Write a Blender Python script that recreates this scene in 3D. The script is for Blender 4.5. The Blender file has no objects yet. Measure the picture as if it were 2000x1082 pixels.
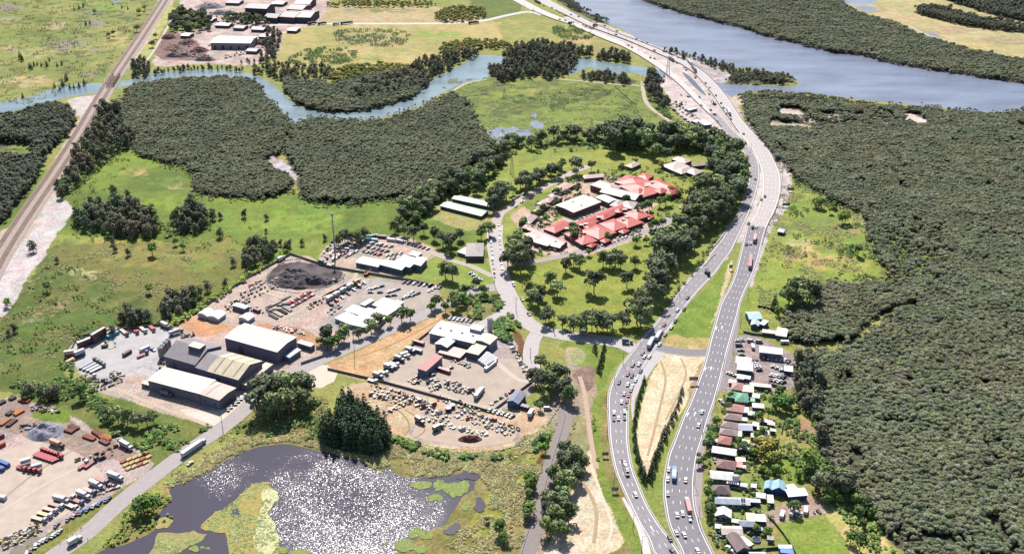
import bpy, bmesh, math, random
import numpy as np
from mathutils import Vector, Matrix
random.seed(7); RNG = np.random.default_rng(7)
SC = bpy.context.scene; COL = SC.collection
R = math.radians
# ---------------------------------------------------------------- camera, sky, sun
F = 2100.0; CX, CY = 1000.0, 541.0; H = 400.0; A = R(26.98)
SA, CA = math.sin(A), math.cos(A)
cam = bpy.data.cameras.new('camera'); cam.lens = 36*F/2000; cam.sensor_width = 36
cam.clip_start = 1; cam.clip_end = 20000
camo = bpy.data.objects.new('camera', cam); COL.objects.link(camo)
camo.location = (0, 0, H); camo.rotation_euler = (R(90)-A, 0, 0); SC.camera = camo
SUN_EL, SUN_AZ = 50.0, -7.0          # the sun stands beyond the scene, a little left of the view
w = bpy.data.worlds.new('World'); SC.world = w; w.use_nodes = True
nt = w.node_tree; bg = nt.nodes['Background']
sky = nt.nodes.new('ShaderNodeTexSky'); sky.sky_type = 'NISHITA'; sky.sun_disc = False
sky.sun_elevation = R(SUN_EL); sky.sun_rotation = R(SUN_AZ); sky.air_density = 1.0; sky.ozone_density = 1.5
nt.links.new(sky.outputs[0], bg.inputs[0]); bg.inputs[1].default_value = 0.08
sl = bpy.data.lights.new('sun', 'SUN'); sl.energy = 4.9; sl.angle = R(0.53); sl.color = (1.0, 0.955, 0.89)
so = bpy.data.objects.new('sun', sl); COL.objects.link(so)
d = Vector((math.sin(R(SUN_AZ))*math.cos(R(SUN_EL)), math.cos(R(SUN_AZ))*math.cos(R(SUN_EL)), math.sin(R(SUN_EL))))
so.rotation_euler = d.to_track_quat('Z', 'Y').to_euler(); so.location = (0, 900, 700)
SC.view_settings.view_transform = 'Standard'; SC.view_settings.look = 'None'
SC.view_settings.exposure = 1.0; SC.view_settings.gamma = 1.0
K = 0.42                              # display colour of a sunlit surface -> albedo

# ---------------------------------------------------------------- helpers
def P(x, y, z=0.0):
    dx = (x-CX)/F; dy = -(y-CY)/F
    v = (dx, CA+dy*SA, -SA+dy*CA)
    t = (z-H)/v[2]
    return Vector((v[0]*t, v[1]*t, z))
def PA(a, z=0.0):
    a = np.asarray(a, float); dx = (a[:, 0]-CX)/F; dy = -(a[:, 1]-CY)/F
    t = (z-H)/(-SA+dy*CA)
    return np.stack([dx*t, (CA+dy*SA)*t, np.full(len(a), z)], 1)
def UN(X, Y, Z=0.0):                  # world -> photograph pixel (used to lay out land cover only)
    zc = Z-H; f = Y*CA-zc*SA; u = Y*SA+zc*CA
    return CX+F*X/f, CY-F*u/f
def S(y): return 0.00223*(y+528)      # pixels per metre across, at row y
def pts(s): return [tuple(float(v) for v in p.split(',')) for p in s.split()]
def lin(h, k=None):
    k = K if k is None else k
    h = h.lstrip('#'); c = [int(h[i:i+2], 16)/255 for i in (0, 2, 4)]
    return tuple(((v/12.92) if v <= .04045 else ((v+.055)/1.055)**2.4)*k for v in c)
def smooth(pl, n=4, closed=True):
    pl = [np.array(p) for p in pl]; out = []; N = len(pl)
    for i in range(N if closed else N-1):
        if closed: p0, p1, p2, p3 = pl[i-1], pl[i], pl[(i+1) % N], pl[(i+2) % N]
        else: p0, p1, p2, p3 = pl[max(i-1, 0)], pl[i], pl[i+1], pl[min(i+2, N-1)]
        for k in range(n):
            t = k/n
            out.append(.5*((2*p1)+(-p0+p2)*t+(2*p0-5*p1+4*p2-p3)*t*t+(-p0+3*p1-3*p2+p3)*t**3))
    if not closed: out.append(pl[-1])
    return np.array(out)
def inpoly(px, py, poly):
    x0, y0 = poly.min(0); x1, y1 = poly.max(0)
    m = np.zeros(px.shape, bool); idx = np.nonzero((px >= x0) & (px <= x1) & (py >= y0) & (py <= y1))
    if len(idx[0]) == 0: return m
    a = px[idx]; b = py[idx]; r = np.zeros(a.shape, bool)
    for i in range(len(poly)):
        xa, ya = poly[i-1]; xb, yb = poly[i]
        if ya == yb: continue
        c = ((ya > b) != (yb > b))
        r ^= c & (a < (xb-xa)*(b-ya)/(yb-ya)+xa)
    m[idx] = r; return m
def vnoise(x, y, seed=0):
    xi = np.floor(x).astype(np.int64); yi = np.floor(y).astype(np.int64); fx = x-xi; fy = y-yi
    fx = fx*fx*(3-2*fx); fy = fy*fy*(3-2*fy)
    def h(a, b):
        n = (a*374761393+b*668265263+seed*982451653) & 0x7fffffff
        n = ((n ^ (n >> 13))*1274126177) & 0x7fffffff
        return ((n ^ (n >> 16)) & 0xffff)/65535.0
    return (h(xi, yi)*(1-fx)+h(xi+1, yi)*fx)*(1-fy)+(h(xi, yi+1)*(1-fx)+h(xi+1, yi+1)*fx)*fy
def fbm(x, y, seed=0, o=4):
    s = 0; a = .5; t = 0
    for k in range(o): s = s+a*vnoise(x*2**k, y*2**k, seed+k); t += a; a *= .5
    return s/t
def tag(o, label=None, cat=None, group=None, kind=None):
    if label: o['label'] = label
    if cat: o['category'] = cat
    if group: o['group'] = group
    if kind: o['kind'] = kind
    return o
def link(o, parent=None):
    COL.objects.link(o)
    if parent is not None: o.parent = parent
    return o
def meshobj(name, verts, faces, mat, parent=None, mats=None, mi=None):
    me = bpy.data.meshes.new(name); me.from_pydata([tuple(v) for v in verts], [], faces)
    for m in ([mat] if mats is None else mats): me.materials.append(m)
    if mi is not None: me.polygons.foreach_set('material_index', mi)
    me.update(); return link(bpy.data.objects.new(name, me), parent)
def empty(name, loc=(0, 0, 0), rz=0.0):
    o = bpy.data.objects.new(name, None); o.empty_display_size = .5; o.location = loc; o.rotation_euler = (0, 0, rz); return link(o)
def copy_tree(o, parent=None, loc=None, rz=None, sc=None):
    c = o.copy(); COL.objects.link(c)
    if parent is not None: c.parent = parent
    for ch in o.children: copy_tree(ch, c)
    if loc is not None: c.location = loc
    if rz is not None: c.rotation_euler = (0, 0, rz)
    if sc is not None: c.scale = sc
    return c
class MB:
    def __init__(s): s.v = []; s.f = []; s.m = []
    def quad(s, a, b, c, d, m=0):
        n = len(s.v); s.v += [a, b, c, d]; s.f.append((n, n+1, n+2, n+3)); s.m.append(m)
    def poly(s, P_, m=0):
        n = len(s.v); s.v += list(P_); s.f.append(tuple(range(n, n+len(P_)))); s.m.append(m)
    def box(s, c, d, rz=0.0, m=0, taper=1.0):
        x, y, z = c; a, b, h = d[0]/2, d[1]/2, d[2]; n = len(s.v); co, si = math.cos(rz), math.sin(rz)
        for k, (zz, t) in enumerate(((z, 1), (z+h, taper))):
            for sx, sy in ((-1, -1), (1, -1), (1, 1), (-1, 1)):
                u, v = sx*a*t, sy*b*t; s.v.append((x+u*co-v*si, y+u*si+v*co, zz))
        for q in ((0, 3, 2, 1), (4, 5, 6, 7), (0, 1, 5, 4), (1, 2, 6, 5), (2, 3, 7, 6), (3, 0, 4, 7)):
            s.f.append(tuple(n+i for i in q)); s.m.append(m)
    def tube(s, p, q, r0, r1=None, n=6, m=0):
        r1 = r0 if r1 is None else r1; p = Vector(p); q = Vector(q); ax = (q-p).normalized()
        u = ax.orthogonal().normalized(); v = ax.cross(u); b = len(s.v)
        for c, r in ((p, r0), (q, r1)):
            for k in range(n):
                t = 2*math.pi*k/n; s.v.append(tuple(c+u*math.cos(t)*r+v*math.sin(t)*r))
        for k in range(n): s.f.append((b+k, b+(k+1) % n, b+n+(k+1) % n, b+n+k)); s.m.append(m)
        s.f.append(tuple(b+k for k in range(n-1, -1, -1))); s.f.append(tuple(b+n+k for k in range(n))); s.m += [m, m]
    def build(s, name, mats, parent=None):
        mats = mats if isinstance(mats, (list, tuple)) else [mats]
        return meshobj(name, s.v, s.f, None, parent, mats=mats, mi=s.m)
    def mesh(s, name, mats):
        mats = mats if isinstance(mats, (list, tuple)) else [mats]
        me = bpy.data.meshes.new(name); me.from_pydata([tuple(v) for v in s.v], [], s.f)
        for m in mats: me.materials.append(m)
        me.polygons.foreach_set('material_index', s.m); me.update(); return me
# ---------------------------------------------------------------- materials
MATS = {}
def mat(hexc, rough=.8, scale=.6, amt=.25, k=K, metal=0.0, spec=.3, name=None, bump=0.0, stretch=None):
    key = (hexc, rough, scale, amt, k, metal, spec, bump, stretch)
    if key in MATS: return MATS[key]
    m = bpy.data.materials.new(name or 'surface_'+hexc.lstrip('#')); m.use_nodes = True; n = m.node_tree; b = n.nodes['Principled BSDF']
    b.inputs['Roughness'].default_value = rough; b.inputs['Metallic'].default_value = metal
    b.inputs['Specular IOR Level'].default_value = spec
    c = lin(hexc, k); tc = n.nodes.new('ShaderNodeNewGeometry'); mp = n.nodes.new('ShaderNodeMapping')
    n.links.new(tc.outputs['Position'], mp.inputs[0]); mp.inputs['Scale'].default_value = stretch or (1, 1, 1)
    nz = n.nodes.new('ShaderNodeTexNoise'); nz.inputs['Scale'].default_value = scale; nz.inputs['Detail'].default_value = 6
    nz.inputs['Roughness'].default_value = .65
    n.links.new(mp.outputs[0], nz.inputs['Vector'])
    r = n.nodes.new('ShaderNodeMapRange'); r.inputs[1].default_value = .3; r.inputs[2].default_value = .7
    r.inputs[3].default_value = 1-amt; r.inputs[4].default_value = 1+amt; n.links.new(nz.outputs['Fac'], r.inputs[0])
    mx = n.nodes.new('ShaderNodeVectorMath'); mx.operation = 'SCALE'; mx.inputs[0].default_value = c
    n.links.new(r.outputs[0], mx.inputs['Scale']); n.links.new(mx.outputs[0], b.inputs['Base Color'])
    if bump:
        bp = n.nodes.new('ShaderNodeBump'); bp.inputs['Strength'].default_value = bump; bp.inputs['Distance'].default_value = .5
        n.links.new(nz.outputs['Fac'], bp.inputs['Height']); n.links.new(bp.outputs[0], b.inputs['Normal'])
    MATS[key] = m; return m
def attr_mat(name, k2=1.0, rough=.9, fine=1.2, amt=.3, big=.08, trans=0.0, rnd=0.0, spec=.1, hue=(), bigamt=None):
    m = bpy.data.materials.new(name); m.use_nodes = True; n = m.node_tree; b = n.nodes['Principled BSDF']
    b.inputs['Roughness'].default_value = rough; b.inputs['Specular IOR Level'].default_value = spec
    at = n.nodes.new('ShaderNodeAttribute'); at.attribute_name = 'Col'
    g = n.nodes.new('ShaderNodeNewGeometry'); fac = None
    for sc_, am in ((fine, amt), (big, amt*.6 if bigamt is None else bigamt)):
        if am <= 0: continue
        nz = n.nodes.new('ShaderNodeTexNoise'); nz.inputs['Scale'].default_value = sc_; nz.inputs['Detail'].default_value = 5
        nz.inputs['Roughness'].default_value = .7
        n.links.new(g.outputs['Position'], nz.inputs['Vector'])
        r = n.nodes.new('ShaderNodeMapRange'); r.inputs[1].default_value = .32; r.inputs[2].default_value = .68
        r.inputs[3].default_value = (1-am)*k2; r.inputs[4].default_value = (1+am)*k2; k2 = 1.0
        n.links.new(nz.outputs['Fac'], r.inputs[0])
        if fac is None: fac = r.outputs[0]
        else:
            mu = n.nodes.new('ShaderNodeMath'); mu.operation = 'MULTIPLY'; n.links.new(fac, mu.inputs[0]); n.links.new(r.outputs[0], mu.inputs[1]); fac = mu.outputs[0]
    if rnd:
        oi = n.nodes.new('ShaderNodeObjectInfo'); r = n.nodes.new('ShaderNodeMapRange')
        r.inputs[3].default_value = 1-rnd; r.inputs[4].default_value = 1+rnd; n.links.new(oi.outputs['Random'], r.inputs[0])
        mu = n.nodes.new('ShaderNodeMath'); mu.operation = 'MULTIPLY'; n.links.new(fac, mu.inputs[0]); n.links.new(r.outputs[0], mu.inputs[1]); fac = mu.outputs[0]
    mx = n.nodes.new('ShaderNodeVectorMath'); mx.operation = 'SCALE'
    n.links.new(fac, mx.inputs['Scale']); prev = at.outputs['Color']
    for sc_, am in hue:            # redder or greener patches
        nz = n.nodes.new('ShaderNodeTexNoise'); nz.inputs['Scale'].default_value = sc_; nz.inputs['Detail'].default_value = 3
        n.links.new(g.outputs['Position'], nz.inputs['Vector'])
        r = n.nodes.new('ShaderNodeMapRange'); r.inputs[1].default_value = .35; r.inputs[2].default_value = .65; r.inputs[3].default_value = 1-am; r.inputs[4].default_value = 1+am
        n.links.new(nz.outputs['Fac'], r.inputs[0]); cx = n.nodes.new('ShaderNodeCombineXYZ'); cx.inputs[1].default_value = 1; cx.inputs[2].default_value = 1
        n.links.new(r.outputs[0], cx.inputs[0]); vm = n.nodes.new('ShaderNodeVectorMath'); vm.operation = 'MULTIPLY'
        n.links.new(prev, vm.inputs[0]); n.links.new(cx.outputs[0], vm.inputs[1]); prev = vm.outputs[0]
    n.links.new(prev, mx.inputs[0])
    n.links.new(mx.outputs[0], b.inputs['Base Color'])
    return m
# ---------------------------------------------------------------- ground sheet with its land cover
POLY = {
'nb': "0,200 60,188 110,172 160,164 200,163 250,157 300,145 360,138 430,137 480,143 512,152 535,168 555,185 575,202 600,213 640,220 690,219 745,209 790,192 825,174 833,160 870,143 905,125 920,113 945,108 975,110 1000,113",
}
F_WOOD = {
'mangrove_south': "1455,200 1540,205 1620,206 1700,212 1760,214 1850,219 1950,230 2150,250 2300,800 2300,1180 1790,1180 1765,1082 1745,1060 1720,1020 1690,985 1670,965 1638,935 1622,905 1604,840 1575,800 1556,770 1552,730 1560,700 1590,690 1640,690 1655,672 1610,668 1560,672 1535,650 1540,620 1570,605 1590,595 1600,566 1640,560 1745,556 1728,525 1702,480 1692,440 1680,415 1640,400 1620,388 1590,370 1560,352 1545,335 1520,312 1490,282 1470,250 1458,225",
'mangrove_north': "1240,-14 1300,14 1350,28 1400,42 1450,53 1500,69 1560,84 1620,99 1680,106 1740,121 1800,132 1860,141 1920,149 2040,163 2040,132 1960,118 1900,106 1850,93 1800,76 1750,54 1700,40 1650,20 1600,-10",
'hedge_far': "1785,24 1830,19 1900,39 1960,48 2040,58 2040,68 1950,60 1880,50 1820,36",
'wood_far': "1830,-12 1900,18 1960,34 2040,46 2040,-12",
'mangrove_west': "258,180 300,171 360,163 440,161 495,168 512,194 535,219 560,248 558,280 540,305 535,325 558,348 570,355 560,370 520,380 470,380 430,378 385,370 385,352 428,344 400,337 370,330 365,320 320,314 300,302 270,294 268,267 240,242 240,212",
'mangrove_centre': "592,247 640,245 700,248 745,245 790,232 830,217 860,202 885,192 900,200 915,224 935,262 958,287 940,300 900,330 870,347 830,365 800,377 760,380 700,387 640,392 600,382 590,365 578,340 562,300 566,275",
'mangrove_bend': "556,166 600,166 650,172 700,160 760,148 800,142 828,158 828,168 800,187 750,204 690,215 640,215 600,206 575,192",
'wood_left': "-40,262 60,226 100,211 130,216 148,232 140,255 120,275 100,298 82,325 70,350 55,375 30,405 -40,470",
'bank_strip_right': "1455,186 1520,187 1600,192 1680,204 1680,212 1600,204 1455,200",
'river_strip': "1292,98 1340,118 1380,130 1420,140 1470,150 1540,154 1548,162 1500,165 1420,162 1395,150 1370,135 1340,127 1300,108",
'islands_right': "1650,0 1652,0 1652,1",
'bank_highway': "1095,-10 1140,20 1185,42 1180,47 1130,27 1080,-5",
'wood_marsh_edge': "985,108 1040,98 1100,100 1130,118 1120,140 1085,152 1040,148 1010,156 960,152 958,128 985,126",
'wood_creek': "1135,146 1180,140 1220,150 1245,160 1225,166 1180,160 1138,156",
}
def grow(s_, k):
    a = np.array(pts(s_)); d_ = np.roll(a, -1, 0)-np.roll(a, 1, 0); d_ /= np.maximum(np.hypot(*d_.T), 1e-6)[:, None]
    ar = (a[:, 0]*np.roll(a[:, 1], -1)-np.roll(a[:, 0], -1)*a[:, 1]).sum(); n = np.stack([d_[:, 1], -d_[:, 0]], 1)*(1 if ar > 0 else -1)
    a = a+n*k; return ' '.join('%.1f,%.1f' % tuple(p) for p in a)
for k_, v_ in (('mangrove_west', 6), ('mangrove_centre', 6), ('mangrove_bend', 5), ('mangrove_north', 3), ('bank_strip_right', 2)): F_WOOD[k_] = grow(F_WOOD[k_], v_)
GR = []   # (hex1, hex2, noise metres, edge warp metres, polygon)
def g(c1, c2, ns, wp, s, sm=True): GR.append((c1, c2, ns, wp, smooth(pts(s), 3) if sm else np.array(pts(s))))
# broad covers
g('#a9b562', '#8fa552', 60, 8, "-400,-120 700,-120 700,60 300,160 150,175 0,215 -400,330")
g('#8aab3e', '#6f8f3a', 50, 5, "-300,430 100,330 280,290 420,340 600,380 760,380 860,330 900,360 960,500 850,520 640,500 600,800 500,850 300,800 100,700 -300,800")
g('#b1b867', '#c6b47c', 45, 4, "533,110 575,52 1060,44 1100,60 1120,70 1000,80 900,105 800,135 700,135 560,130")
g('#c9b38c', '#b7a876', 30, 4, "620,12 850,14 960,40 860,46 622,44")
g('#6f8a45', '#7d9440', 20, 4, "920,-20 1010,-20 1015,25 960,38 930,30")
g('#93ad4b', '#7f9a48', 25, 5, "880,150 960,150 1010,158 1100,155 1260,160 1290,200 1330,250 1350,290 1180,290 1000,290 950,290 910,220")
g('#b6bd6a', '#9fae58', 15, 4, "985,40 1120,48 1200,78 1250,110 1270,130 1230,128 1150,115 1090,108 1000,105 985,90")
g('#c8b98a', '#b3ab76', 40, 5, "1640,-20 2050,-20 2050,115 1960,112 1900,100 1850,88 1800,72 1740,45 1690,25")
g('#a3bd4c', '#8fb044', 20, 4, "1500,290 1540,320 1560,350 1620,385 1700,410 1760,560 1600,610 1560,700 1440,680 1470,540 1500,430 1530,380")
g('#a3b950', '#8fa94a', 18, 3, "900,390 960,330 1000,296 1060,280 1190,278 1220,290 1100,318 1040,345 1000,370 960,410 930,420")
g('#9fb64c', '#a9bc55', 14, 3, "1000,330 1200,290 1420,280 1460,340 1440,420 1330,560 1240,660 1160,655 1050,620 1010,560 1000,520 960,500 940,420")
g('#a6bb4a', '#98b046', 12, 2, "1010,560 1015,530 1060,510 1150,500 1220,480 1305,445 1320,450 1300,480 1260,540 1230,650 1150,655 1080,640 1040,600")
g('#9db35a', '#a9ab5c', 14, 3, "1380,700 1400,640 1640,650 1650,900 1760,1090 1400,1120 1360,980")
g('#a39263', '#8c8c4c', 9, 4, "180,1082 330,950 480,860 620,820 760,850 860,885 1060,880 1090,820 1110,780 1180,760 1240,1100 180,1110")
g('#6f8c3c', '#86994a', 10, 3, "100,800 200,775 420,820 440,830 300,940 250,870 150,820")
g('#7e9145', '#98a054', 8, 3, "470,820 490,800 600,770 640,790 640,830 600,860 500,870")
g('#6d8f3a', '#9aa85a', 12, 6, "0,600 60,540 200,540 320,590 300,640 130,690 130,740 200,770 150,800 0,760")
g('#a8b85a', '#8fac48', 25, 8, "60,560 110,460 260,470 450,480 600,470 640,490 520,500 380,600 330,600")
g('#5f7f34', '#7d8c48', 14, 8, "0,600 50,560 100,480 200,520 300,560 330,600 300,640 130,690 130,740 200,775 150,800 0,765")
g('#7f9040', '#8f9250', 20, 10, "110,470 180,475 420,480 470,500 470,540 400,590 330,600 200,540 120,520")
g('#d9cdc8', '#cbbcb2', 8, 2, "1345,136 1378,168 1405,205 1435,248 1467,290 1490,355 1482,405 1452,470 1440,465 1463,415 1480,365 1482,320 1465,290 1432,266 1385,218 1345,172 1320,150 1250,105 1180,76 1110,44 1110,33 1180,64 1255,93 1325,124")
g('#d6cac4', '#c4b6ac', 8, 2, "1155,40 1230,67 1308,98 1345,114 1384,140 1412,166 1443,210 1476,250 1508,288 1520,312 1500,300 1480,272 1450,238 1420,196 1390,156 1340,122 1270,90 1190,60")
g('#e0d2a8', '#c4bc84', 3, 1, "1158,800 1164,800 1172,880 1182,940 1202,985 1224,1020 1219,1025 1195,992 1174,945 1166,880")
# forest floors
for k_, s_ in F_WOOD.items():
    if s_.count(' ') > 3: g('#646350', '#706a52', 12, 2, s_)
# left wetland blotches
for (x, y, rx, ry, c) in [(20,15,22,9,'#94878c'),(180,23,28,6,'#8a8584'),(180,45,35,10,'#9b9084'),(120,90,30,12,'#9f9288'),(150,85,30,9,'#948d86'),(190,98,22,7,'#9a8f86'),
 (25,95,26,7,'#c2a687'),(70,40,45,14,'#7b943f'),(60,65,60,12,'#77903f'),(110,50,30,10,'#c0ab80'),(240,35,18,7,'#6f8f4c'),(200,15,40,9,'#86bb45'),(20,40,30,8,'#a8b382'),
 (75,105,50,14,'#b3ab74'),(175,145,25,7,'#a59690'),(60,160,70,14,'#c4ae7e'),(230,80,30,20,'#bcb072'),(200,125,40,10,'#a9b565'),(20,70,25,10,'#8bab48'),(150,10,30,8,'#98b552'),
 (265,337,26,12,'#b5a06e'),(352,362,25,13,'#a8a070'),(320,355,70,10,'#7fa048'),(330,400,90,16,'#8fb83c'),(600,420,90,30,'#8cba3c'),(560,440,120,22,'#93b845'),(640,405,60,16,'#7fae45'),(450,430,60,25,'#86ac44'),
 (300,500,150,28,'#a0a355'),(210,470,60,9,'#b0a95e'),(420,480,60,20,'#95a24e'),(110,520,50,20,'#7d8b48'),(160,535,40,10,'#b8b480'),(60,640,60,14,'#6d9238'),(120,600,50,14,'#9da06e'),
 (60,620,30,10,'#b3a684'),(200,590,60,14,'#7f944a'),(180,620,60,10,'#5f8f35'),(100,720,40,20,'#5f8a35'),(30,700,40,20,'#6d8d3f'),(380,520,50,16,'#8fa84a'),
 (30,296,30,14,'#8fb040'),(690,75,36,10,'#8d8d6c'),(720,70,50,14,'#a2a074'),(750,85,50,8,'#b79d7c'),(590,75,40,10,'#bab06b'),(860,70,60,10,'#9fc054'),(700,115,60,6,'#98b84e'),(690,22,20,5,'#95a8a0'),(760,22,60,5,'#86a24c'),
 (1060,165,25,8,'#8f8262'),(1050,180,60,12,'#a5b557'),(1150,185,50,14,'#5f7040'),(1180,175,30,7,'#4c5c3a'),(1110,195,40,6,'#55633c'),(1030,205,60,9,'#6e8048'),(1050,225,50,14,'#86ad42'),(1160,210,70,12,'#97b04a'),(1100,250,80,12,'#8fa94b'),(1225,200,8,30,'#4c5c3a'),(1240,235,20,10,'#a19870'),(990,215,50,16,'#6c7a4c'),(930,200,30,16,'#7a9545'),(935,180,25,10,'#5b5a46'),(975,165,26,7,'#6b6352'),(1010,190,20,8,'#55623e'),(1300,255,30,12,'#b3a860'),
 (1130,80,40,8,'#c8a980'),(1140,84,16,3,'#dccfb8'),(1180,95,40,8,'#a39668'),
 (1570,495,50,24,'#d3b47c'),(1600,510,70,20,'#c9b06c'),(1560,475,40,10,'#c7bb82'),(1665,520,40,14,'#b9c255'),(1640,405,30,14,'#9aae58'),(1660,425,20,12,'#a3b35c'),(1590,440,70,14,'#8a9e58'),(1650,445,30,10,'#a39072'),(1570,450,40,12,'#7f9a52'),(1540,460,30,10,'#9ba578'),(1550,500,25,12,'#a38e70'),(1620,480,40,8,'#8fa650'),(1690,430,25,10,'#b4ab86'),
 (1760,40,60,10,'#c8ab80'),(1850,60,60,10,'#b59d80'),(1900,90,50,8,'#d3b982'),(1700,20,40,8,'#b4a080'),(1960,80,50,10,'#a89a7a'),(1960,15,40,6,'#9aa86a')]:
    t = np.linspace(0, 2*np.pi, 20)[:-1]; GR.append((c, c, 20, 9, np.stack([x+rx*np.cos(t), y+ry*np.sin(t)], 1), 'soft'))
# reed country round the reeds in the south marsh of the big wood
g('#8f9c4a', '#7c8850', 10, 9, "1690,450 1760,455 1820,480 1850,520 1790,548 1740,545 1715,510 1700,480")
g('#e4d3cc', '#cdbcae', 6, 6, "1520,217 1545,213 1575,225 1560,232 1530,228")
g('#e4d3cc', '#8a7e6c', 8, 8, "1560,222 1620,222 1700,225 1745,232 1735,246 1680,243 1620,236 1570,240")
g('#e6d6d0', '#d9c7bc', 8, 3, "1768,224 1790,226 1812,238 1808,246 1785,243 1766,234")
g('#c9bda2', '#b1ab86', 6, 4, "1500,235 1530,240 1580,245 1575,253 1510,250")
g('#b0b060', '#a3a55a', 8, 3, "1656,672 1668,662 1690,640 1720,618 1760,600 1785,596 1780,604 1740,622 1700,648 1680,665 1672,680 1660,684")
g('#d5ccd8', '#b0a69a', 5, 3, "530,305 545,312 560,322 576,338 578,352 570,350 560,338 540,328 528,318")
# railway land
g('#cfc0b4', '#c2b39f', 8, 2, "318,-20 345,-20 330,20 300,70 270,110 250,135 235,150 215,190 200,210 180,235 165,265 145,290 125,325 110,385 100,420 75,465 50,500 25,560 5,610 -60,640 -60,420 0,452 40,420 60,395 90,345 120,290 150,240 175,200 200,165 225,130 260,90 295,40")
g('#b9bd6e', '#c4bf7a', 6, 3, "270,118 285,90 300,62 326,10 340,20 320,55 300,90 285,118")
g('#dcd2cf', '#cbc0bd', 10, 2, "105,385 140,402 142,415 125,440 95,480 85,505 60,530 45,560 20,600 0,620 -60,640 -60,600 -10,540 40,480 70,440")
g('#d8cdc8', '#c9bdb6', 8, 1, "135,195 182,188 178,208 152,228 140,210")
# scrap yard at the top
g('#d6c3b8', '#b7a298', 8, 2, "305,105 320,68 400,55 360,22 370,-20 625,-20 622,42 560,62 535,112 480,128 400,125 330,130 300,128")
g('#8c6f68', '#a4867c', 5, 2, "308,75 330,62 375,75 395,95 400,115 330,118 305,108")
# industrial yards
g('#cfb9a8', '#c2b0a6', 12, 1, "345,640 395,605 480,545 570,496 600,500 640,520 720,545 800,548 850,562 862,580 840,600 700,662 640,690 560,740 500,790 450,835 400,830 300,800 180,760 160,720 128,705 128,690 150,658 210,640 330,640", False)
g('#cfc9c8', '#bdb7b8', 8, 1, "132,690 150,662 215,648 300,640 340,645 345,665 320,690 305,735 262,730 230,750 160,735", False)
g('#dba981', '#d0a07a', 8, 1, "335,630 365,612 385,622 430,632 460,640 400,658 370,648")
g('#b9adab', '#aaa09f', 10, 1, "640,610 700,560 730,542 800,550 858,565 850,598 790,625 700,655 640,640", False)
g('#7d7274', '#5f5658', 7, 2, "520,545 535,525 570,512 620,515 660,528 668,540 655,556 620,565 570,562 530,556")
g('#c99f7e', '#b98f70', 7, 2, "500,640 520,632 580,640 610,650 640,670 600,672 540,660")
g('#d2bba8', '#bba99c', 8, 1, "622,500 640,478 700,455 790,462 840,480 880,500 850,510 800,520 780,545 690,530 640,520", False)
g('#dcb78c', '#cba377', 7, 1, "628,715 690,690 760,655 868,609 884,612 850,640 800,672 760,700 735,742 700,742 640,722", False)
g('#c3b3ae', '#b4a6a2', 9, 1, "735,742 760,705 850,640 900,615 955,640 1000,660 1030,700 1046,740 1035,770 1000,800 900,790 800,778", False)
g('#dbc0a0', '#c9a988', 8, 2, "670,760 740,750 860,780 960,810 1080,785 1095,770 1085,800 1050,845 1000,872 920,880 860,872 780,852 730,820")
g('#c2b3ae', '#b6a6a0', 8, 3, "800,850 830,800 920,805 1000,830 1010,860 930,874 860,868")
g('#e2cfae', '#d4c0a0', 6, 1, "590,745 598,705 640,715 650,732 630,758 600,760", False)
g('#e8d9c6', '#dccbb8', 6, 1, "350,800 440,800 500,770 470,800 432,836 390,818", False)
g('#8f5f4c', '#7d6a45', 5, 1, "1002,655 1012,648 1030,680 1034,722 1028,722 1015,690")
g('#8d9a55', '#a79b68', 6, 2, "905,590 930,575 965,575 982,595 970,612 940,625 915,625 900,605")
# bottom-left truck yard
g('#c9b5ae', '#bba8a2', 12, 1, "-60,840 0,778 30,775 80,790 150,815 200,850 262,872 302,905 292,922 240,950 190,985 130,1030 60,1100 -60,1200", False)
g('#a08c82', '#b09a8a', 6, 3, "0,780 60,785 120,800 140,820 200,855 260,880 290,905 240,905 180,890 120,880 40,850 0,840")
g('#a9a5b0', '#918d98', 3, 1, "50,845 62,828 100,825 122,840 125,850 110,860 80,852")
g('#6f9a35', '#84a53c', 6, 2, "60,812 80,797 120,798 142,812 130,825 90,822")
g('#8a7c78', '#9a8c86', 8, 3, "0,1030 30,1000 60,1020 50,1040 0,1060")
g('#93a050', '#86914a', 5, 2, "40,1082 60,1060 100,1040 130,1020 180,990 240,955 250,960 200,1000 140,1040 90,1082")
# centre-right land
g('#b2a08a', '#a39480', 9, 2, "1065,800 1085,770 1110,690 1090,665 1120,700 1160,740 1170,770 1150,800 1160,830 1135,900 1080,960 1060,1100 1010,1100 1050,960 1090,870", True)
g('#e8d8be', '#dac6a4', 9, 1, "1150,870 1160,905 1176,960 1200,1000 1222,1040 1218,1060 1180,1085 1060,1100 1100,1010 1120,950 1140,900")
g('#9ba06a', '#b0a67c', 6, 2, "1115,820 1140,815 1150,870 1140,885 1115,890 1105,860")
g('#94b046', '#84a33c', 7, 1, "1095,668 1150,668 1215,680 1228,690 1200,720 1182,760 1175,800 1180,900 1200,960 1265,1060 1250,1085 1225,1060 1195,1000 1170,930 1155,800 1170,760 1140,720 1110,695")
g('#a9aa74', '#b9ac88', 5, 3, "1102,680 1140,685 1145,705 1115,710")
g('#9a8478', '#8a7468', 6, 2, "1120,730 1150,712 1165,730 1160,755 1145,765 1130,750")
g('#7fa83a', '#8fb244', 7, 1, "1305,655 1340,600 1390,550 1420,508 1432,510 1425,560 1400,610 1382,660 1350,668", True)
g('#c5b178', '#b5a76a', 6, 1, "1295,682 1310,652 1340,660 1380,660 1390,668 1372,682 1340,686", True)
g('#dfc9a6', '#d1ba94', 5, 1, "1378,655 1410,590 1425,545 1432,520 1428,508 1416,540 1404,590 1385,640")
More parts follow.
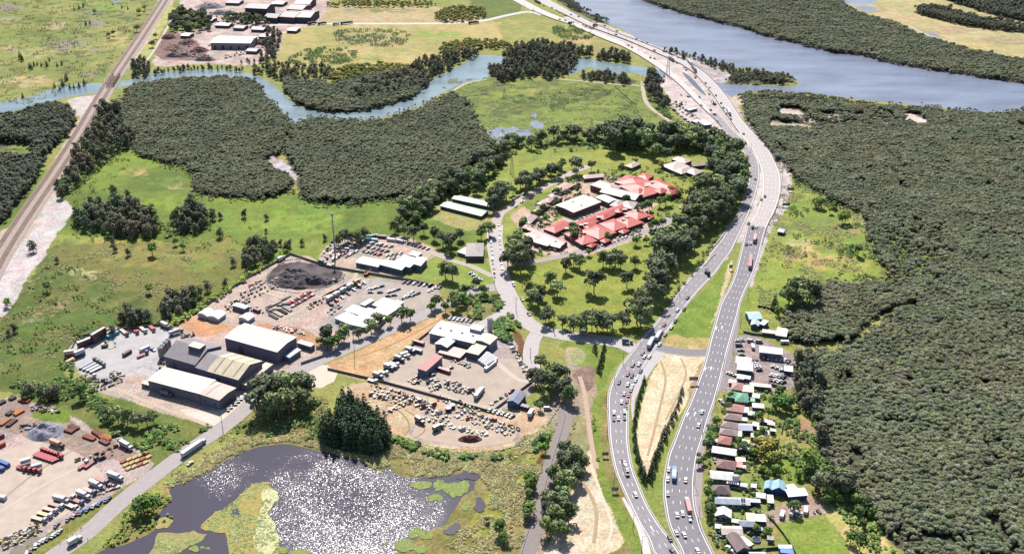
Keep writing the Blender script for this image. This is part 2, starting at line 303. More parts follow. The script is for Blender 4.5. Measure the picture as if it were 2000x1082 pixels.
g('#8fae48', '#9ab050', 7, 1, "1228,850 1235,790 1262,740 1290,690 1370,695 1370,720 1350,790 1300,880 1292,960 1296,1030 1240,950 1230,900", False)
g('#ecdcbc', '#e0caa2', 8, 1, "1286,690 1370,694 1376,702 1368,730 1345,760 1340,790 1300,850 1275,900 1262,930 1252,900 1244,850 1252,790 1272,730 1285,712", True)
g('#bfa37a', '#b39a74', 5, 1, "1372,705 1378,712 1362,745 1352,790 1345,800 1344,770 1355,735")
# highway works
g('#ddd0cc', '#cfc0ba', 8, 2, "1278,132 1300,140 1330,160 1360,185 1395,215 1425,250 1440,280 1460,305 1470,330 1465,300 1430,285 1390,255 1350,245 1320,215 1300,180 1282,160")
g('#e3d9d6', '#d8cbc4', 8, 2, "1425,500 1440,455 1470,420 1490,370 1488,340 1470,310 1482,330 1484,370 1465,420 1430,470 1405,510")
g('#cbbbb4', '#b8a89e', 6, 2, "1395,505 1350,560 1320,600 1330,580 1370,520 1410,455 1440,415 1455,380 1448,420 1420,470")
g('#d6cbca', '#c6bbb8', 6, 1, "1500,275 1540,330 1548,345 1540,400 1520,430 1500,465 1478,530 1470,560 1462,540 1490,450 1515,400 1525,350 1505,300")
g('#cfc3c0', '#a9a0a0', 6, 3, "1340,112 1380,120 1420,140 1425,158 1400,162 1370,145 1345,125")
g('#dccbb9', '#cdbba5', 5, 2, "1432,187 1465,187 1462,196 1448,206 1436,200")
g('#b8b05c', '#a9a856', 5, 2, "1440,228 1462,232 1460,245 1448,250")
# residential strip
g('#a9b65a', '#96ab4c', 7, 1, "1445,690 1450,620 1480,600 1540,610 1530,650 1560,680 1580,700 1500,700")
g('#b3a4a0', '#a2958f', 6, 1, "1435,690 1440,662 1470,655 1545,690 1555,720 1540,760 1430,765 1410,760", True)
g('#c4aa9a', '#b39a8c', 6, 1, "1478,1010 1530,985 1570,965 1610,985 1630,1000 1600,1005 1540,1012 1500,1030", True)
g('#97b447', '#8fae42', 6, 1, "1518,900 1560,895 1590,915 1570,945 1520,940", True)
g('#8fb340', '#9bb84c', 9, 1, "1520,1025 1560,1018 1615,1012 1640,1050 1670,1090 1560,1120", False)
g('#b8b86a', '#d0bb86', 8, 2, "1620,975 1660,965 1700,1000 1740,1060 1760,1100 1680,1100 1650,1050 1615,1010")
g('#9aab4c', '#b4a56a', 6, 3, "1530,815 1570,810 1600,840 1600,880 1560,900 1540,880")
g('#b99a78', '#a9906c', 5, 2, "1560,820 1590,830 1600,860 1575,865 1558,845")
# pond margins
g('#8c5f44', '#7a5a40', 5, 3, "1020,930 1055,880 1060,900 1050,960 1020,1000 980,990")
g('#a9a84e', '#96a045', 6, 2, "930,1082 1000,990 1050,900 1045,880 960,960 900,1060")
g('#b5ae54', '#a39a4c', 6, 2, "740,855 790,852 850,880 840,890 780,880 745,870")
# grassy strip by creek side track & green-roof block
g('#a9ba58', '#b7a877', 6, 2, "835,420 870,385 900,375 960,395 970,420 930,450 890,445 850,430")
g('#94b548', '#9db850', 6, 2, "820,540 840,505 880,500 960,520 965,555 900,560 860,550")
g('#d9c0ac', '#c9ac98', 6, 2, "1000,420 1060,385 1130,350 1180,340 1210,350 1190,370 1130,400 1080,430 1050,450 1020,450")
g('#dcc4b6', '#cdb3a4', 6, 1, "1040,460 1130,410 1180,390 1300,400 1320,420 1290,450 1240,470 1140,500 1090,500 1040,490", True)
g('#a9bb52', '#9bb04a', 5, 2, "1255,340 1300,320 1350,360 1335,400 1300,395 1270,370")
g('#a4b955', '#94ac4c', 5, 2, "1275,405 1310,395 1325,410 1315,440 1290,450 1270,430")
g('#93ab4a', '#86a044', 5, 1, "1020,395 1070,375 1080,385 1040,412")
# -------- build
NX, NY = 1000, 820
u_ = np.linspace(0, 1, NY); yy = 400*(2450/400)**u_                    # rows get wider apart with distance
hw = 0.62*yy+110
X = np.linspace(-1, 1, NX)[None, :]*hw[:, None]; Y = np.repeat(yy[:, None], NX, 1)
def tone(h):
    r_, g_, b_ = lin(h); l = .3*r_+.6*g_+.1*b_
    if g_ > r_*1.02: return np.array([(r_*.93+l*.07)*1.10, (g_*.93+l*.07)*.94, (b_*.93+l*.07)*1.0])
    if r_ > .12: return np.array([r_*1.22, g_*1.2, b_*1.22])
    return np.array([r_, g_, b_])
def landcolor(X, Y):
    base1 = tone('#93a850'); base2 = tone('#a7a560')
    n = fbm(X/60, Y/60, 3)[..., None]; C = base1*(1-n)+base2*n
    wx = fbm(X/9, Y/9, 11, 3)-.5; wy = fbm(X/9, Y/9, 23, 3)-.5; hi = RNG.random(X.shape)
    cache = {}
    for e in GR:
        c1, c2, ns, wp, poly = e[:5]; soft = len(e) > 5
        if wp not in cache: cache[wp] = UN(X+wx*wp*2.4, Y+wy*wp*2.4)
        px, py = cache[wp]
        m = inpoly(px, py, poly)
        if not m.any(): continue
        idx = np.nonzero(m); nn = fbm(X[idx]/ns, Y[idx]/ns, int(ns)+5)
        nn = np.clip((nn-.5)*2.6+.5, 0, 1)[:, None]
        c = tone(c1)*(1-nn)+tone(c2)*nn
        if soft:
            cx, cy = poly.mean(0); rx = np.ptp(poly[:, 0])/2; ry = np.ptp(poly[:, 1])/2
            r = np.sqrt(((px[idx]-cx)/rx)**2+((py[idx]-cy)/ry)**2)
            a = np.clip((1-r)*3.0, 0, 1)*np.clip(fbm(X[idx]/7, Y[idx]/7, 77, 4)*4-1.3, 0, 1)
            C[idx] = C[idx]*(1-a[:, None])+c*a[:, None]
        else: C[idx] = c
    return C
LC = landcolor(X, Y)
WOODPX = None
ver = np.stack([X, Y, np.zeros_like(X)], -1).reshape(-1, 3)
ii = np.arange(NX*NY).reshape(NY, NX)
fa = np.stack([ii[:-1, :-1], ii[:-1, 1:], ii[1:, 1:], ii[1:, :-1]], -1).reshape(-1, 4)
def npmesh(name, v, f, col=None, mats=(), midx=None, smoothf=False):
    me = bpy.data.meshes.new(name); me.vertices.add(len(v)); me.vertices.foreach_set('co', np.asarray(v, np.float32).ravel())
    k = f.shape[1]; me.loops.add(f.size); me.loops.foreach_set('vertex_index', f.astype(np.int32).ravel())
    me.polygons.add(len(f)); me.polygons.foreach_set('loop_start', np.arange(0, f.size, k, dtype=np.int32))
    if not smoothf: me.polygons.foreach_set('use_smooth', np.zeros(len(f), bool))
    for m in mats: me.materials.append(m)
    if midx is not None: me.polygons.foreach_set('material_index', midx.astype(np.int32))
    me.update(calc_edges=True)
    if col is not None:
        at = me.attributes.new('Col', 'FLOAT_COLOR', 'POINT')
        at.data.foreach_set('color', np.concatenate([col, np.ones((len(col), 1))], 1).astype(np.float32).ravel())
    return me
gmat = attr_mat('ground_cover', k2=.94, fine=.5, amt=.34, big=.09, hue=((.05, .09), (.4, .07)))
_b = gmat.node_tree.nodes['Principled BSDF']; _n = gmat.node_tree.nodes.new('ShaderNodeTexNoise'); _n.inputs['Scale'].default_value = .8; _n.inputs['Detail'].default_value = 4
_g = gmat.node_tree.nodes.new('ShaderNodeNewGeometry'); gmat.node_tree.links.new(_g.outputs['Position'], _n.inputs['Vector'])
_p = gmat.node_tree.nodes.new('ShaderNodeBump'); _p.inputs['Strength'].default_value = .6; _p.inputs['Distance'].default_value = .5
gmat.node_tree.links.new(_n.outputs['Fac'], _p.inputs['Height']); gmat.node_tree.links.new(_p.outputs[0], _b.inputs['Normal'])
gme = npmesh('ground', ver, fa, LC.reshape(-1, 3), [gmat]); go = link(bpy.data.objects.new('ground', gme)); tag(go, kind='structure')
far = meshobj('far_terrain', [(-9000, -3000, -.6), (9000, -3000, -.6), (9000, 14000, -.6), (-9000, 14000, -.6)], [(0, 1, 2, 3)], mat('#8f9a62', scale=.01, amt=.4)); tag(far, kind='structure')

PAVED = [("0,882 60,862 100,868 150,885 190,915 205,935 170,978 100,1020 50,1042 0,1062 -80,1090 -80,900", '#dcc8b8'), ("138,692 158,668 212,654 300,648 330,652 322,680 300,700 260,722 215,738 160,728", '#d2cccc'),
 ("655,608 720,560 740,548 800,556 850,566 845,592 790,618 745,640 735,600 700,590 660,612", '#c6b8ac'), ("760,712 840,668 860,690 900,705 1000,700 1030,735 1010,780 960,800 880,775 850,776 780,764", '#cfbdae'), ("805,848 840,812 930,810 1000,838 1000,862 930,872 870,866", '#d6c0aa')]
# ---------------------------------------------------------------- water
def sheet(name, poly, m, z, sm=3, jit=0.0, kind='structure', label=None, cat=None, px=True):
    pl = smooth(pts(poly) if isinstance(poly, str) else poly, sm) if sm else np.array(pts(poly) if isinstance(poly, str) else poly)
    w_ = PA(pl, z)
    if jit:
        w_[:, 0] += (fbm(w_[:, 0]/4, w_[:, 1]/4, 5)-.5)*jit*2; w_[:, 1] += (fbm(w_[:, 0]/4, w_[:, 1]/4, 9)-.5)*jit*2
    from mathutils.geometry import tessellate_polygon
    tr = tessellate_polygon([[Vector(v) for v in w_]]); fs = []
    for a, b, c in tr:
        ar = (w_[b][0]-w_[a][0])*(w_[c][1]-w_[a][1])-(w_[c][0]-w_[a][0])*(w_[b][1]-w_[a][1])
        if abs(ar) > 1e-6: fs.append((a, b, c) if ar > 0 else (a, c, b))
    me = bpy.data.meshes.new(name); me.from_pydata([tuple(v) for v in w_], [], fs); me.materials.append(m); me.update()
    o = link(bpy.data.objects.new(name, me)); tag(o, label, cat, kind=kind); return o
def water_mat(name, hexc, rough, wscale, bump, k=K, spec=.5):
    m = bpy.data.materials.new(name); m.use_nodes = True; n = m.node_tree; b = n.nodes['Principled BSDF']
    b.inputs['Base Color'].default_value = (*lin(hexc, k), 1); b.inputs['Roughness'].default_value = rough; b.inputs['IOR'].default_value = 1.33
    b.inputs['Specular IOR Level'].default_value = spec
    g_ = n.nodes.new('ShaderNodeNewGeometry'); prev = None
    for sc_, st, ds in ((wscale, bump, 1.0), (wscale*.12, bump*.25, 3.0)):
        z = n.nodes.new('ShaderNodeTexNoise'); z.inputs['Scale'].default_value = sc_; z.inputs['Detail'].default_value = 3; n.links.new(g_.outputs['Position'], z.inputs['Vector'])
        bp = n.nodes.new('ShaderNodeBump'); bp.inputs['Strength'].default_value = st; bp.inputs['Distance'].default_value = ds
        n.links.new(z.outputs['Fac'], bp.inputs['Height'])
        if prev is not None: n.links.new(prev, bp.inputs['Normal'])
        prev = bp.outputs[0]
    n.links.new(prev, b.inputs['Normal'])
    mp = n.nodes.new('ShaderNodeMapping'); mp.inputs['Scale'].default_value = (.012, .035, 1); mp.inputs['Rotation'].default_value = (0, 0, .5); n.links.new(g_.outputs['Position'], mp.inputs[0])
    z = n.nodes.new('ShaderNodeTexNoise'); z.inputs['Scale'].default_value = 1; z.inputs['Detail'].default_value = 5; n.links.new(mp.outputs[0], z.inputs['Vector'])
    r = n.nodes.new('ShaderNodeMapRange'); r.inputs[1].default_value = .3; r.inputs[2].default_value = .7; r.inputs[3].default_value = .72; r.inputs[4].default_value = 1.2; n.links.new(z.outputs['Fac'], r.inputs[0])
    x = n.nodes.new('ShaderNodeVectorMath'); x.operation = 'SCALE'; x.inputs[0].default_value = lin(hexc, k); n.links.new(r.outputs[0], x.inputs['Scale']); n.links.new(x.outputs[0], b.inputs['Base Color'])
    return m
WR = water_mat('river_water', '#949db4', .2, .5, .5)
WC = water_mat('creek_water', '#90a6ac', .2, .4, .3)
sheet('river', "1060,-60 1109,-4 1140,20 1180,43 1215,58 1250,78 1300,96 1340,108 1380,120 1420,130 1470,137 1500,140 1545,150 1558,163 1548,170 1500,168 1470,167 1410,163 1386,157 1380,165 1400,172 1425,188 1440,186 1460,178 1510,180 1560,184 1600,184 1640,190 1700,197 1760,202 1800,208 1850,212 1900,218 2000,226 2120,240 2120,178 2000,158 1920,147 1860,138 1800,129 1740,117 1680,103 1620,95 1560,80 1500,66 1450,50 1400,38 1350,26 1300,12 1240,-8 1180,-60", WR, .05, 4, 1.5)
sheet('creek', POLY['nb']+" 1000,125 960,130 955,145 950,155 925,159 905,163 885,172 860,184 835,200 805,213 780,220 740,231 690,236 640,233 610,231 592,235 582,245 570,240 553,226 533,215 520,196 511,180 500,165 470,158 440,156 400,152 360,150 300,158 255,166 225,173 190,182 140,189 100,198 60,209 0,225 -120,260 -120,225", WC, .052, 3, 1.0)
sheet('creek', "1100,135 1112,122 1127,115 1150,114 1170,119 1200,124 1232,128 1265,133 1290,138 1300,146 1293,151 1262,150 1235,143 1207,145 1180,140 1150,132 1132,140 1118,146", WC, .054, 3, .8)
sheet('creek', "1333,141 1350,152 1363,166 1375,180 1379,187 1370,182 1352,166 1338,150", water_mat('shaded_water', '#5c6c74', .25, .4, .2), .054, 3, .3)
for s_ in ("955,255 975,248 990,252 1005,248 1020,255 1032,250 1038,262 1020,268 1005,275 985,272 965,282 952,272", "1035,238 1050,236 1062,246 1055,252 1040,248", "940,268 955,270 958,284 944,280", "1036,220 1048,222 1052,232 1042,230",
           "1640,-5 1700,-8 1712,2 1700,8 1670,10 1650,6", "1672,14 1700,12 1712,18 1695,24", "1800,64 1822,66 1838,74 1820,74", "218,2 228,1 236,4 226,7"):
    sheet('marsh_pool', s_, WR, .05, 3, .8)
sheet('settling_pond', "20,1075 34,1064 50,1066 48,1078 36,1090 18,1090", mat('#8d8474', .3), .05, 3)
sheet('settling_pond', "44,1058 56,1048 72,1045 78,1052 66,1062 50,1064", mat('#8d8474', .3), .05, 3)
WB = water_mat('shallow_water', '#a08c84', .3, .4, .3)
sheet('river_shallows', "1240,-8 1300,12 1350,26 1400,38 1450,50 1500,66 1560,80 1620,95 1680,103 1740,117 1800,129 1860,138 1920,147 2000,158 2060,166 2060,172 2000,164 1920,152 1860,143 1800,135 1740,122 1680,109 1620,101 1560,87 1500,72 1450,55 1400,42 1350,30 1300,16 1240,-3", WB, .07, 3, 2.5)
for i_, (a_, c_) in enumerate(PAVED): sheet('yard_paving', a_, mat(c_, .9, .12, .14, bump=.1), .03+.002*i_, 2, 1.5)
sheet('concrete_apron', "575,742 600,706 640,714 660,728 652,745 625,758 596,752", mat('#efe0ca', .85, .2, .08), .045, 0, .3)
sheet('concrete_apron', "352,808 430,800 448,812 492,780 508,788 470,812 434,838 395,822", mat('#efe4d6', .85, .2, .08), .047, 0, .3)
sheet('concrete_apron', "1245,690 1262,676 1300,688 1290,700 1262,740 1240,780 1238,830 1232,790 1240,740", mat('#d8cfd0', .85, .2, .08), .049, 2, .3)
POND = "185,1082 240,1064 268,1052 300,1036 305,1012 320,990 335,975 330,957 345,946 370,936 400,925 430,905 480,880 520,870 560,867 600,875 640,884 680,893 710,902 730,917 745,920 760,912 775,926 800,932 830,930 860,930 880,928 905,925 925,935 925,955 905,968 895,985 880,1005 872,1022 855,1030 832,1040 815,1052 790,1060 776,1078 770,1140 150,1140"
PB = smooth(pts(POND), 3)
# pond water: a fine sheet whose wavelets throw the sun back as separate sparks; ruffled in the open, calm near the lee banks
def pond_sheet():
    w_ = PA(PB); x0, y0 = w_.min(0)[:2]; x1, y1 = w_.max(0)[:2]; st = .3
    gx, gy = np.meshgrid(np.arange(x0, x1+st, st), np.arange(y0, y1+st, st))
    px, py = UN(gx, gy); ins = inpoly(px, py, PB)
    r = RNG.random(gx.shape)
    gust = .8*np.clip(1.1-np.maximum(np.sqrt(((px-680)/175)**2+((py-985)/115)**2), 0)*1.0+ (fbm(gx/14, gy/14, 4)-.5)*.9, 0, 1)
    gust = np.maximum(gust, .5*np.clip(1.2-np.sqrt(((px-435)/60)**2+((py-925)/45)**2)+(fbm(gx/8, gy/8, 14)-.5), 0, 1))
    amp = (.008+.20*gust)*st
    z = .07+(r-.5)*amp*2.0
    jx = (RNG.random(gx.shape)-.5)*st*.7; jy = (RNG.random(gx.shape)-.5)*st*.7
    v = np.stack([gx+jx, gy+jy, z], -1).reshape(-1, 3)
    n = np.arange(gx.size).reshape(gx.shape)
    q = ins[:-1, :-1] & ins[1:, :-1] & ins[:-1, 1:] & ins[1:, 1:]
    a, b, c, d_ = n[:-1, :-1][q], n[:-1, 1:][q], n[1:, 1:][q], n[1:, :-1][q]
    f = np.concatenate([np.stack([a, b, c], 1), np.stack([a, c, d_], 1)])
    us = np.unique(f); rm = -np.ones(gx.size, int); rm[us] = np.arange(len(us))
    return npmesh('pond', v[us], rm[f])
WP = bpy.data.materials.new('pond_water'); WP.use_nodes = True; _b = WP.node_tree.nodes['Principled BSDF']
_b.inputs['Base Color'].default_value = (.05, .046, .062, 1); _b.inputs['Roughness'].default_value = .16; _b.inputs['Specular IOR Level'].default_value = .13; _b.inputs['IOR'].default_value = 1.33
pm = pond_sheet(); pm.materials.append(WP); tag(link(bpy.data.objects.new('pond', pm)), kind='structure')
# islands of reeds and algae in the pond
ISL = [("525,942 495,945 470,965 450,985 425,1000 398,1018 395,1030 420,1040 445,1050 455,1140 545,1140 545,1060 538,1035 528,1010 524,990 538,970 525,950", '#b3a552', '#8f9248'),
 ("514,955 540,962 542,975 530,990 526,1000 534,1020 545,1045 543,1068 530,1080 505,1078 498,1060 500,1040 505,1010 512,985", '#dfdca4', '#cfd08a'),
 ("300,1068 310,1045 330,1038 355,1040 375,1034 395,1042 395,1056 372,1066 350,1078 330,1100 280,1100", '#a8a160', '#8f9450'),
 ("308,1020 315,1010 330,1008 340,1016 335,1028 320,1032 310,1030", '#b0a458', '#939648')]
for (x, y, a, b) in [(822,947,20,9),(857,947,14,9),(887,956,22,14),(850,971,12,6),(815,1039,17,9),(835,1048,12,7),(790,1065,18,12),(818,1073,16,10),(587,1080,21,9),(756,1062,6,3),(553,1074,10,6),(372,1061,12,6),(380,1072,10,5),(402,1070,8,4),(905,950,12,14),(908,985,8,9)]:
    t = np.linspace(0, 2*np.pi, 11)[:-1]; ISL.append((' '.join('%.1f,%.1f' % (x+a*math.cos(q)*random.uniform(.85, 1.1), y+b*math.sin(q)*random.uniform(.85, 1.1)) for q in t), '#8fa04a', '#9a9a50'))
for i, (s_, c1, c2) in enumerate(ISL):
    o = sheet('reed_bed', s_, mat(c1, scale=.5, amt=.35), (.26+.003*i), 3, 2.6, kind='stuff', label='matted green and straw reeds floating on the dark pond', cat='reeds')
for s_ in ("890,930 905,916 925,912 938,925 930,938 915,934 900,936", "868,1035 880,1024 892,1022 898,1032 885,1042 870,1042", "925,978 940,972 952,985 942,998 925,996", "390,1078 402,1072 440,1074 446,1095 392,1095", "450,1000 462,992 474,996 470,1004 455,1010"):
    sheet('marsh_pool', s_, WP, .34, 3, 3.2)
# ---------------------------------------------------------------- roads
ASPH = mat('#9a949c', .85, .35, .1, bump=.1); ASPH_L = mat('#d6ccca', .85, .3, .12); CONC = mat('#e6dcd8', .85, .3, .1); ASPH_D = mat('#8a8590', .85, .35, .12)
WHITE = mat('#f4f2f0', .7, .5, .08, k=.7); GRAVEL = mat('#d2c2ae', .9, .4, .15)
def resamp(l, n):
    l = np.array(l, float); s = np.r_[0, np.cumsum(np.hypot(*np.diff(l, axis=0).T))]; t = np.linspace(0, s[-1], n)
    return np.stack([np.interp(t, s, l[:, 0]), np.interp(t, s, l[:, 1])], 1)
RPOLY = []
class Road:
    """a strip between two edges; at(u, v) is a point u along it (metres) and v across (0..1)"""
    def __init__(s, name, L=None, Rr=None, c=None, wd=None, m=None, z=.1, sm=True, bykey=None, zf=None):
        if c is not None:
            cl = smooth(pts(c), 6, False); w_ = PA(cl, 0)[:, :2]; n = len(w_)
            w_ = resamp(w_, max(12, int(np.hypot(*np.diff(w_, axis=0).T).sum()/4)))
            d_ = np.gradient(w_, axis=0); d_ /= np.hypot(*d_.T)[:, None]; nn = np.stack([-d_[:, 1], d_[:, 0]], 1)
            s.l = w_+nn*wd/2; s.r = w_-nn*wd/2
        else:
            l = PA(smooth(pts(L), 5, False))[:, :2]; r = PA(smooth(pts(Rr), 5, False))[:, :2]
            n = int(np.hypot(*np.diff(l, axis=0).T).sum()/4); s.l = resamp(l, n)
            rr = resamp(r, n)
            # pair each left point with the nearest right point, kept in order
            fine = resamp(r, n*6); k = 0; out = []
            for p in s.l:
                kk = np.argmin(np.hypot(*(fine[k:k+60]-p).T))+k; k = kk; out.append(fine[kk])
            s.r = np.array(out)
        c_ = (s.l+s.r)/2; s.s = np.r_[0, np.cumsum(np.hypot(*np.diff(c_, axis=0).T))]; s.z = z; s.len = s.s[-1]; s.zf = zf
        n = len(s.l); v = []; 
        for a, b in zip(s.l, s.r):
            for t in (0, 1/3, 2/3, 1):
                p = a*(1-t)+b*t; v.append((p[0], p[1], z))
        if zf is not None: v = [(x, y, z+zf(q)) for q, (x, y, _) in zip(np.repeat(s.s, 4), v)]
        f = [(4*i+j, 4*i+j+1, 4*i+5+j, 4*i+4+j) for i in range(n-1) for j in range(3)]
        s.o = meshobj(name, v, f, m)
        if s.o.data.polygons[0].normal.z < 0: s.o.data.flip_normals()
        tag(s.o, kind='structure'); RPOLY.append(np.concatenate([s.l, s.r[::-1]]))
    def at(s, u, v):
        l = np.array([np.interp(u, s.s, s.l[:, k]) for k in (0, 1)]); r = np.array([np.interp(u, s.s, s.r[:, k]) for k in (0, 1)])
        return l*(1-v)+r*v
    def width(s, u): return float(np.hypot(*(s.at(u, 1)-s.at(u, 0))))
    def dirn(s, u, v=.5):
        a = s.at(max(u-3, 0), v); b = s.at(min(u+3, s.len), v); return math.atan2(b[1]-a[1], b[0]-a[0])
MK = MB()
def mark(rd, v, wd=.22, dash=None, u0=0, u1=None, z=.13, off=None):
    u1 = rd.len if u1 is None else u1; u = u0; step = 4.0
    while u < u1:
        e = min(u+(dash[0] if dash else step), u1); 
        def q(uu):
            W = rd.width(uu); vv = (off if off is not None and off >= 0 else (W+off if off is not None else v*W)); h_ = wd/2
            return rd.at(uu, (vv-h_)/W), rd.at(uu, (vv+h_)/W)
        a, b = q(u); c, d_ = q(e)
        MK.quad((*a, z), (*b, z), (*d_, z), (*c, z)); u = e+(dash[1] if dash else 0)
HW = Road('highway', "1357,1180 1335,1140 1305,1105 1278,1082 1266,1052 1248,1022 1231,987 1213,947 1200,912 1191,862 1188,812 1187,790 1189,765 1198,740 1211,715 1231,690 1250,665 1273,640 1293,615 1311,590 1329,565 1350,540 1374,515 1391,490 1411,465 1426,440 1439,415 1450,390 1459,365 1463,345 1461,320 1456,305 1445,290 1430,272 1415,258 1400,240 1380,222",
 "1430,1180 1395,1140 1352,1105 1330,1082 1309,1052 1286,1022 1265,987 1248,947 1235,912 1227,862 1227,812 1228,790 1234,765 1245,740 1259,715 1274,690 1291,665 1309,640 1327,615 1346,590 1367,565 1391,540 1411,515 1429,490 1441,465 1453,440 1464,415 1473,390 1480,365 1484,345 1482,320 1476,305 1465,290 1450,272 1432,255 1418,238 1400,220", m=mat('#aaa3a8', .85, .3, .14, bump=.1), z=.16)
HE = Road('highway', "1345,1180 1338,1140 1336,1110 1333,1082 1324,1062 1311,1037 1303,1012 1299,987 1296,962 1297,937 1301,912 1306,887 1316,862 1335,812 1346,790 1356,765 1365,740 1374,715 1381,690 1387,665 1394,640 1401,615 1409,590 1423,565 1434,540 1441,515 1447,490 1453,465 1460,440 1472,425 1482,400 1488,375 1489,355 1486,332 1479,312 1467,290 1450,268 1435,248 1420,225 1405,205 1392,185 1378,168 1362,150 1345,136 1325,124 1290,108 1255,93 1220,78 1180,64 1145,50 1110,33 1080,18 1050,2 1020,-16",
 "1450,1180 1425,1140 1405,1110 1394,1082 1384,1062 1372,1037 1364,1012 1358,987 1356,962 1356,937 1359,912 1363,887 1371,862 1386,812 1394,790 1401,765 1408,740 1414,715 1420,690 1427,665 1434,640 1441,615 1447,590 1457,565 1469,540 1478,515 1485,490 1491,465 1499,440 1512,415 1521,390 1525,365 1523,340 1514,318 1502,295 1487,275 1470,258 1452,238 1438,218 1424,196 1407,174 1394,160 1380,146 1363,133 1343,121 1308,106 1270,90 1230,75 1190,60 1155,44 1120,26 1090,10 1060,-6 1035,-18", m=ASPH_L, z=.2)
HS = Road('highway', "1438,282 1420,262 1398,236 1372,212 1350,190 1325,165 1300,145 1275,127 1245,108 1215,92 1180,78 1145,63 1110,48 1080,38 1050,26 1015,8 980,-12",
 "1470,310 1450,288 1432,266 1410,243 1385,218 1368,195 1345,172 1325,152 1305,136 1280,118 1250,101 1218,85 1183,70 1148,56 1113,42 1083,30 1056,18 1022,0 990,-18", m=CONC, z=.12)
# dark resealed part of the northbound side
sub = Road('highway', "1345,1180 1338,1140 1336,1110 1333,1082 1324,1062 1311,1037 1303,1012 1299,987 1296,962 1297,937 1301,912 1306,887 1316,862 1335,812 1346,790 1356,765 1365,740 1374,715 1381,690 1387,665 1394,640 1401,615 1409,590 1423,565 1434,540 1441,515 1447,490 1453,465 1460,440",
 "1450,1180 1425,1140 1405,1110 1394,1082 1384,1062 1372,1037 1364,1012 1358,987 1356,962 1356,937 1359,912 1363,887 1371,862 1386,812 1394,790 1401,765 1408,740 1414,715 1420,690 1427,665 1434,640 1441,615 1447,590 1457,565 1469,540 1478,515 1485,490 1491,465 1497,444", m=ASPH, z=.21)
LK = Road('link_road', c="1280,676 1300,682 1345,689 1390,688", wd=9, m=ASPH, z=.12)
RA = Road('road', c="40,1130 110,1082 170,1040 230,985 300,930 360,885 420,845 460,815 500,780 560,738 620,706 690,676 760,645 840,610 890,586 930,568 975,560", wd=12, m=mat('#c3b8b6', .85, .3, .1), z=.10)
RB = Road('road', c="968,440 966,470 972,510 982,550 1000,590 1020,620 1045,640 1085,652 1150,662 1210,670 1240,684", wd=13, m=ASPH_L, z=.11)
RC = Road('road', c="968,445 975,420 1000,402 1040,378 1085,355 1120,336 1150,325", wd=9, m=mat('#d6c3b8', .85, .3, .1), z=.125)
RD = Road('road', c="985,520 1020,515 1060,508 1110,498 1160,486 1210,470 1260,452 1300,438 1305,425", wd=7, m=mat('#bfb0b0', .85, .3, .1), z=.115)
RE = Road('road', c="1050,650 1040,668 1036,700 1045,730 1042,750", wd=11, m=ASPH_L, z=.105)
RF = Road('road', c="975,560 1000,588 975,615 930,640", wd=9, m=ASPH_L, z=.095)
RG = Road('road', c="520,50 570,49 650,47 760,47 880,46 940,42 985,32 1030,24 1060,30", wd=10, m=mat('#e3dcd8', .85, .3, .1), z=.1)
RH = Road('road', c="1010,1140 1030,1082 1048,1020 1060,960 1075,910 1092,860 1102,830 1108,795", wd=9, m=mat('#a59a96', .9, .4, .12), z=.1)
RI = Road('road', c="840,492 880,508 920,520 962,540", wd=6, m=mat('#cfc0b2', .85, .3, .1), z=.118)
RJ = Road('track', c="1255,160 1258,190 1270,210 1290,225 1320,245 1345,262 1400,300", wd=5, m=GRAVEL, z=.09)
RK = Road('track', c="1090,155 1150,160 1200,165 1250,168", wd=4, m=GRAVEL, z=.085)
RL = Road('track', c="882,180 898,170 915,162 950,156", wd=4, m=GRAVEL, z=.085)
RM = Road('track', c="1132,735 1142,770 1150,830 1158,880 1166,915", wd=3, m=mat('#d8b9a2', .9, .4, .1), z=.085)
RN = Road('track', c="1940,104 1960,112 1985,118 2030,126", wd=4, m=mat('#e3dcd0', .9, .4, .1), z=.085)
RO = Road('track', c="1775,50 1800,64 1830,74 1870,84", wd=4, m=mat('#d8cdb4', .9, .4, .1), z=.085)
RP = Road('track', c="283,124 300,100 318,70 335,40 355,10 375,-12", wd=4, m=mat('#d8cdb4', .9, .4, .1), z=.085)
RQ = Road('drain', c="1160,238 1190,242 1230,247", wd=2, m=GRAVEL, z=.085)
RR_ = Road('shared_path', "1257,1085 1245,1035 1228,1000 1214,972", "1272,1082 1262,1045 1243,1010 1217,968", m=mat('#efe6e0', .8, .3, .05), z=.17)
RS = Road('shoulder', "1364,1012 1358,987 1356,962 1356,937 1359,912 1363,887 1371,862 1386,812", "1374,1012 1370,987 1371,962 1372,937 1372,912 1374,887 1382,862 1394,812", m=mat('#b8a9aa', .85, .3, .1), z=.14)
RT = Road('shoulder', "1400,765 1408,740 1414,715 1420,690 1427,665 1434,640 1441,615", "1408,765 1418,740 1426,715 1432,690 1440,662 1442,640 1445,615", m=mat('#a89fa2', .85, .3, .1), z=.14)
TRK = mat('#c8ae8e', .95, .4, .15)
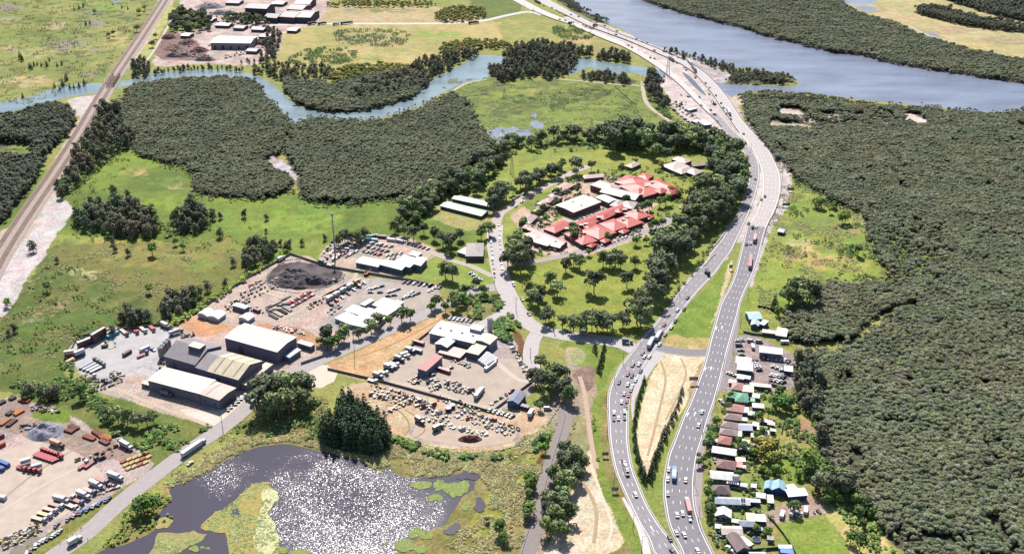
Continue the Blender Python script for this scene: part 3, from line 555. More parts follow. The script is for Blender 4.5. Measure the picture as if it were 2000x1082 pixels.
for s_, w_, m_ in (("1290,705 1300,740 1290,790 1278,840 1265,890", 1.6, TRK), ("1330,700 1340,730 1325,770 1300,820", 1.4, TRK), ("1130,930 1150,960 1165,1000 1160,1060", 2.2, TRK), ("1150,900 1180,980 1195,1030 1180,1075", 1.6, mat('#f0e4cc', .95, .4, .1)), ("790,800 815,815 830,840 810,855", 1.2, mat('#b99a74', .95, .4, .1)), ("760,790 790,812 800,835 790,850", 1.2, mat('#b99a74', .95, .4, .1)),
    ("690,700 760,675 830,640 870,618", 1.4, mat('#c89e70', .95, .4, .1)), ("660,715 740,700 800,665 850,632", 1.4, mat('#e6c49a', .95, .4, .1)), ("0,980 60,930 140,880 190,862", 1.6, mat('#c0aca0', .95, .4, .1)), ("0,1000 80,950 160,910 200,900", 1.6, mat('#e6d6cc', .95, .4, .1)), ("230,760 300,790 360,812 410,832", 3, mat('#e0c8b0', .95, .4, .1)), ("480,620 540,625 600,600 640,575 680,555", 3.5, mat('#dcc4b0', .95, .4, .1)),
    ("760,745 840,762 900,785 980,800", 4, mat('#e0ccba', .95, .4, .1)), ("880,640 960,700 1010,740 1040,745", 4, mat('#e6d4c4', .95, .4, .1)), ("505,560 530,575 590,585 650,570 690,545 700,520", 3, mat('#e0ccb8', .95, .4, .1)), ("60,0 62,1", 1, TRK)):
    if s_ != "60,0 62,1": Road('wheel_track', c=s_, wd=w_, m=m_, z=.062+.001*(len(RPOLY) % 9)); RPOLY.pop()
# lane lines
for rd, off0, off1 in ((HW, 1.0, -1.0), (HE, 1.0, -1.0)):
    mark(rd, 0, .3, off=off0, z=.24); mark(rd, 0, .3, off=off1, z=.24)
mark(HW, .37, .22, (3, 8), z=.24); mark(HW, .64, .22, (3, 8), z=.24)
mark(HE, .28, .22, (3, 8), z=.24); mark(HE, .52, .22, (3, 8), z=.24); mark(HE, .73, .22, (3, 8), z=.24)
mark(HS, .5, .22, (3, 8), z=.15); mark(HS, 0, .3, off=.8, z=.15); mark(HS, 0, .3, off=-.8, z=.15)
def arrow(rd, u, v, turn=0):
    c = rd.at(u, v); a = rd.dirn(u, v); co, si = math.cos(a), math.sin(a)
    def T(x, y): return (c[0]+x*co-y*si, c[1]+x*si+y*co, .25)
    MK.quad(T(-2.5, -.2), T(1, -.2), T(1, .2), T(-2.5, .2)); MK.poly([T(1, -.7), T(3, 0), T(1, .7)])
    if turn: MK.poly([T(-.2, .2*turn), T(.6, .2*turn), T(.6, 1.3*turn), T(-.2, 1.3*turn)][::turn])
for u in (170, 230, 290): arrow(HE, u, .14, 1); arrow(HE, u+2, .4)
for u in (60, 110): arrow(HW, u, .5); 
mk = MK.build('lane_markings', WHITE); tag(mk, kind='structure')
# kerbs
def kerb(rd, side, m, hh=.13, wd=.45, u0=0, u1=None, name='kerb'):
    u1 = rd.len if u1 is None else u1; us = np.arange(u0, u1, 5.0); v = []; f = []
    for u in us:
        W = rd.width(u); e = (-wd/W if side == 0 else 1+wd/W); a = rd.at(u, 0 if side == 0 else 1); b = rd.at(u, e)
        v += [(*a, rd.z-.02), (*a, rd.z+hh), (*b, rd.z+hh), (*b, 0)]
    for i in range(len(us)-1):
        for k in range(3): f.append((4*i+k, 4*i+k+1, 4*i+5+k, 4*i+4+k))
    o = meshobj(name, v, f, m); tag(o, kind='structure')
KM = mat('#e6deda', .8, .5, .08)
kerb(HW, 0, KM, u1=420); kerb(HW, 1, KM, u1=420); kerb(HE, 0, KM, u1=480); kerb(HE, 1, KM, u1=480); kerb(LK, 0, KM); kerb(LK, 1, KM); kerb(RB, 0, KM); kerb(RB, 1, KM)
# ---------------------------------------------------------------- railway
BAL = mat('#967c70', .95, .25, .25, stretch=(1, .25, 1)); BAL2 = mat('#bfaea4', .95, .25, .2); RUST = mat('#8c6f64', .6, .5, .1)
RW = Road('railway_bed', c="-70,640 0,505 50,425 100,352 150,275 185,215 215,165 250,112 290,52 330,-10 350,-40", wd=19, m=BAL2, z=.3)
for off, nm in ((3.0, 'ballast'), (12.5, 'ballast')):
    v = []; f = []
    for i, u in enumerate(np.arange(0, RW.len, 6.0)):
        W = RW.width(u); a = RW.at(u, (off-2.2)/W); b = RW.at(u, (off+2.2)/W); v += [(*a, .32), (*a, .62), (*b, .62), (*b, .32)]
        if i: n = 4*(i-1); f += [(n, n+1, n+5, n+4), (n+1, n+2, n+6, n+5), (n+2, n+3, n+7, n+6)]
    o = meshobj('railway_ballast', v, f, BAL); tag(o, kind='structure')
    for k, r_ in enumerate((off-.75, off+.75)):
        v = []; f = []
        for i, u in enumerate(np.arange(0, RW.len, 6.0)):
            W = RW.width(u); a = RW.at(u, (r_-.12)/W); b = RW.at(u, (r_+.12)/W); v += [(*a, .62), (*a, .8), (*b, .8), (*b, .62)]
            if i: n = 4*(i-1); f += [(n, n+1, n+5, n+4), (n+1, n+2, n+6, n+5), (n+2, n+3, n+7, n+6)]
        o = meshobj('rail', v, f, RUST); tag(o, 'brown steel rail of the %s track, %s side' % ('western' if off < 5 else 'eastern', 'western' if k == 0 else 'eastern'), 'rail', 'rails of the two railway tracks')
# ---------------------------------------------------------------- foliage
LEAF = attr_mat('leaves', k2=1.8, rough=.75, fine=1.5, amt=.12, big=.045, rnd=.32, spec=.2, hue=((.02, .09), (.15, .08)), bigamt=.2)
_b = LEAF.node_tree.nodes['Principled BSDF']
BARK = mat('#8c7f72', .9, 2, .3, k=.3); BARKL = mat('#b9aca0', .9, 2, .3, k=.4)
def leaves(lobes, n, size, cols, seed, up=.35, flat=1.0, asp=.75):
    """quads spread through and over ellipsoid lobes; lobes = (x,y,z,rx,ry,rz)"""
    r = np.random.default_rng(seed); V = []; Fq = []; C = []
    w_ = np.array([l[3]*l[4]+l[3]*l[5] for l in lobes]); w_ = w_/w_.sum()
    for l, k in zip(lobes, np.maximum((w_*n).astype(int), 4)):
        d = r.normal(size=(k, 3)); d /= np.linalg.norm(d, axis=1)[:, None]
        d[:, 2] = np.where(d[:, 2] < -.35, -d[:, 2], d[:, 2])
        rad = r.uniform(.72, 1.04, k)[:, None]
        c = np.array(l[:3])+d*rad*np.array(l[3:6])
        nn = d+r.normal(size=(k, 3))*.45+np.array([0, 0, up]); nn /= np.linalg.norm(nn, axis=1)[:, None]
        t = np.cross(nn, r.normal(size=(k, 3))); t /= np.linalg.norm(t, axis=1)[:, None]; b = np.cross(nn, t)
        s = size*r.uniform(.6, 1.25, k)[:, None]; s2 = s*asp
        V.append(np.stack([c-t*s-b*s2*.6, c+t*s*.7-b*s2, c+t*s+b*s2*.7, c-t*s*.6+b*s2], 1).reshape(-1, 3))
        ci = r.integers(0, len(cols), k); br = r.uniform(.75, 1.25, k)[:, None]
        C.append(np.repeat(np.array([lin(q) for q in cols])[ci]*br*np.array([.93, 1.02, .93]), 4, 0))
    V = np.concatenate(V); C = np.concatenate(C); return V, np.arange(len(V)).reshape(-1, 4), C
def gum_lobes(r, H_, W_, n):
    L = []
    for k in range(n):
        a = r.uniform(0, 6.28); q = math.sqrt(r.uniform(0, 1))*W_*.62; z = H_*(r.uniform(.38, .84)-.10*q/W_)
        s = W_*r.uniform(.34, .5); L.append((q*math.cos(a), q*math.sin(a), z, s, s, s*.72))
    return L
def trunk_mb(H_, r0, lobes, lim=5):
    m = MB(); m.tube((0, 0, -.2), (.1, .05, H_*.45), r0, r0*.6, 6)
    m.tube((.1, .05, H_*.45), (0, .1, H_*.75), r0*.6, r0*.2, 5)
    for l in lobes[:lim]: m.tube((.1, .05, H_*.38), (l[0]*.85, l[1]*.85, l[2]), r0*.42, r0*.1, 4)
    return m
PROTO = {}
NT = {}; GS = {'gum_tree': 1.42, 'swamp_oak': 1.12, 'leafy_tree': 1.2, 'pine_tree': 1.12, 'wattle_tree': 1.25}
def make_tree(kind, var, lobes, n, size, cols, H_, r0, bark, up=.35, asp=.75):
    v, f, c = leaves(lobes, n, size, cols, hash((len(kind), var)) % 9999, up, asp=asp)
    PROTO.setdefault(kind, []).append((trunk_mb(H_, r0, lobes).mesh(kind+'_trunk', [bark]), npmesh(kind+'_crown', v, f, c, [LEAF]), H_))
rr = np.random.default_rng(3)
GC = [['#8a9462', '#7a8656', '#9aa26e'], ['#6b7157', '#5f664c', '#7a7d60'], ['#62684f', '#555c48', '#74775c'], ['#757558', '#676950', '#838062'], ['#5b6150', '#6c6355', '#6d7058'], ['#6f7a4c', '#5f6c42', '#7f8656']]
for i in range(6):
    L = gum_lobes(rr, 15, 6.0, 11); make_tree('gum_tree', i, L, 820, .6, GC[i % 6], 14, .38, BARKL)
for i in range(4):     # swamp oaks: narrow, dark, feathery
    L = []
    for k in range(7):
        z = 2.4+k*1.15; s = 3.1*(1-.055*k)*rr.uniform(.75, 1.15); L.append((rr.uniform(-1.5, 1.5), rr.uniform(-1.5, 1.5), z, s, s, s*.85))
    make_tree('swamp_oak', i, L, 520, .5, [['#676a58', '#5c5e50', '#737058'], ['#74685c', '#665f50', '#7c7262'], ['#656e58', '#58624e', '#72765a'], ['#7d6c60', '#6b6054', '#6f6a56']][i], 12, .28, BARK)
for i in range(3):     # conifers with tiered whorls
    L = []
    for k in range(8):
        s = 2.7*(1-k/8.6); L.append((0, 0, 1.4+k*1.25, s, s, .55))
    make_tree('pine_tree', i, L, 380, .4, [['#46553e', '#3e4c3a'], ['#4a5a40', '#425038'], ['#4c563c', '#3c4a38']][i], 12, .25, BARK, up=.5)
for i in range(4):     # broad garden trees
    L = [(rr.uniform(-1.4, 1.4), rr.uniform(-1.4, 1.4), rr.uniform(3, 5), rr.uniform(1.5, 2.2), rr.uniform(1.5, 2.2), rr.uniform(1.3, 1.8)) for _ in range(6)]
    make_tree('leafy_tree', i, L, 380, .42, [['#6b8440', '#5e7638', '#7a9248'], ['#566c3c', '#4c6236', '#647842'], ['#7f9840', '#8aa248', '#6e8638'], ['#64744a', '#566640', '#728052']][i], 6.5, .2, BARK)
for i in range(2):     # flowering wattle
    L = [(rr.uniform(-1.4, 1.4), rr.uniform(-1.4, 1.4), rr.uniform(2.4, 4), rr.uniform(1.5, 2.1), rr.uniform(1.5, 2.1), rr.uniform(1.2, 1.7)) for _ in range(5)]
    make_tree('wattle_tree', i, L, 340, .4, [['#8f8a48', '#a89448', '#6d7644', '#b59a44'], ['#7d8348', '#9a8f48', '#6a7040']][i], 5, .18, BARK)
def leafobj(name, lobes, n, size, cols, seed, up=.35, asp=.75):
    v, f, c = leaves(lobes, n, size, cols, seed, up, asp=asp); return bpy.data.objects.new(name, npmesh(name, v, f, c, [LEAF]))
# ---- foliage nobody could count: one object per wood, clumps set out by geometry nodes
def scatter(name, P3, sc, protos, label=None, cat=None, kind='stuff', seed=0):
    me = bpy.data.meshes.new(name); me.vertices.add(len(P3)); me.vertices.foreach_set('co', P3.astype(np.float32).ravel())
    a = me.attributes.new('sc', 'FLOAT', 'POINT'); a.data.foreach_set('value', sc.astype(np.float32))
    r = np.random.default_rng(seed); a = me.attributes.new('rz', 'FLOAT', 'POINT'); a.data.foreach_set('value', r.uniform(0, 6.28, len(P3)).astype(np.float32))
    a = me.attributes.new('pick', 'INT', 'POINT'); a.data.foreach_set('value', r.integers(0, len(protos), len(P3)).astype(np.int32))
    o = link(bpy.data.objects.new(name, me)); tag(o, label, cat, kind=kind)
    c = bpy.data.collections.new(name+'_kinds')
    for p in protos: c.objects.link(p)
    t = bpy.data.node_groups.new(name, 'GeometryNodeTree'); t.interface.new_socket('Geometry', in_out='INPUT', socket_type='NodeSocketGeometry')
    t.interface.new_socket('Geometry', in_out='OUTPUT', socket_type='NodeSocketGeometry')
    N = t.nodes; gi = N.new('NodeGroupInput'); gox = N.new('NodeGroupOutput'); ip = N.new('GeometryNodeInstanceOnPoints'); ci = N.new('GeometryNodeCollectionInfo')
    ci.inputs['Collection'].default_value = c; ci.inputs['Separate Children'].default_value = True; ci.inputs['Reset Children'].default_value = True
    def na(nm, ty):
        n = N.new('GeometryNodeInputNamedAttribute'); n.data_type = ty; n.inputs['Name'].default_value = nm; return n.outputs['Attribute']
    cx = N.new('ShaderNodeCombineXYZ'); t.links.new(na('rz', 'FLOAT'), cx.inputs[2]); t.links.new(cx.outputs[0], ip.inputs['Rotation'])
    t.links.new(na('sc', 'FLOAT'), ip.inputs['Scale']); ip.inputs['Pick Instance'].default_value = True; t.links.new(na('pick', 'INT'), ip.inputs['Instance Index'])
    t.links.new(gi.outputs[0], ip.inputs['Points']); t.links.new(ci.outputs[0], ip.inputs['Instance']); t.links.new(ip.outputs[0], gox.inputs[0])
    md = o.modifiers.new('clumps', 'NODES'); md.node_group = t; return o
def fill(poly, sp, seed=1, jit=.45, holes=(), dens=None, warp=0):
    """points about sp metres apart inside a traced patch of land"""
    poly = smooth(pts(poly), 3) if isinstance(poly, str) else poly
    w_ = PA(poly)[:, :2]; x0, y0 = w_.min(0); x1, y1 = w_.max(0); r = np.random.default_rng(seed)
    gx, gy = np.meshgrid(np.arange(x0, x1+sp, sp), np.arange(y0, y1+sp, sp*.87)); gx[1::2] += sp/2
    gx = gx+r.uniform(-jit, jit, gx.shape)*sp; gy = gy+r.uniform(-jit, jit, gx.shape)*sp
    px, py = UN(gx+(fbm(gx/8, gy/8, 2)-.5)*warp, gy+(fbm(gx/8, gy/8, 8)-.5)*warp); m = inpoly(px, py, poly)
    for h_ in holes: m &= ~inpoly(px, py, smooth(pts(h_), 2))
    for rp in RPOLY: m &= ~inpoly(gx, gy, rp)
    if dens is not None: m &= r.random(gx.shape) < dens(gx, gy, px, py)
    return np.stack([gx[m], gy[m], np.zeros(m.sum())], 1)
def clump(i, cols, h_=5.2, w_=2.3, n=170, size=.4, k=3):
    r = np.random.default_rng(i+50); L = [(r.uniform(-1, 1)*w_*.35, r.uniform(-1, 1)*w_*.35, h_*r.uniform(.62, .82), w_*r.uniform(.5, .75), w_*r.uniform(.5, .75), h_*r.uniform(.2, .32)) for _ in range(k)]
    return leafobj('canopy_clump', L, n, size, cols, i, up=.8)
MG = [clump(i, c) for i, c in enumerate([['#7e7e60', '#6a6a50', '#8f8d6e'], ['#74765a', '#62644c', '#85866a'], ['#7c786a', '#67645a', '#8c887a'], ['#6f7254', '#7f8260', '#5f624a'], ['#7a7658', '#68664e', '#8a8868']])]
MW = [clump(i+10, c) for i, c in enumerate([['#72745a', '#64664e', '#828468'], ['#6e6e52', '#60624a', '#7c7c5e'], ['#78765e', '#666650', '#88866a']])]
MD = [clump(i+20, c, 8, 2.8, 190, .42, 4) for i, c in enumerate([['#5a5f4c', '#4e5344', '#676a54'], ['#5f5a50', '#524f46', '#6a6458'], ['#555d48', '#4b5240', '#626a50']])]
def hole_d(gx, gy, px, py):
    return np.where((px > 1690) & (px < 1850) & (py > 445) & (py < 550) & (fbm(gx/6, gy/6, 3) > .42), .25, 1.)*np.where(fbm(gx/16, gy/16, 9, 3) > .74, .15, 1.)
HS_ = ["1518,214 1548,211 1578,223 1560,234 1528,230", "1768,222 1792,224 1814,237 1808,248 1783,245 1764,234", "1500,232 1530,238 1582,243 1576,255 1508,252",
       "1656,672 1668,658 1690,636 1720,614 1760,597 1790,592 1784,606 1740,624 1700,650 1682,668 1672,682 1658,686"]
def sand_d(gx, gy, px, py):
    d_ = hole_d(gx, gy, px, py); s_ = (px > 1550) & (px < 1750) & (py > 221) & (py < 250); return np.where(s_, (fbm(gx/9, gy/9, 30) > .5)*.8, d_)
CLEFT = ("560,262 572,262 560,290 552,300 575,325 588,345 586,366 572,366 566,350 545,338 524,322 528,306 545,300",)
def wood(key, name, protos, sp, lo, hi, label, dens=None, holes=(), seed=1):
    p = fill(F_WOOD[key], sp, seed, holes=holes, dens=dens, warp=16)
    s_ = np.random.default_rng(seed).uniform(lo, hi, len(p))*(.62+.8*fbm(p[:, 0]/16, p[:, 1]/16, 6, 3))
    return scatter(name, p, s_, protos, label, 'trees', seed=seed)
wood('mangrove_south', 'mangrove_forest', MG, 2.1, .62, 1.08, 'dense grey green mangrove forest filling the right side', sand_d, HS_, 1)
wood('mangrove_north', 'mangrove_forest', MG, 3.2, .8, 1.3, 'grey green mangrove belt on the far bank of the river', None, (), 2)
wood('mangrove_west', 'mangrove_forest', MW, 2.3, .6, 1.1, 'dark mangrove thicket between the railway and the creek bend', None, CLEFT, 3)
wood('mangrove_centre', 'mangrove_forest', MW, 2.3, .6, 1.1, 'dark mangrove thicket south of the creek beside the marsh', None, CLEFT, 4)
wood('mangrove_bend', 'mangrove_forest', MW, 3.0, .8, 1.3, 'mangroves inside the bend of the winding creek', None, (), 5)
wood('wood_left', 'swamp_woodland', MD, 3.4, .8, 1.2, 'dark swamp woodland left of the railway embankment', lambda gx, gy, px, py: np.where((px < 62) & (py > 280) & (py < 312), 0, 1.), (), 6)
wood('hedge_far', 'tree_belt', MD, 4, .8, 1.3, 'narrow dark tree belt crossing the dry far paddock', None, (), 7)
wood('wood_far', 'tree_belt', MD, 4, .8, 1.3, 'dark wood in the far top right corner', None, (), 8)
wood('bank_strip_right', 'bank_trees', MG, 3.2, .7, 1.1, 'low trees along the south bank of the river', lambda gx, gy, px, py: (fbm(gx/12, gy/12, 5) > .42)*1., (), 9)
wood('river_strip', 'bank_trees', MD, 3.4, .6, .95, 'trees on the point between highway bridge and river', lambda gx, gy, px, py: (fbm(gx/14, gy/14, 25) > .38)*1., ("1335,118 1380,122 1428,142 1425,160 1400,160 1365,142 1335,126",), 10)
wood('bank_highway', 'bank_trees', MD, 3.6, .6, .9, 'trees between the far highway and the river', lambda gx, gy, px, py: (fbm(gx/14, gy/14, 25) > .45)*1., (), 11)
for k_, pr_, n_, l_ in (('mangrove_south', MG, 10, 'scattered young mangroves thinning out at the edge of the big forest'), ('mangrove_west', MW, 9, 'scattered saplings round the western mangrove thicket'), ('mangrove_centre', MW, 9, 'scattered saplings round the central mangrove thicket')):
    in_ = smooth(pts(F_WOOD[k_]), 2); p = fill(grow(F_WOOD[k_], n_), 3.4, 90, holes=CLEFT, dens=lambda gx, gy, px, py: (~inpoly(px, py, in_))*(fbm(gx/12, gy/12, 91, 3) > .44)*.75*(py > 190), warp=10)
    scatter('saplings', p, np.random.default_rng(9).uniform(.3, .8, len(p)), pr_, l_, 'saplings', seed=9)
# scrub, reeds and shrubs
def tuft(i, cols, h_=.9, w_=1.1, n=26):
    return leafobj('tuft', [(0, 0, h_*.3, w_, w_, h_*.55)], n, .36, cols, i+80, up=1.2, asp=.6)
SCR = [clump(i+30, c, 1.9, 1.5, 70, .34, 2) for i, c in enumerate([['#6f8a42', '#5e7a3a', '#82994e'], ['#84955a', '#74864c', '#93a266'], ['#5f7844', '#54693c', '#6f8850']])]
SCY = [clump(i+35, c, 2.2, 1.7, 80, .36, 2) for i, c in enumerate([['#9aa64c', '#8a9a44', '#acb45c'], ['#8f9a50', '#a6aa5c', '#7c8a44']])]
RDS = [tuft(i, c) for i, c in enumerate([['#ab9b70', '#958a5e', '#c2b286'], ['#9a9764', '#888654', '#b0ac78'], ['#988462', '#847254', '#b09a74']])]
RDP = [tuft(i+5, c) for i, c in enumerate([['#b3b080', '#a2a070', '#c6c294'], ['#98a464', '#889656', '#a8b070']])]
def scrub(name, poly, protos, sp, lo, hi, label, th=.5, ns=10, seed=1, cat='shrubs', warp=6):
    p = fill(poly, sp, seed, dens=lambda gx, gy, px, py: (fbm(gx/ns, gy/ns, seed+40, 3) > th)*1., warp=warp)
    if len(p): scatter(name, p, np.random.default_rng(seed).uniform(lo, hi, len(p)), protos, label, cat, seed=seed)
scrub('reeds', "330,955 400,925 480,875 560,862 640,880 700,898 740,915 775,905 800,928 860,930 900,918 940,930 960,960 1000,900 1060,880 1090,815 1000,872 930,882 850,876 780,853 730,890 640,870 600,850 560,850 470,860 400,900 340,940", RDS, 1.15, .6, 1.3, 'straw brown reeds fringing the north shore of the pond', .36, 8, 21, 'reeds')
scrub('reeds', "940,930 960,960 930,1010 890,1050 870,1082 1010,1082 1040,960 1060,900 1000,890", RDS, 1.3, .5, 1.2, 'brown reeds and grass between the pond and the gravel track', .4, 8, 22, 'reeds')
scrub('reeds', ISL[0][0], RDP, 1.5, .4, .9, 'olive reeds growing on the long spit in the pond', .45, 7, 23, 'reeds', 1)
scrub('reeds', ISL[2][0], RDP, 1.5, .4, .9, 'pale reeds growing on the floating mat at the pond edge', .45, 7, 24, 'reeds', 1)
scrub('reeds', "340,1010 300,1030 250,1058 200,1070 240,1010 290,975 320,960 335,975 310,1000", SCY, 1.7, .4, .9, 'yellow green reeds between the road and the pond', .42, 7, 25, 'reeds')
scrub('shrubs', "745,852 790,858 860,880 930,892 1010,882 1050,862 1085,820 1080,850 1050,880 1000,893 930,902 850,895 780,872", SCR, 2.2, .7, 1.7, 'green shrubs on the bank below the equipment yard', .46, 9, 26)
scrub('shrubs', "600,790 640,795 630,850 600,860 480,850 470,830 560,830", SCR, 2.2, .5, 1.2, 'scrub between the road and the big pine clump', .5, 9, 27)
scrub('shrubs', "130,700 180,690 190,740 200,775 300,830 430,838 330,920 300,900 262,868 150,812 60,770 0,770 0,740 100,750", SCR, 2.6, .5, 1.4, 'green scrub between the container yard and the truck yard', .52, 12, 28)
scrub('shrubs', "0,600 60,560 110,500 200,560 260,600 220,640 130,680 40,720 0,740", SCR, 3, .4, 1.0, 'rough tussock scrub on the marshy meadow', .6, 9, 29)
scrub('shrubs', "160,240 262,285 240,340 170,400 150,420 300,440 420,450 480,430 520,470 440,500 300,480 150,470 140,400", SCR, 3.4, .4, .9, 'young saplings dotted over the green wetland', .62, 9, 30)
scrub('shrubs', "380,600 450,560 540,500 560,498 480,550 400,606 350,632 330,640 320,620", SCY, 2.3, .7, 1.5, 'pale green shrubs along the recycling yard fence', .42, 9, 31)
scrub('shrubs', "905,590 940,570 975,578 980,600 950,622 915,622", SCR, 2, .7, 1.5, 'mixed shrubs on the verge beside the junction', .45, 9, 32)
scrub('shrubs', "990,600 1005,600 1028,635 1022,642 1000,632", SCR, 2, .7, 1.4, 'shrubs on the traffic island at the junction', .4, 9, 33)
scrub('shrubs', "960,640 985,620 1005,640 1000,670 975,665", SCR, 2, .9, 1.8, 'bushes behind the white depot', .38, 9, 34)
scrub('shrubs', "1500,300 1560,330 1600,380 1690,430 1720,520 1745,550 1620,560 1520,540 1490,500 1530,440 1540,380", SCR, 3.2, .5, 1.3, 'scattered scrub on the field beside the mangroves', .66, 12, 35)
scrub('shrubs', "1540,800 1600,790 1620,900 1640,960 1700,1000 1750,1082 1700,1082 1640,1000 1600,960 1540,900", SCR, 2.6, .6, 1.5, 'rough scrub on the strip between gardens and mangroves', .52, 9, 36)
scrub('shrubs', "1095,820 1110,770 1170,770 1160,830 1175,930 1150,870 1118,850 1070,960 1040,960 1080,870", SCR, 2.4, .4, 1.1, 'weeds on the bare ground beside the gravel track', .62, 9, 37)
scrub('shrubs', "0,0 290,0 190,160 0,205", SCR, 5, .4, 1.0, 'scattered tussocks on the far left wetland', .64, 14, 38)
scrub('shrubs', "660,60 790,60 790,88 740,92 660,84", SCR, 3, .6, 1.1, 'grey scrub in the middle of the fenced paddock', .48, 9, 39)
scrub('shrubs', "565,115 610,95 690,95 690,118 650,128 570,130", SCR, 3, .7, 1.4, 'scrub at the south west corner of the paddock', .48, 9, 40)
scrub('shrubs', "1080,55 1150,52 1160,75 1100,78", SCR, 3, .7, 1.4, 'bushes on the verge west of the far highway', .45, 9, 41)
scrub('shrubs', "1000,200 1100,175 1230,180 1245,240 1230,260 1180,205 1080,215", SCR, 3, .4, .9, 'dark rushes on the green marsh', .6, 12, 42)
scrub('shrubs', "1265,150 1275,170 1300,215 1340,250 1330,262 1290,225 1262,180", SCR, 2.6, .8, 1.8, 'bushes between the haul track and highway works', .4, 9, 43)
scrub('shrubs', "1395,300 1455,320 1450,390 1400,470 1300,620 1255,640 1235,652 1246,655 1290,610 1345,535 1405,450 1446,390 1455,340 1440,300", SCR, 2.3, .6, 1.3, 'low scrub along the highway embankment', .42, 9, 44)
for i_, (a_, l_) in enumerate([("0,600 60,560 110,480 260,540 320,590 220,640 130,680 130,740 40,760 0,745", 'straw coloured tussocks on the dark green marsh'), ("110,470 300,480 470,500 470,540 330,600 200,540 120,520", 'dry tussocks on the olive meadow'), ("880,155 1230,165 1330,250 1180,285 960,285 905,210", 'rough sedge on the green marsh below the creek'), ("0,0 300,0 180,160 0,195", 'dry tussocks over the far wetland'), ("1510,300 1690,430 1740,550 1600,600 1480,600 1500,430", 'tall dry grass on the field beside the mangroves'), ("440,820 600,770 640,790 620,850 470,870 360,930 300,990 240,1010 330,930", 'rank grass between road and pond')]):
    scrub('grass_tussocks', a_, RDS if i_ != 2 else [RDS[1], RDP[1]], 2.2, .4, 1.1, l_, (.64, .64, .54, .62, .52, .5)[i_], 11, 70+i_, 'tussocks')
scrub('reeds', "1692,440 1760,452 1815,478 1855,520 1795,552 1745,556 1728,525 1702,480", SCY, 2.6, .6, 1.3, 'yellow green thicket running into the mangroves', .36, 10, 60)
for i_, (a_, b_, c_, d_) in enumerate([(822,947,20,9),(857,947,14,9),(887,956,22,14),(815,1039,17,9),(790,1065,18,12),(818,1073,16,10)]):
    scrub('reeds', ' '.join('%.0f,%.0f' % (a_+c_*math.cos(t), b_+d_*math.sin(t)) for t in np.linspace(0, 6.28, 9)[:-1]), RDP, 1.5, .3, .8, 'low reeds on a floating weed patch in the pond', .4, 5, 61+i_, 'reeds', 3)
scrub('shrubs', "1372,690 1380,700 1400,770 1385,850 1368,850 1385,780 1376,730", SCR, 2.2, .5, 1.0, 'small shrubs on the eastern rim of the sandy median', .9, 9, 45)
scrub('shrubs', "1395,830 1420,760 1510,760 1560,800 1600,900 1600,960 1520,1000 1500,1082 1400,1082 1385,1000 1375,930", SCR, 2.6, .5, 1.2, 'garden shrubs and hedges in the yards of the street', .6, 6, 46)
scrub('shrubs', "1020,420 1100,360 1200,330 1340,330 1350,400 1320,450 1200,480 1060,500 1000,480", SCR, 2.8, .6, 1.4, 'garden beds and shrubs around the hospital', .63, 6, 47)
scrub('shrubs', "1000,280 1190,268 1380,280 1400,300 1300,300 1180,292 1060,300 990,310", SCR, 2.8, .8, 1.7, 'undergrowth beneath the gums behind the hospital', .56, 7, 48)
scrub('shrubs', "770,440 800,395 840,378 905,335 965,290 1000,285 990,310 945,370 880,385 815,445", SCR, 2.6, .9, 2.0, 'undergrowth between mangroves and green roofed sheds', .55, 8, 49)
scrub('shrubs', "175,228 212,210 240,245 264,270 200,327 150,370 112,386 116,352 148,292", SCR, 2.8, .8, 1.8, 'undergrowth beneath the swamp oaks by the railway', .5, 8, 50)
scrub('shrubs', "142,450 150,432 260,390 330,440 340,430 390,400 410,450 350,462 290,470 200,465", SCR, 2.8, .7, 1.5, 'undergrowth in the wetland clumps', .55, 8, 51)
# ---- trees one can tell apart
def put_tree(kind, x, y, z=None, sc=1.0, var=None, rz=None, w3=None, group=None, label=None, cat='tree'):
    """x, y = the foot of the trunk in the photograph"""
    t = PROTO[kind]; i = random.randrange(len(t)) if var is None else var % len(t); tm, cm, H_ = t[i]
    p = Vector(w3) if w3 is not None else P(x, y)
    e = empty(kind, p, random.uniform(0, 6.28) if rz is None else rz); s_ = sc*random.uniform(.93, 1.07)*GS[kind]
    e.scale = (s_*random.uniform(.92, 1.08), s_*random.uniform(.92, 1.08), s_)
    for nm, me in (('trunk', tm), ('crown', cm)): link(bpy.data.objects.new(nm, me), e)
    tag(e, label, cat, group); NT[kind] = NT.get(kind, 0)+1; return e
_O = ['first', 'second', 'third', 'fourth', 'fifth', 'sixth', 'seventh', 'eighth', 'ninth', 'tenth', 'eleventh', 'twelfth', 'thirteenth', 'fourteenth', 'fifteenth', 'sixteenth', 'seventeenth', 'eighteenth', 'nineteenth', 'twentieth']
ORD = _O+['%s %s' % (t, o_) for t in ('twenty', 'thirty', 'forty', 'fifty', 'sixty') for o_ in _O[:9]]
def row_trees(kind, s_, sc, desc, where, group, vary=.12):
    pl = [p for p in pts(s_)]; pl.sort(key=lambda p: p[0])
    for i, p in enumerate(pl):
        o_ = ('%s, %s from the left' % (where, ORD[i]) if len(pl) > 1 and i < 20 else where)
        put_tree(kind, p[0], p[1], sc=(p[2] if len(p) > 2 else sc)*random.uniform(1-vary, 1+vary), group=group if len(pl) > 1 else None, label=('%s%s' % (desc, o_)).strip())
WHOLE = {}; 
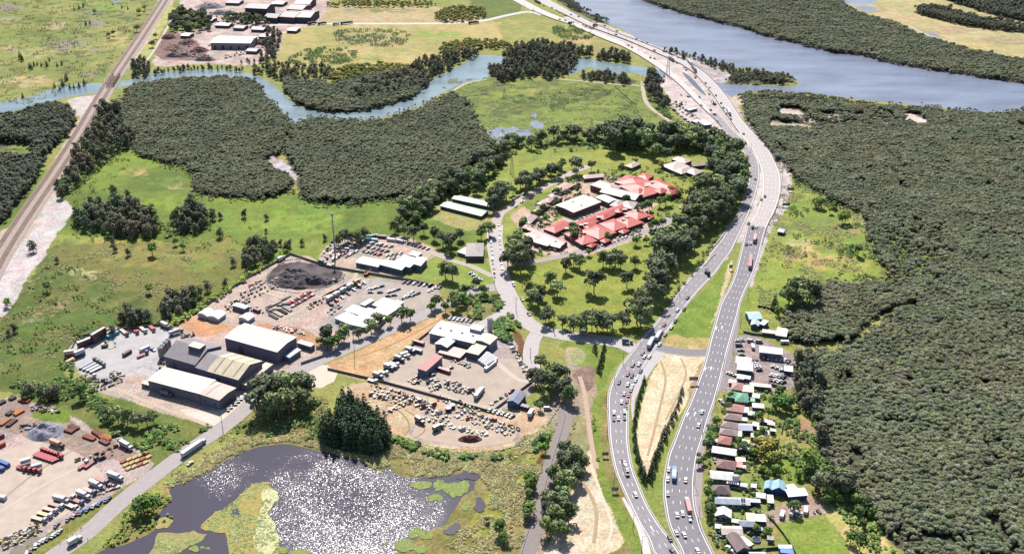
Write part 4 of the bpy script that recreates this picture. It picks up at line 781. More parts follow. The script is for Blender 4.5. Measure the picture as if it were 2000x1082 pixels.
def whole(kind):
    if kind not in WHOLE:
        L_ = []
        for tm, cm, H_ in PROTO[kind]:
            a = bpy.data.objects.new('whole_tree', tm.copy()); bm = bmesh.new(); bm.from_mesh(cm)
            me = cm.copy(); b2 = bmesh.new(); b2.from_mesh(me); n0 = len(b2.faces); b2.from_mesh(tm); b2.faces.ensure_lookup_table()
            for f in b2.faces[n0:]: f.material_index = 1
            b2.to_mesh(me); b2.free(); bm.free(); me.materials.append(tm.materials[0]); L_.append(bpy.data.objects.new('whole_tree', me))
        WHOLE[kind] = L_
    return WHOLE[kind]
def belt(kind, poly, sp, sc, desc, group, seed=1, vary=.34, th=0, stuff=False):
    p = fill(poly, sp, seed, .4, dens=(lambda gx, gy, px, py: (fbm(gx/12, gy/12, seed, 3) > th)*1.) if th else None)
    r = random.Random(seed)
    if stuff: scatter(kind+'s', p, np.array([sc*GS[kind]*.9*r.uniform(1-vary, 1+vary) for _ in p]), whole(kind), group, 'trees', seed=seed); return
    p = p[np.argsort(p[:, 1])]; n = len(p); rows = max(1, math.ceil(n/14)); per = math.ceil(n/rows)
    for k in range(rows):
        q = p[k*per:(k+1)*per]; q = q[np.argsort(q[:, 0])]
        for i, w_ in enumerate(q):
            lab = desc+((', %s row from the front' % ORD[k]) if rows > 1 else '')+(', %s from the left' % ORD[i])
            put_tree(kind, 0, 0, w3=w_, sc=sc*r.uniform(1-vary, 1+vary), group=group, label=lab)
belt('gum_tree', "1215,652 1250,640 1278,605 1302,565 1345,500 1385,460 1425,420 1445,380 1452,340 1440,305 1405,285 1380,300 1385,350 1360,385 1335,420 1318,455 1300,490 1275,520 1262,560 1250,595 1215,620", 11, 1.0, 'gum in the highway belt', 'gum trees in the highway belt', 1)
belt('gum_tree', "1185,272 1240,266 1300,272 1360,278 1400,285 1390,300 1340,295 1290,298 1240,300 1190,296", 10.5, 1.05, 'tall gum behind the hospital', 'gum trees behind the hospital', 2)
belt('gum_tree', "985,284 1060,276 1120,268 1190,268 1195,276 1120,282 1040,290 990,295", 12, .8, 'x', 'gum trees above the curved paddock', 3, stuff=True)
belt('gum_tree', "775,432 800,400 835,385 865,358 905,345 935,315 968,297 1000,290 1000,302 962,345 940,376 905,384 860,398 835,420 812,442 780,448", 10, .85, 'x', 'gum trees beside the green roofed sheds', 4, stuff=True)
belt('gum_tree', "950,395 975,388 1010,372 1050,352 1085,345 1095,330 1130,325 1125,342 1075,365 1030,385 995,408 965,418", 10.5, .8, 'gum by the hospital road', 'gum trees beside the hospital road', 5)
belt('gum_tree', "1048,915 1078,905 1100,885 1140,895 1135,925 1125,960 1112,1000 1108,1050 1080,1062 1062,1040 1058,1010 1062,985 1075,955", 7.5, .62, 'dark tree in the gravel track thicket', 'trees in the thicket by the gravel track', 6)
belt('swamp_oak', "175,228 212,210 236,220 240,245 264,270 258,290 228,302 198,327 165,350 150,370 128,388 112,386 116,352 128,324 148,292 166,262", 10.5, 1.0, 'dark swamp oak beside the railway', 'swamp oaks beside the railway', 7)
belt('swamp_oak', "150,436 180,418 215,405 260,396 280,415 310,435 318,455 288,467 250,470 215,462 180,457 142,450", 8.2, .95, 'swamp oak in the larger wetland clump', 'swamp oaks in the larger wetland clump', 8)
belt('swamp_oak', "338,440 355,410 380,405 400,425 405,448 390,458 350,462", 8, .95, 'swamp oak in the smaller wetland clump', 'swamp oaks in the smaller wetland clump', 9)
belt('swamp_oak', "468,520 478,490 520,482 538,490 520,512 492,530 472,530", 7.5, .85, 'swamp oak at the recycling yard corner', 'swamp oaks at the recycling yard corner', 10)
belt('swamp_oak', "308,628 318,600 345,582 388,578 390,592 370,608 342,628", 8, .95, 'swamp oak behind the bare orange pad', 'swamp oaks behind the orange pad', 11)
belt('swamp_oak', "238,636 244,618 285,615 302,632 280,640 250,640", 7.5, .85, 'swamp oak behind the container yard', 'swamp oaks behind the container yard', 12)
belt('swamp_oak', "1556,770 1556,715 1580,708 1598,745 1606,815 1622,880 1612,895 1598,850 1575,808", 7.5, .95, 'purple grey swamp oak at the mangroves', 'swamp oaks at the mangrove edge', 13)
belt('swamp_oak', "700,172 740,158 790,145 820,120 860,115 900,108 935,103 930,112 900,124 872,142 850,158 832,172 800,180 750,190 700,192", 9, .85, 'dark swamp oak on the north bank of the creek', 'swamp oaks on the creek bank', 14, stuff=True)
belt('swamp_oak', "985,112 1040,104 1100,106 1126,122 1118,142 1085,156 1040,152 1010,160 962,156 960,134 985,130", 9, .9, 'dark tree on the neck of land between the creek arms', 'trees on the creek neck', 15, stuff=True)
belt('swamp_oak', "1135,150 1180,146 1218,154 1240,162 1225,168 1180,163 1138,160", 8.5, .8, 'purple grey swamp oak on the islet in the creek', 'swamp oaks on the creek islet', 16, stuff=True)
belt('swamp_oak', "1165,112 1195,108 1225,112 1232,124 1200,122 1168,118", 8, .9, 'dark tree at the creek mouth below the highway', 'trees at the creek mouth', 17, stuff=True)
belt('swamp_oak', "258,152 262,125 285,118 292,140 285,155", 8, .8, 'dark tree beside the railway bridge', 'trees beside the railway bridge', 18, stuff=True)
belt('swamp_oak', "490,148 505,135 545,128 600,132 648,136 640,156 600,165 560,162 530,154 512,148", 9.5, .75, 'dark tree between the creek and the fenced paddock', 'trees between creek and paddock', 19, stuff=True)
belt('swamp_oak', "300,143 360,134 440,133 480,138 478,143 430,139 360,141 300,148", 9, .55, 'dark tree on the creek bank below the scrapyard', 'trees below the scrapyard', 20, stuff=True)
belt('gum_tree', "322,58 345,32 395,28 418,50 412,62 380,64 345,66", 11, .75, 'gum tree west of the scrapyard sheds', 'gum trees at the scrapyard', 21, stuff=True)
belt('pine_tree', "630,862 648,830 668,800 690,795 722,822 752,850 756,874 735,886 700,882 665,874", 5.0, 1.5, 'dark pine in the pondside clump', 'pines in the clump beside the pond', 22, .12)
belt('wattle_tree', "640,150 660,138 700,132 760,128 800,135 790,146 740,150 690,160 650,164", 7, 1.0, 'wattle bush in golden flower above the creek', 'flowering wattles above the creek', 23, stuff=True)
belt('wattle_tree', "858,98 880,88 930,82 990,85 985,98 930,96 900,106 870,110", 7, 1.0, 'wattle bush in flower at the paddock corner by the creek', 'flowering wattles at the paddock corner', 24, stuff=True)
belt('wattle_tree', "852,42 858,22 900,16 940,20 948,36 910,44 870,46", 7.5, 1.0, 'orange flowering wattle bush beside the pale access road', 'flowering wattles beside the pale access road', 25, stuff=True)
belt('wattle_tree', "642,10 700,4 800,6 860,10 810,16 700,16 650,16", 8.5, .9, 'wattle bush in the hedge above the far paddock', 'wattles in the far hedge', 26, stuff=True)
belt('swamp_oak', "1000,97 1060,87 1110,94 1160,107 1150,113 1105,110 1040,106 990,110", 9, .95, 'x', 'dark trees north of the creek arms', 27, stuff=True)
belt('swamp_oak', "1262,152 1284,150 1292,180 1308,205 1300,216 1280,202 1266,180", 7, .95, 'x', 'dark trees between the haul track and the highway works', 28, stuff=True)
belt('swamp_oak', "1215,68 1250,80 1300,98 1340,109 1385,121 1430,133 1480,143 1520,149 1480,154 1425,144 1380,130 1330,116 1290,104 1245,88", 7, .6, 'x', 'low trees on the river bank beside the highway', 29, .5, .45, stuff=True)
belt('gum_tree', "440,36 500,36 520,48 480,53 440,50", 11, .6, 'x', 'trees in the middle of the scrapyard', 30, stuff=True)
belt('swamp_oak', "522,62 548,72 534,122 506,124 470,128 480,120 505,116", 9, .7, 'x', 'trees along the eastern scrapyard fence', 31, stuff=True)
# single trees
row_trees('gum_tree', "1055,585 1075,562 1088,578 1040,592 1035,578", .8, 'dark gum tree on the park lawn by the north road', '', 'park gum trees by the north road')
row_trees('gum_tree', "1105,532 1120,520 1132,526 1178,520 1190,524 1202,519 1212,524 1240,524,.7", .72, 'gum tree on the park lawn below the hospital drive', '', 'park gum trees below the hospital drive')
row_trees('gum_tree', "1160,572,1.05 1224,562,.75", .9, 'broad dark gum standing alone on the park lawn', '', 'lone gums on the park lawn')
row_trees('gum_tree', "1050,602 1065,636,.6 1072,626,.6 1098,640,.6 1120,648 1132,652 1145,644 1156,652 1166,646 1176,642 1186,652 1196,644", .82, 'slender gum above the link to the highway', '', 'gum trees along the south edge of the park')
row_trees('gum_tree', "992,528,1.1 1004,512,1.1 1016,530,1.0 1022,500,1.0 1032,515,.9 1005,488,.9", 1.0, 'large gum tree beside the north road at the hospital gate', '', 'gum trees at the hospital gate')
row_trees('gum_tree', "870,545,.95 884,548,.9", .95, 'big dark round tree west of the hipped roof hall', '', 'round trees west of the hall')
row_trees('gum_tree', "888,590,.6 905,582,.65 918,575,.6 930,562,.5", .6, 'tree along the road near the junction', '', 'trees near the junction')
row_trees('gum_tree', "770,455 790,462 808,470 828,458 848,470 865,482 882,478 878,492,.7 940,468 955,462,.7 900,470,.7", .72, 'dark tree in the group below the green roofed sheds', '', 'trees below the green roofed sheds')
row_trees('gum_tree', "662,482 674,476 688,474 700,478 712,470", .68, 'dark tree behind the vehicle storage yard', '', 'trees behind the vehicle storage yard')
row_trees('gum_tree', "508,812,1.05 525,820,1.0 545,815,1.1 565,808,1.1 585,800,1.0 598,806,.8 520,792,1.2 545,788,1.25 570,784,1.2 592,780,1.0 532,775,1.0 560,768,1.1", 1.05, 'large open crowned gum beside the road bend', '', 'large gums beside the road bend')
row_trees('gum_tree', "1045,752 1062,768 1082,762 1056,728,.7 1098,772 1112,788,.7 1075,748 1092,752", .85, 'dark gum in the clump east of the equipment yard', '', 'gums east of the equipment yard')
row_trees('gum_tree', "212,820 232,824 250,830 270,834 288,832 300,826,.5", .62, 'brown green gum in front of the long white shed', '', 'gums in front of the long white shed')
row_trees('swamp_oak', "52,778 62,772 80,780 98,782 112,776", .75, 'dark tree above the truck yard', '', 'dark trees above the truck yard')
row_trees('leafy_tree', "158,780,1.4", 1.3, 'bright green round tree at the container yard corner', '', None)
row_trees('leafy_tree', "625,675,.9 640,684,1.2 655,680,1.3 668,672,1.3", 1.3, 'leafy tree in front of the white portable offices', '', 'trees in front of the portable offices')
row_trees('gum_tree', "642,668,.9 672,664,.7 700,660,.6 725,652,.75 738,640,.65", .7, 'gum tree between the road and the white portable offices', '', 'gums along the road by the portable offices')
row_trees('leafy_tree', "762,636,1.3 785,632,1.7 802,626,1.3 842,610,1.2 850,600,1.3 870,610,1.2 890,604,1.6 902,596,1.5 945,580,1.3", 1.3, 'leafy tree along the road above the tan field', '', 'leafy trees along the road')
row_trees('swamp_oak', "65,492,1.0 112,514,.5 250,500,.6 265,462,.4", .7, 'isolated dark tree on the open wetland', '', 'isolated wetland trees on the west')
row_trees('leafy_tree', "298,500,1.7 342,480,1.0 358,490,.8 93,570,1.1 292,574,1.1 14,600,1.0", 1.2, 'isolated dark round bush on the olive meadow', '', 'isolated round bushes on the meadow')
row_trees('swamp_oak', "220,478,.7 225,492,.6 185,410,.9 195,405,.9 178,400,.8 222,380,1.0 225,395,.9 250,385,.7 255,398,.7 395,420,.8 415,430,.8 430,428,.7 430,465,.7 478,425,.7", .8, 'slim swamp oak standing in the bright wetland', '', 'slim swamp oaks in the wetland')
row_trees('swamp_oak', "548,480,.6 560,490,.7 566,482,.6 590,480,.5 635,470,.6 455,520,.7 440,560,.7 405,570,.8 392,580,.7 520,430,.6 520,455,.4 222,655,.7 18,655,.5 30,650,.6", .7, 'thin dark tree on the wetland edge', '', 'thin trees on the wetland edge')
row_trees('pine_tree', "40,116,1.0 44,120,.8 58,134,.7 62,136,.7 67,130,.7 73,128,.6 81,130,.6 92,131,.7 97,120,.5 112,131,.6 121,128,.6 107,172,.6 117,177,.6 123,170,1.0 130,158,1.0 137,175,.7 145,174,.7 155,172,.8 165,168,.8 45,192,.6", .7, 'dark conifer on the left wetland by the creek', '', 'conifers on the left wetland')
row_trees('pine_tree', "168,50,.8 176,48,.6 145,22,.5 155,18,.7 163,15,.8 238,17,.6 250,19,.5 185,24,.6", .7, 'small dark conifer far up the left wetland', '', 'conifers far up the left wetland')
row_trees('leafy_tree', "214,74,1.1 222,71,1.2 267,63,1.5 298,93,1.3 305,77,1.2 273,30,1.4 282,22,1.4 185,28,1.0", 1.2, 'dark bush near the railway line', '', 'bushes near the railway')
row_trees('leafy_tree', "1592,405,1.2 1604,407,1.3 1622,402,1.3 1628,408,1.1 1620,418,1.0 1644,438,1.7 1650,436,1.5 1675,500,1.4 1662,490,.8 1578,350,.7", 1.2, 'dark bush on the field beside the mangroves', '', 'bushes on the field beside the mangroves')
row_trees('gum_tree', "1540,598,1.15 1552,600,1.15 1566,602,1.15 1580,598,1.15 1560,585,1.1", 1.15, 'very tall dark gum in the clump at the mangrove edge', '', 'tall gums at the mangrove edge')
row_trees('pine_tree', "1512,604,1.1", 1.1, 'pointed norfolk pine on the lawn above the blue roofed house', '', None)
row_trees('leafy_tree', "1521,617,1.1", 1.1, 'small dark round tree beside the norfolk pine', '', None)
row_trees('pine_tree', "1258,748,.55 1254,762,.6 1250,776,.6 1246,792,.6 1243,808,.65 1240,825,.65 1238,842,.7 1239,860,.7 1241,880,.75 1246,900,.8 1252,925,.9 1257,938,.8", .65, 'young conifer along the western side of the sandy median', '', 'conifers along the west side of the sandy median')
row_trees('pine_tree', "1332,768,.5 1328,782,.6 1324,796,.6 1318,812,.65 1311,826,.65 1304,840,.7 1297,856,.75 1290,872,.75 1284,890,.8 1278,906,.85 1273,924,.9 1269,937,.8", .65, 'young conifer along the eastern side of the sandy median', '', 'conifers along the east side of the sandy median')
row_trees('pine_tree', "1162,686,.75 1180,682,.6 1177,698,.75 1174,712,.8 1170,726,.9", .75, 'dark narrow pine on the green verge west of the highway', '', 'pines on the verge west of the highway')
row_trees('leafy_tree', "1150,585,1.0 1242,480,1.4 1262,478,1.0 1120,470,1.5 1050,425,1.2 1055,440,1.1 1068,435,1.1 1120,455,1.2 1150,500,.9 1186,470,1.1 1300,402,1.7 1288,405,1.3 1222,400,1.4 1255,418,1.6 1268,412,1.4 1010,470,1.3 1022,440,1.0 1040,425,.9 1062,415,1.1 1090,385,1.2 1105,388,1.1", 1.2, 'tree among the hospital buildings', '', 'trees among the hospital buildings')
row_trees('gum_tree', "1060,350,.7 1075,340,.7 1155,335,.6 1215,340,.6 1280,310,.9 1300,315,.8 1335,410,.7 1350,390,.8 1370,380,.8 1322,440,.7 1085,405,.6 1128,378,.6 1110,362,.5", .7, 'gum tree in the hospital grounds', '', 'gum trees in the hospital grounds')
row_trees('wattle_tree', "1314,300,1.0 1290,330,1.1 1312,380,1.3 1325,385,1.3 1360,360,1.2 1240,320,1.0 1345,405,1.2", 1.1, 'yellow green tree in the hospital grounds', '', 'yellow green trees in the hospital grounds')
row_trees('leafy_tree', "1270,452,1.1 1281,450,1.2 1294,446,1.3", 1.2, 'round clipped tree with pale crown beside the hospital drive', '', 'pale clipped trees beside the hospital drive')
row_trees('leafy_tree', "1580,912,1.6", 1.6, 'bright lime green round tree on the back lawn', '', None)
row_trees('wattle_tree', "1488,878,1.4 1500,892,1.7 1510,905,1.5", 1.5, 'yellow green tree between the back gardens', '', 'yellow green garden trees')
row_trees('leafy_tree', "1380,700,.01 1425,778,.8 1422,800,.9 1418,815,.8 1398,832,1.0 1392,850,1.1 1385,865,1.0 1380,880,.9 1374,905,.8 1364,895,.6 1365,912,.7 1510,795,1.3 1522,800,1.4 1535,805,1.3 1500,815,1.1 1480,822,1.1 1532,790,1.2 1520,780,1.1 1545,795,1.1", 1.0, 'garden tree on the northern half of the street', '', 'garden trees on the northern half of the street')
row_trees('leafy_tree', "1440,872,1.0 1452,880,.9 1478,860,.9 1490,850,.9 1470,892,1.0 1384,950,.8 1383,975,1.0 1386,990,.9 1383,1010,1.0 1385,1000,.9 1550,1000,1.1 1478,1040,.8 1500,1045,.9 1560,935,.8 1575,930,.9 1440,935,.8 1500,935,.9 1490,925,.9 1515,925,.8", 1.0, 'garden tree on the southern half of the street', '', 'garden trees on the southern half of the street')
row_trees('leafy_tree', "1676,1008,1.1 1684,1030,.8 1660,1060,1.0 1678,1075,1.2 1670,985,1.0 1690,1000,1.2 1616,930,.9 1640,985,.8 1615,985,1.0 1625,975,1.0 1700,1010,1.1", 1.0, 'bush along the rough strip at the edge of the mangroves', '', 'bushes at the mangrove edge')
row_trees('gum_tree', "1600,958,.8 1612,965,.8 1635,965,.9 1650,968,.9 1642,952,.8", .85, 'gum tree behind the long white shed near the mangroves', '', 'gums behind the long white shed')
row_trees('leafy_tree', "1035,945,1.2 1038,955,1.1 1030,970,.8 1055,800,1.0 1060,865,1.0 1065,885,1.0 1033,1005,1.2 1028,1015,1.1 975,1045,1.2 985,1060,1.0 950,1020,.6", 1.0, 'dark bush on the slope between pond and gravel track', '', 'dark bushes between pond and gravel track')
row_trees('leafy_tree', "290,1000,1.6 282,1005,1.4 300,998,1.3 275,1002,1.2", 1.4, 'green bush between the road and the pond', '', 'green bushes between road and pond')
print('TREES', NT)
# ---------------------------------------------------------------- buildings
GLASS = mat('#39465c', .15, 1, .1, spec=.8); DOOR = mat('#5c6270', .5, 1, .1); DARKM = mat('#4a4a50', .7, 1, .15)
def RM(h, **k): return mat(h, .55, .45, .2, spec=.4, stretch=(1, .35, 1), k=.5, **k)
class Frame:
    def __init__(s, A, B, C, h):
        a, b, c = P(*A, h), P(*B, h), P(*C, h); u = b-a; s.w = u.length; s.u = u/s.w; s.n = Vector((-s.u.y, s.u.x, 0))
        s.d = (c-a).dot(s.n)
        if s.d < 0: s.n = -s.n; s.d = -s.d
        s.o = Vector((a.x, a.y, 0)); s.c = s.o+s.u*s.w/2+s.n*s.d/2; s.h = h
    def __call__(s, x, y, z): q = s.o+s.u*x+s.n*y; return Vector((q.x, q.y, z))
def wing(root, F_, kind='gx', rise=1.5, roof='#dddddd', wall='#9a8f88', ov=.5, wins=3, win_h=None, skyl=0, strips=None, door=False, z0=0.0):
    loc = root.location; h = F_.h; w, d = F_.w, F_.d
    def L(x, y, z): q = F_(x, y, z); return (q.x-loc.x, q.y-loc.y, q.z)
    m = MB(); ze = h
    c = [(0, 0), (w, 0), (w, d), (0, d)]
    for i in range(4):
        (x0, y0), (x1, y1) = c[i], c[(i+1) % 4]; m.quad(L(x0, y0, z0), L(x1, y1, z0), L(x1, y1, ze), L(x0, y0, ze))
    if kind == 'gx':
        m.poly([L(0, 0, ze), L(0, d, ze), L(0, d/2, ze+rise)]); m.poly([L(w, 0, ze), L(w, d, ze), L(w, d/2, ze+rise)])
    elif kind == 'gy':
        m.poly([L(0, 0, ze), L(w, 0, ze), L(w/2, 0, ze+rise)]); m.poly([L(0, d, ze), L(w, d, ze), L(w/2, d, ze+rise)])
    elif kind == 'mono':
        m.poly([L(0, 0, ze), L(0, d, ze), L(0, d, ze+rise)]); m.poly([L(w, 0, ze), L(w, d, ze), L(w, d, ze+rise)]); m.quad(L(0, d, ze), L(w, d, ze), L(w, d, ze+rise), L(0, d, ze+rise))
    m.build('wall', RMW(wall), root)
    r = MB(); e = ov; t = .12
    def slab(p):
        top = [L(x, y, z+t) for x, y, z in p]; bot = [L(x, y, z+.01) for x, y, z in p]
        r.poly(top); r.poly(bot[::-1])
        for i in range(len(p)): r.quad(bot[i], bot[(i+1) % len(p)], top[(i+1) % len(p)], top[i])
    if kind == 'flat':
        slab([(-.25, -.25, ze), (w+.25, -.25, ze), (w+.25, d+.25, ze), (-.25, d+.25, ze)])
    elif kind == 'gx':
        s_ = rise/(d/2); slab([(-e, -e, ze-s_*e), (w+e, -e, ze-s_*e), (w+e, d/2, ze+rise), (-e, d/2, ze+rise)]); slab([(-e, d/2, ze+rise), (w+e, d/2, ze+rise), (w+e, d+e, ze-s_*e), (-e, d+e, ze-s_*e)])
    elif kind == 'gy':
        s_ = rise/(w/2); slab([(-e, -e, ze-s_*e), (w/2, -e, ze+rise), (w/2, d+e, ze+rise), (-e, d+e, ze-s_*e)]); slab([(w/2, -e, ze+rise), (w+e, -e, ze-s_*e), (w+e, d+e, ze-s_*e), (w/2, d+e, ze+rise)])
    elif kind == 'mono':
        s_ = rise/d; slab([(-e, -e, ze-s_*e), (w+e, -e, ze-s_*e), (w+e, d+e, ze+rise+s_*e), (-e, d+e, ze+rise+s_*e)])
    elif kind == 'hip':
        k = min(w, d)/2
        if w >= d: p1, p2 = (k, d/2, ze+rise), (w-k, d/2, ze+rise)
        else: p1, p2 = (w/2, k, ze+rise), (w/2, d-k, ze+rise)
        z_ = ze-.15; q = [(-e, -e, z_), (w+e, -e, z_), (w+e, d+e, z_), (-e, d+e, z_)]
        if w >= d: fs = [[q[0], q[1], p2, p1], [q[1], q[2], p2], [q[2], q[3], p1, p2], [q[3], q[0], p1]]
        else: fs = [[q[0], q[1], p1], [q[1], q[2], p2, p1], [q[2], q[3], p2], [q[3], q[0], p1, p2]]
        for f_ in fs: r.poly([L(x, y, z+t) for x, y, z in f_])
        r.poly([L(x, y, z) for x, y, z in q][::-1])
        for i in range(4): a, b = q[i], q[(i+1) % 4]; r.quad(L(*a), L(*b), L(b[0], b[1], b[2]+t), L(a[0], a[1], a[2]+t))
    elif kind == 'vault':
        n = 8; pr = [(-e+(w+2*e)*i/n, ze+rise*math.sin(math.pi*i/n)) for i in range(n+1)]
        for (x0, za), (x1, zb) in zip(pr, pr[1:]): r.quad(L(x0, -e, za), L(x1, -e, zb), L(x1, d+e, zb), L(x0, d+e, za))
        r.poly([L(x, -e, z) for x, z in pr]); r.poly([L(x, d+e, z) for x, z in pr][::-1])
    ro = r.build('roof', RM(roof), root)
    def rz_(x, y):
        return {'gx': ze+rise*(1-abs(y-d/2)/(d/2)), 'gy': ze+rise*(1-abs(x-w/2)/(w/2)), 'mono': ze+rise*y/d, 'flat': ze}.get(kind, ze+rise*.6)
    if strips and kind in ('gx', 'flat', 'mono'):
        col, xs = strips
        for x in xs:
            s = MB(); 
            for y0, y1 in ((.4, d/2-.2), (d/2+.2, d-.4)) if kind == 'gx' else ((.4, d-.4),):
                s.quad(L(x*w-.5, y0, rz_(0, y0)+t+.04), L(x*w+.5, y0, rz_(0, y0)+t+.04), L(x*w+.5, y1, rz_(0, y1)+t+.04), L(x*w-.5, y1, rz_(0, y1)+t+.04))
            s.build('skylight_strip', mat(col, .4), ro)
    for k in range(skyl):
        x = w*(k+.5)/skyl; y = d*.45; s = MB(); q = F_(x, y, 0); s.box((q.x-loc.x, q.y-loc.y, rz_(x, y)-.1), (1.6, 1.6, 1.1), math.atan2(F_.u.y, F_.u.x)); s.build('roof_vent', mat('#d8d4d0', .5), ro)
    # openings on the wall that faces the street or the yard
    hh = win_h or min(1.3, h*.35); zz = max(1.0, h*.35) if not door else h*.45
    for k in range(wins):
        x = w*(k+.5)/wins; ww = min(1.8, w/wins*.5); s = MB()
        s.quad(L(x-ww/2, -.04, zz), L(x+ww/2, -.04, zz), L(x+ww/2, -.04, zz+hh), L(x-ww/2, -.04, zz+hh))
        s.build('window', GLASS, root)
    if door:
        x = w*.3; s = MB(); ww = min(4, w*.2); s.quad(L(x-ww/2, -.06, 0), L(x+ww/2, -.06, 0), L(x+ww/2, -.06, h*.6), L(x-ww/2, -.06, h*.6)); s.build('roller_door', DOOR, root)
        if door == 2:
            for fx in (.1, .5, .7, .9): 
                s = MB(); x = w*fx; s.quad(L(x-1.6, -.06, 0), L(x+1.6, -.06, 0), L(x+1.6, -.06, h*.55), L(x-1.6, -.06, h*.55)); s.build('roller_door', DOOR, root)
    elif wins and h < 5:
        s = MB(); x = w*.62; s.quad(L(x-.5, -.05, 0), L(x+.5, -.05, 0), L(x+.5, -.05, 2.1), L(x-.5, -.05, 2.1)); s.build('door', DOOR, root)
    return ro
def RMW(h): return mat(h, .8, .5, .1)
def B(name, label, cat, wings, group=None):
    """wings: (A, B, C, eave height, roof kind, rise, roof colour, wall colour, options)"""
    fr = [Frame(w_[0], w_[1], w_[2], w_[3]) for w_ in wings]; root = empty(name, fr[0].c); tag(root, label, cat, group)
    for f_, w_ in zip(fr, wings): wing(root, f_, w_[4], w_[5], w_[6], w_[7], **(w_[8] if len(w_) > 8 else {}))
    return root
W0 = '#f0ece6'; NV = '#8e8da2'
# factory on the left
B('factory_shed', 'long white roofed shed in front of the factory, with a pinkish roof end', 'shed', [((289,742),(389,768),(324,718),8,'gx',.8,'#efe3d8',NV,dict(wins=0,door=1,strips=('#d6c8bc',[.08,.22,.36,.5,.64,.78,.92]))), ((390,768.5),(428,781),(417,744),8.01,'gx',.8,'#c8aea0',NV,dict(wins=2,strips=('#9a8278',[.3])))])
fb = B('factory', 'big dark grey gabled factory hall with a pale roofed half', 'factory', [((321,695),(381,712),(378,661),9,'gx',5,'#8f858c',NV,dict(wins=0,door=1)), ((383,717),(405,724),(432,683),9,'gx',4.5,'#9a9094',NV,dict(wins=0)), ((405.5,724.2),(465,741),(456,690),9.01,'gx',4.5,'#d8c9a8',NV,dict(wins=4,strips=('#a08f84',[.2,.48,.82]),door=1))])
def box_part(root, A_, B_, C_, h0, h1, roof, wall, name='roof_monitor'):
    F_ = Frame(A_, B_, C_, h1); l = root.location; m = MB(); c = [F_(0,0,0), F_(F_.w,0,0), F_(F_.w,F_.d,0), F_(0,F_.d,0)]
    q = [(v.x-l.x, v.y-l.y) for v in c]
    for i in range(4): a, b = q[i], q[(i+1) % 4]; m.quad((*a, h0), (*b, h0), (*b, h1), (*a, h1), 0)
    m.quad(*[(*v, h1) for v in q], 1); m.build(name, [RMW(wall), RM(roof)], root)
box_part(fb, (367,675), (390,681), (376,666), 9, 16, '#e2d6ae', '#7f7c88')
B('factory_shed', 'tall white roofed warehouse right of the dark factory hall', 'warehouse', [((439,659),(541,687),(483,633),10,'gx',1.2,'#efe0d4',NV,dict(wins=0,door=1,strips=('#c8b8aa',[.1,.25,.4,.55,.7,.85,.93,.97])))])
B('office', 'small flat beige office at the right end of the warehouse', 'office', [((580,669),(607,677),(588,664),4,'flat',0,'#cdbfae',NV)])
B('carport', 'blue grey canopy beside the factory entrance', 'canopy', [((553,694),(565,698),(574,679),4,'gy',.5,'#9aa3b5','#8890a4',dict(wins=0))])
B('covered_walkway', 'long narrow pink roofed building along the factory forecourt', 'shed', [((467,748),(481,752),(520,708),5,'flat',0,'#c9aa9a',NV,dict(wins=0))])
B('container_office', 'blue green portable office standing in the container yard', 'office', [((276,748),(290,752),(284,744),3,'flat',0,'#d4c4b8','#a09a98')])
def silo(x, y, r, h, col, label, group=None, cat='silo'):
    p = P(x, y); e = empty('silo', p); tag(e, label, cat, group)
    m = MB(); m.tube((0, 0, 1.2), (0, 0, h), r, r, 14); m.build('tank', mat(col, .45, spec=.5), e)
    m = MB(); m.tube((0, 0, h), (0, 0, h+r*.5), r*1.03, r*.2, 14); m.build('cap', mat(col, .4, spec=.5), e)
    m = MB()
    for k in range(4): a = k*1.57; m.tube((r*.8*math.cos(a), r*.8*math.sin(a), 0), (r*.8*math.cos(a), r*.8*math.sin(a), 1.4), .12, .12, 4)
    m.build('legs', DARKM, e)
for i, (x, y) in enumerate([(316,700),(320,695),(326,689),(331,684)]): silo(x, y, 1.9, 9, '#a9a6a4', 'grey silo at the left end of the factory, %s from the front' % ORD[i], 'silos at the factory')
silo(957, 648, 2.0, 12, '#e4e8f4', 'white upright tank behind the white depot')
# recycling yard offices
WP_ = '#f2efe9'
for i, (a, b, c, rc) in enumerate([((654,621),(680,632),(672,607),WP_), ((673,606),(701,615),(687,594),WP_), ((682,633),(716,640),(702,616),'#e8e4de'), ((701,614),(722,620),(716,600),'#efe9df'), ((718,630),(739,634),(737,616),WP_), ((722,612),(745,618),(738,599),'#e6dcc8'), ((727,595),(752,604),(745,579),WP_), ((752,602),(765,606),(772,585),'#fbfaf6'), ((744,612),(756,616),(773,594),WP_), ((704,594),(712,597),(722,583),'#d9c8b4')]):
    B('portable_office', 'white flat roofed portable office, %s from the left in the recycling yard block' % ORD[i], 'portable building', [(a, b, c, 3.2+.05*i, 'flat', 0, rc, '#c6c8d4', dict(wins=2))], 'portable offices in the recycling yard')
B('marquee', 'white storage tent beside the bare orange pad', 'tent', [((386,613),(405,618),(398,603),3,'vault',2,'#f6f2f0','#e6e2e6',dict(wins=0)), ((406,618.5),(426,623),(417,607),3.02,'vault',2,'#f6f2f0','#e6e2e6',dict(wins=0))])
B('marquee', 'smaller white tent between the orange pad and the white warehouse', 'tent', [((466,621),(484,626),(474,611),3,'vault',1.8,'#f6f2f0','#dcdce6',dict(wins=0))])
B('storage_shed', 'long grey sided white topped shed above the white tent', 'shed', [((454,596),(478,603),(459,590),4,'flat',0,'#f0eeee','#8a8fa2',dict(wins=0))])
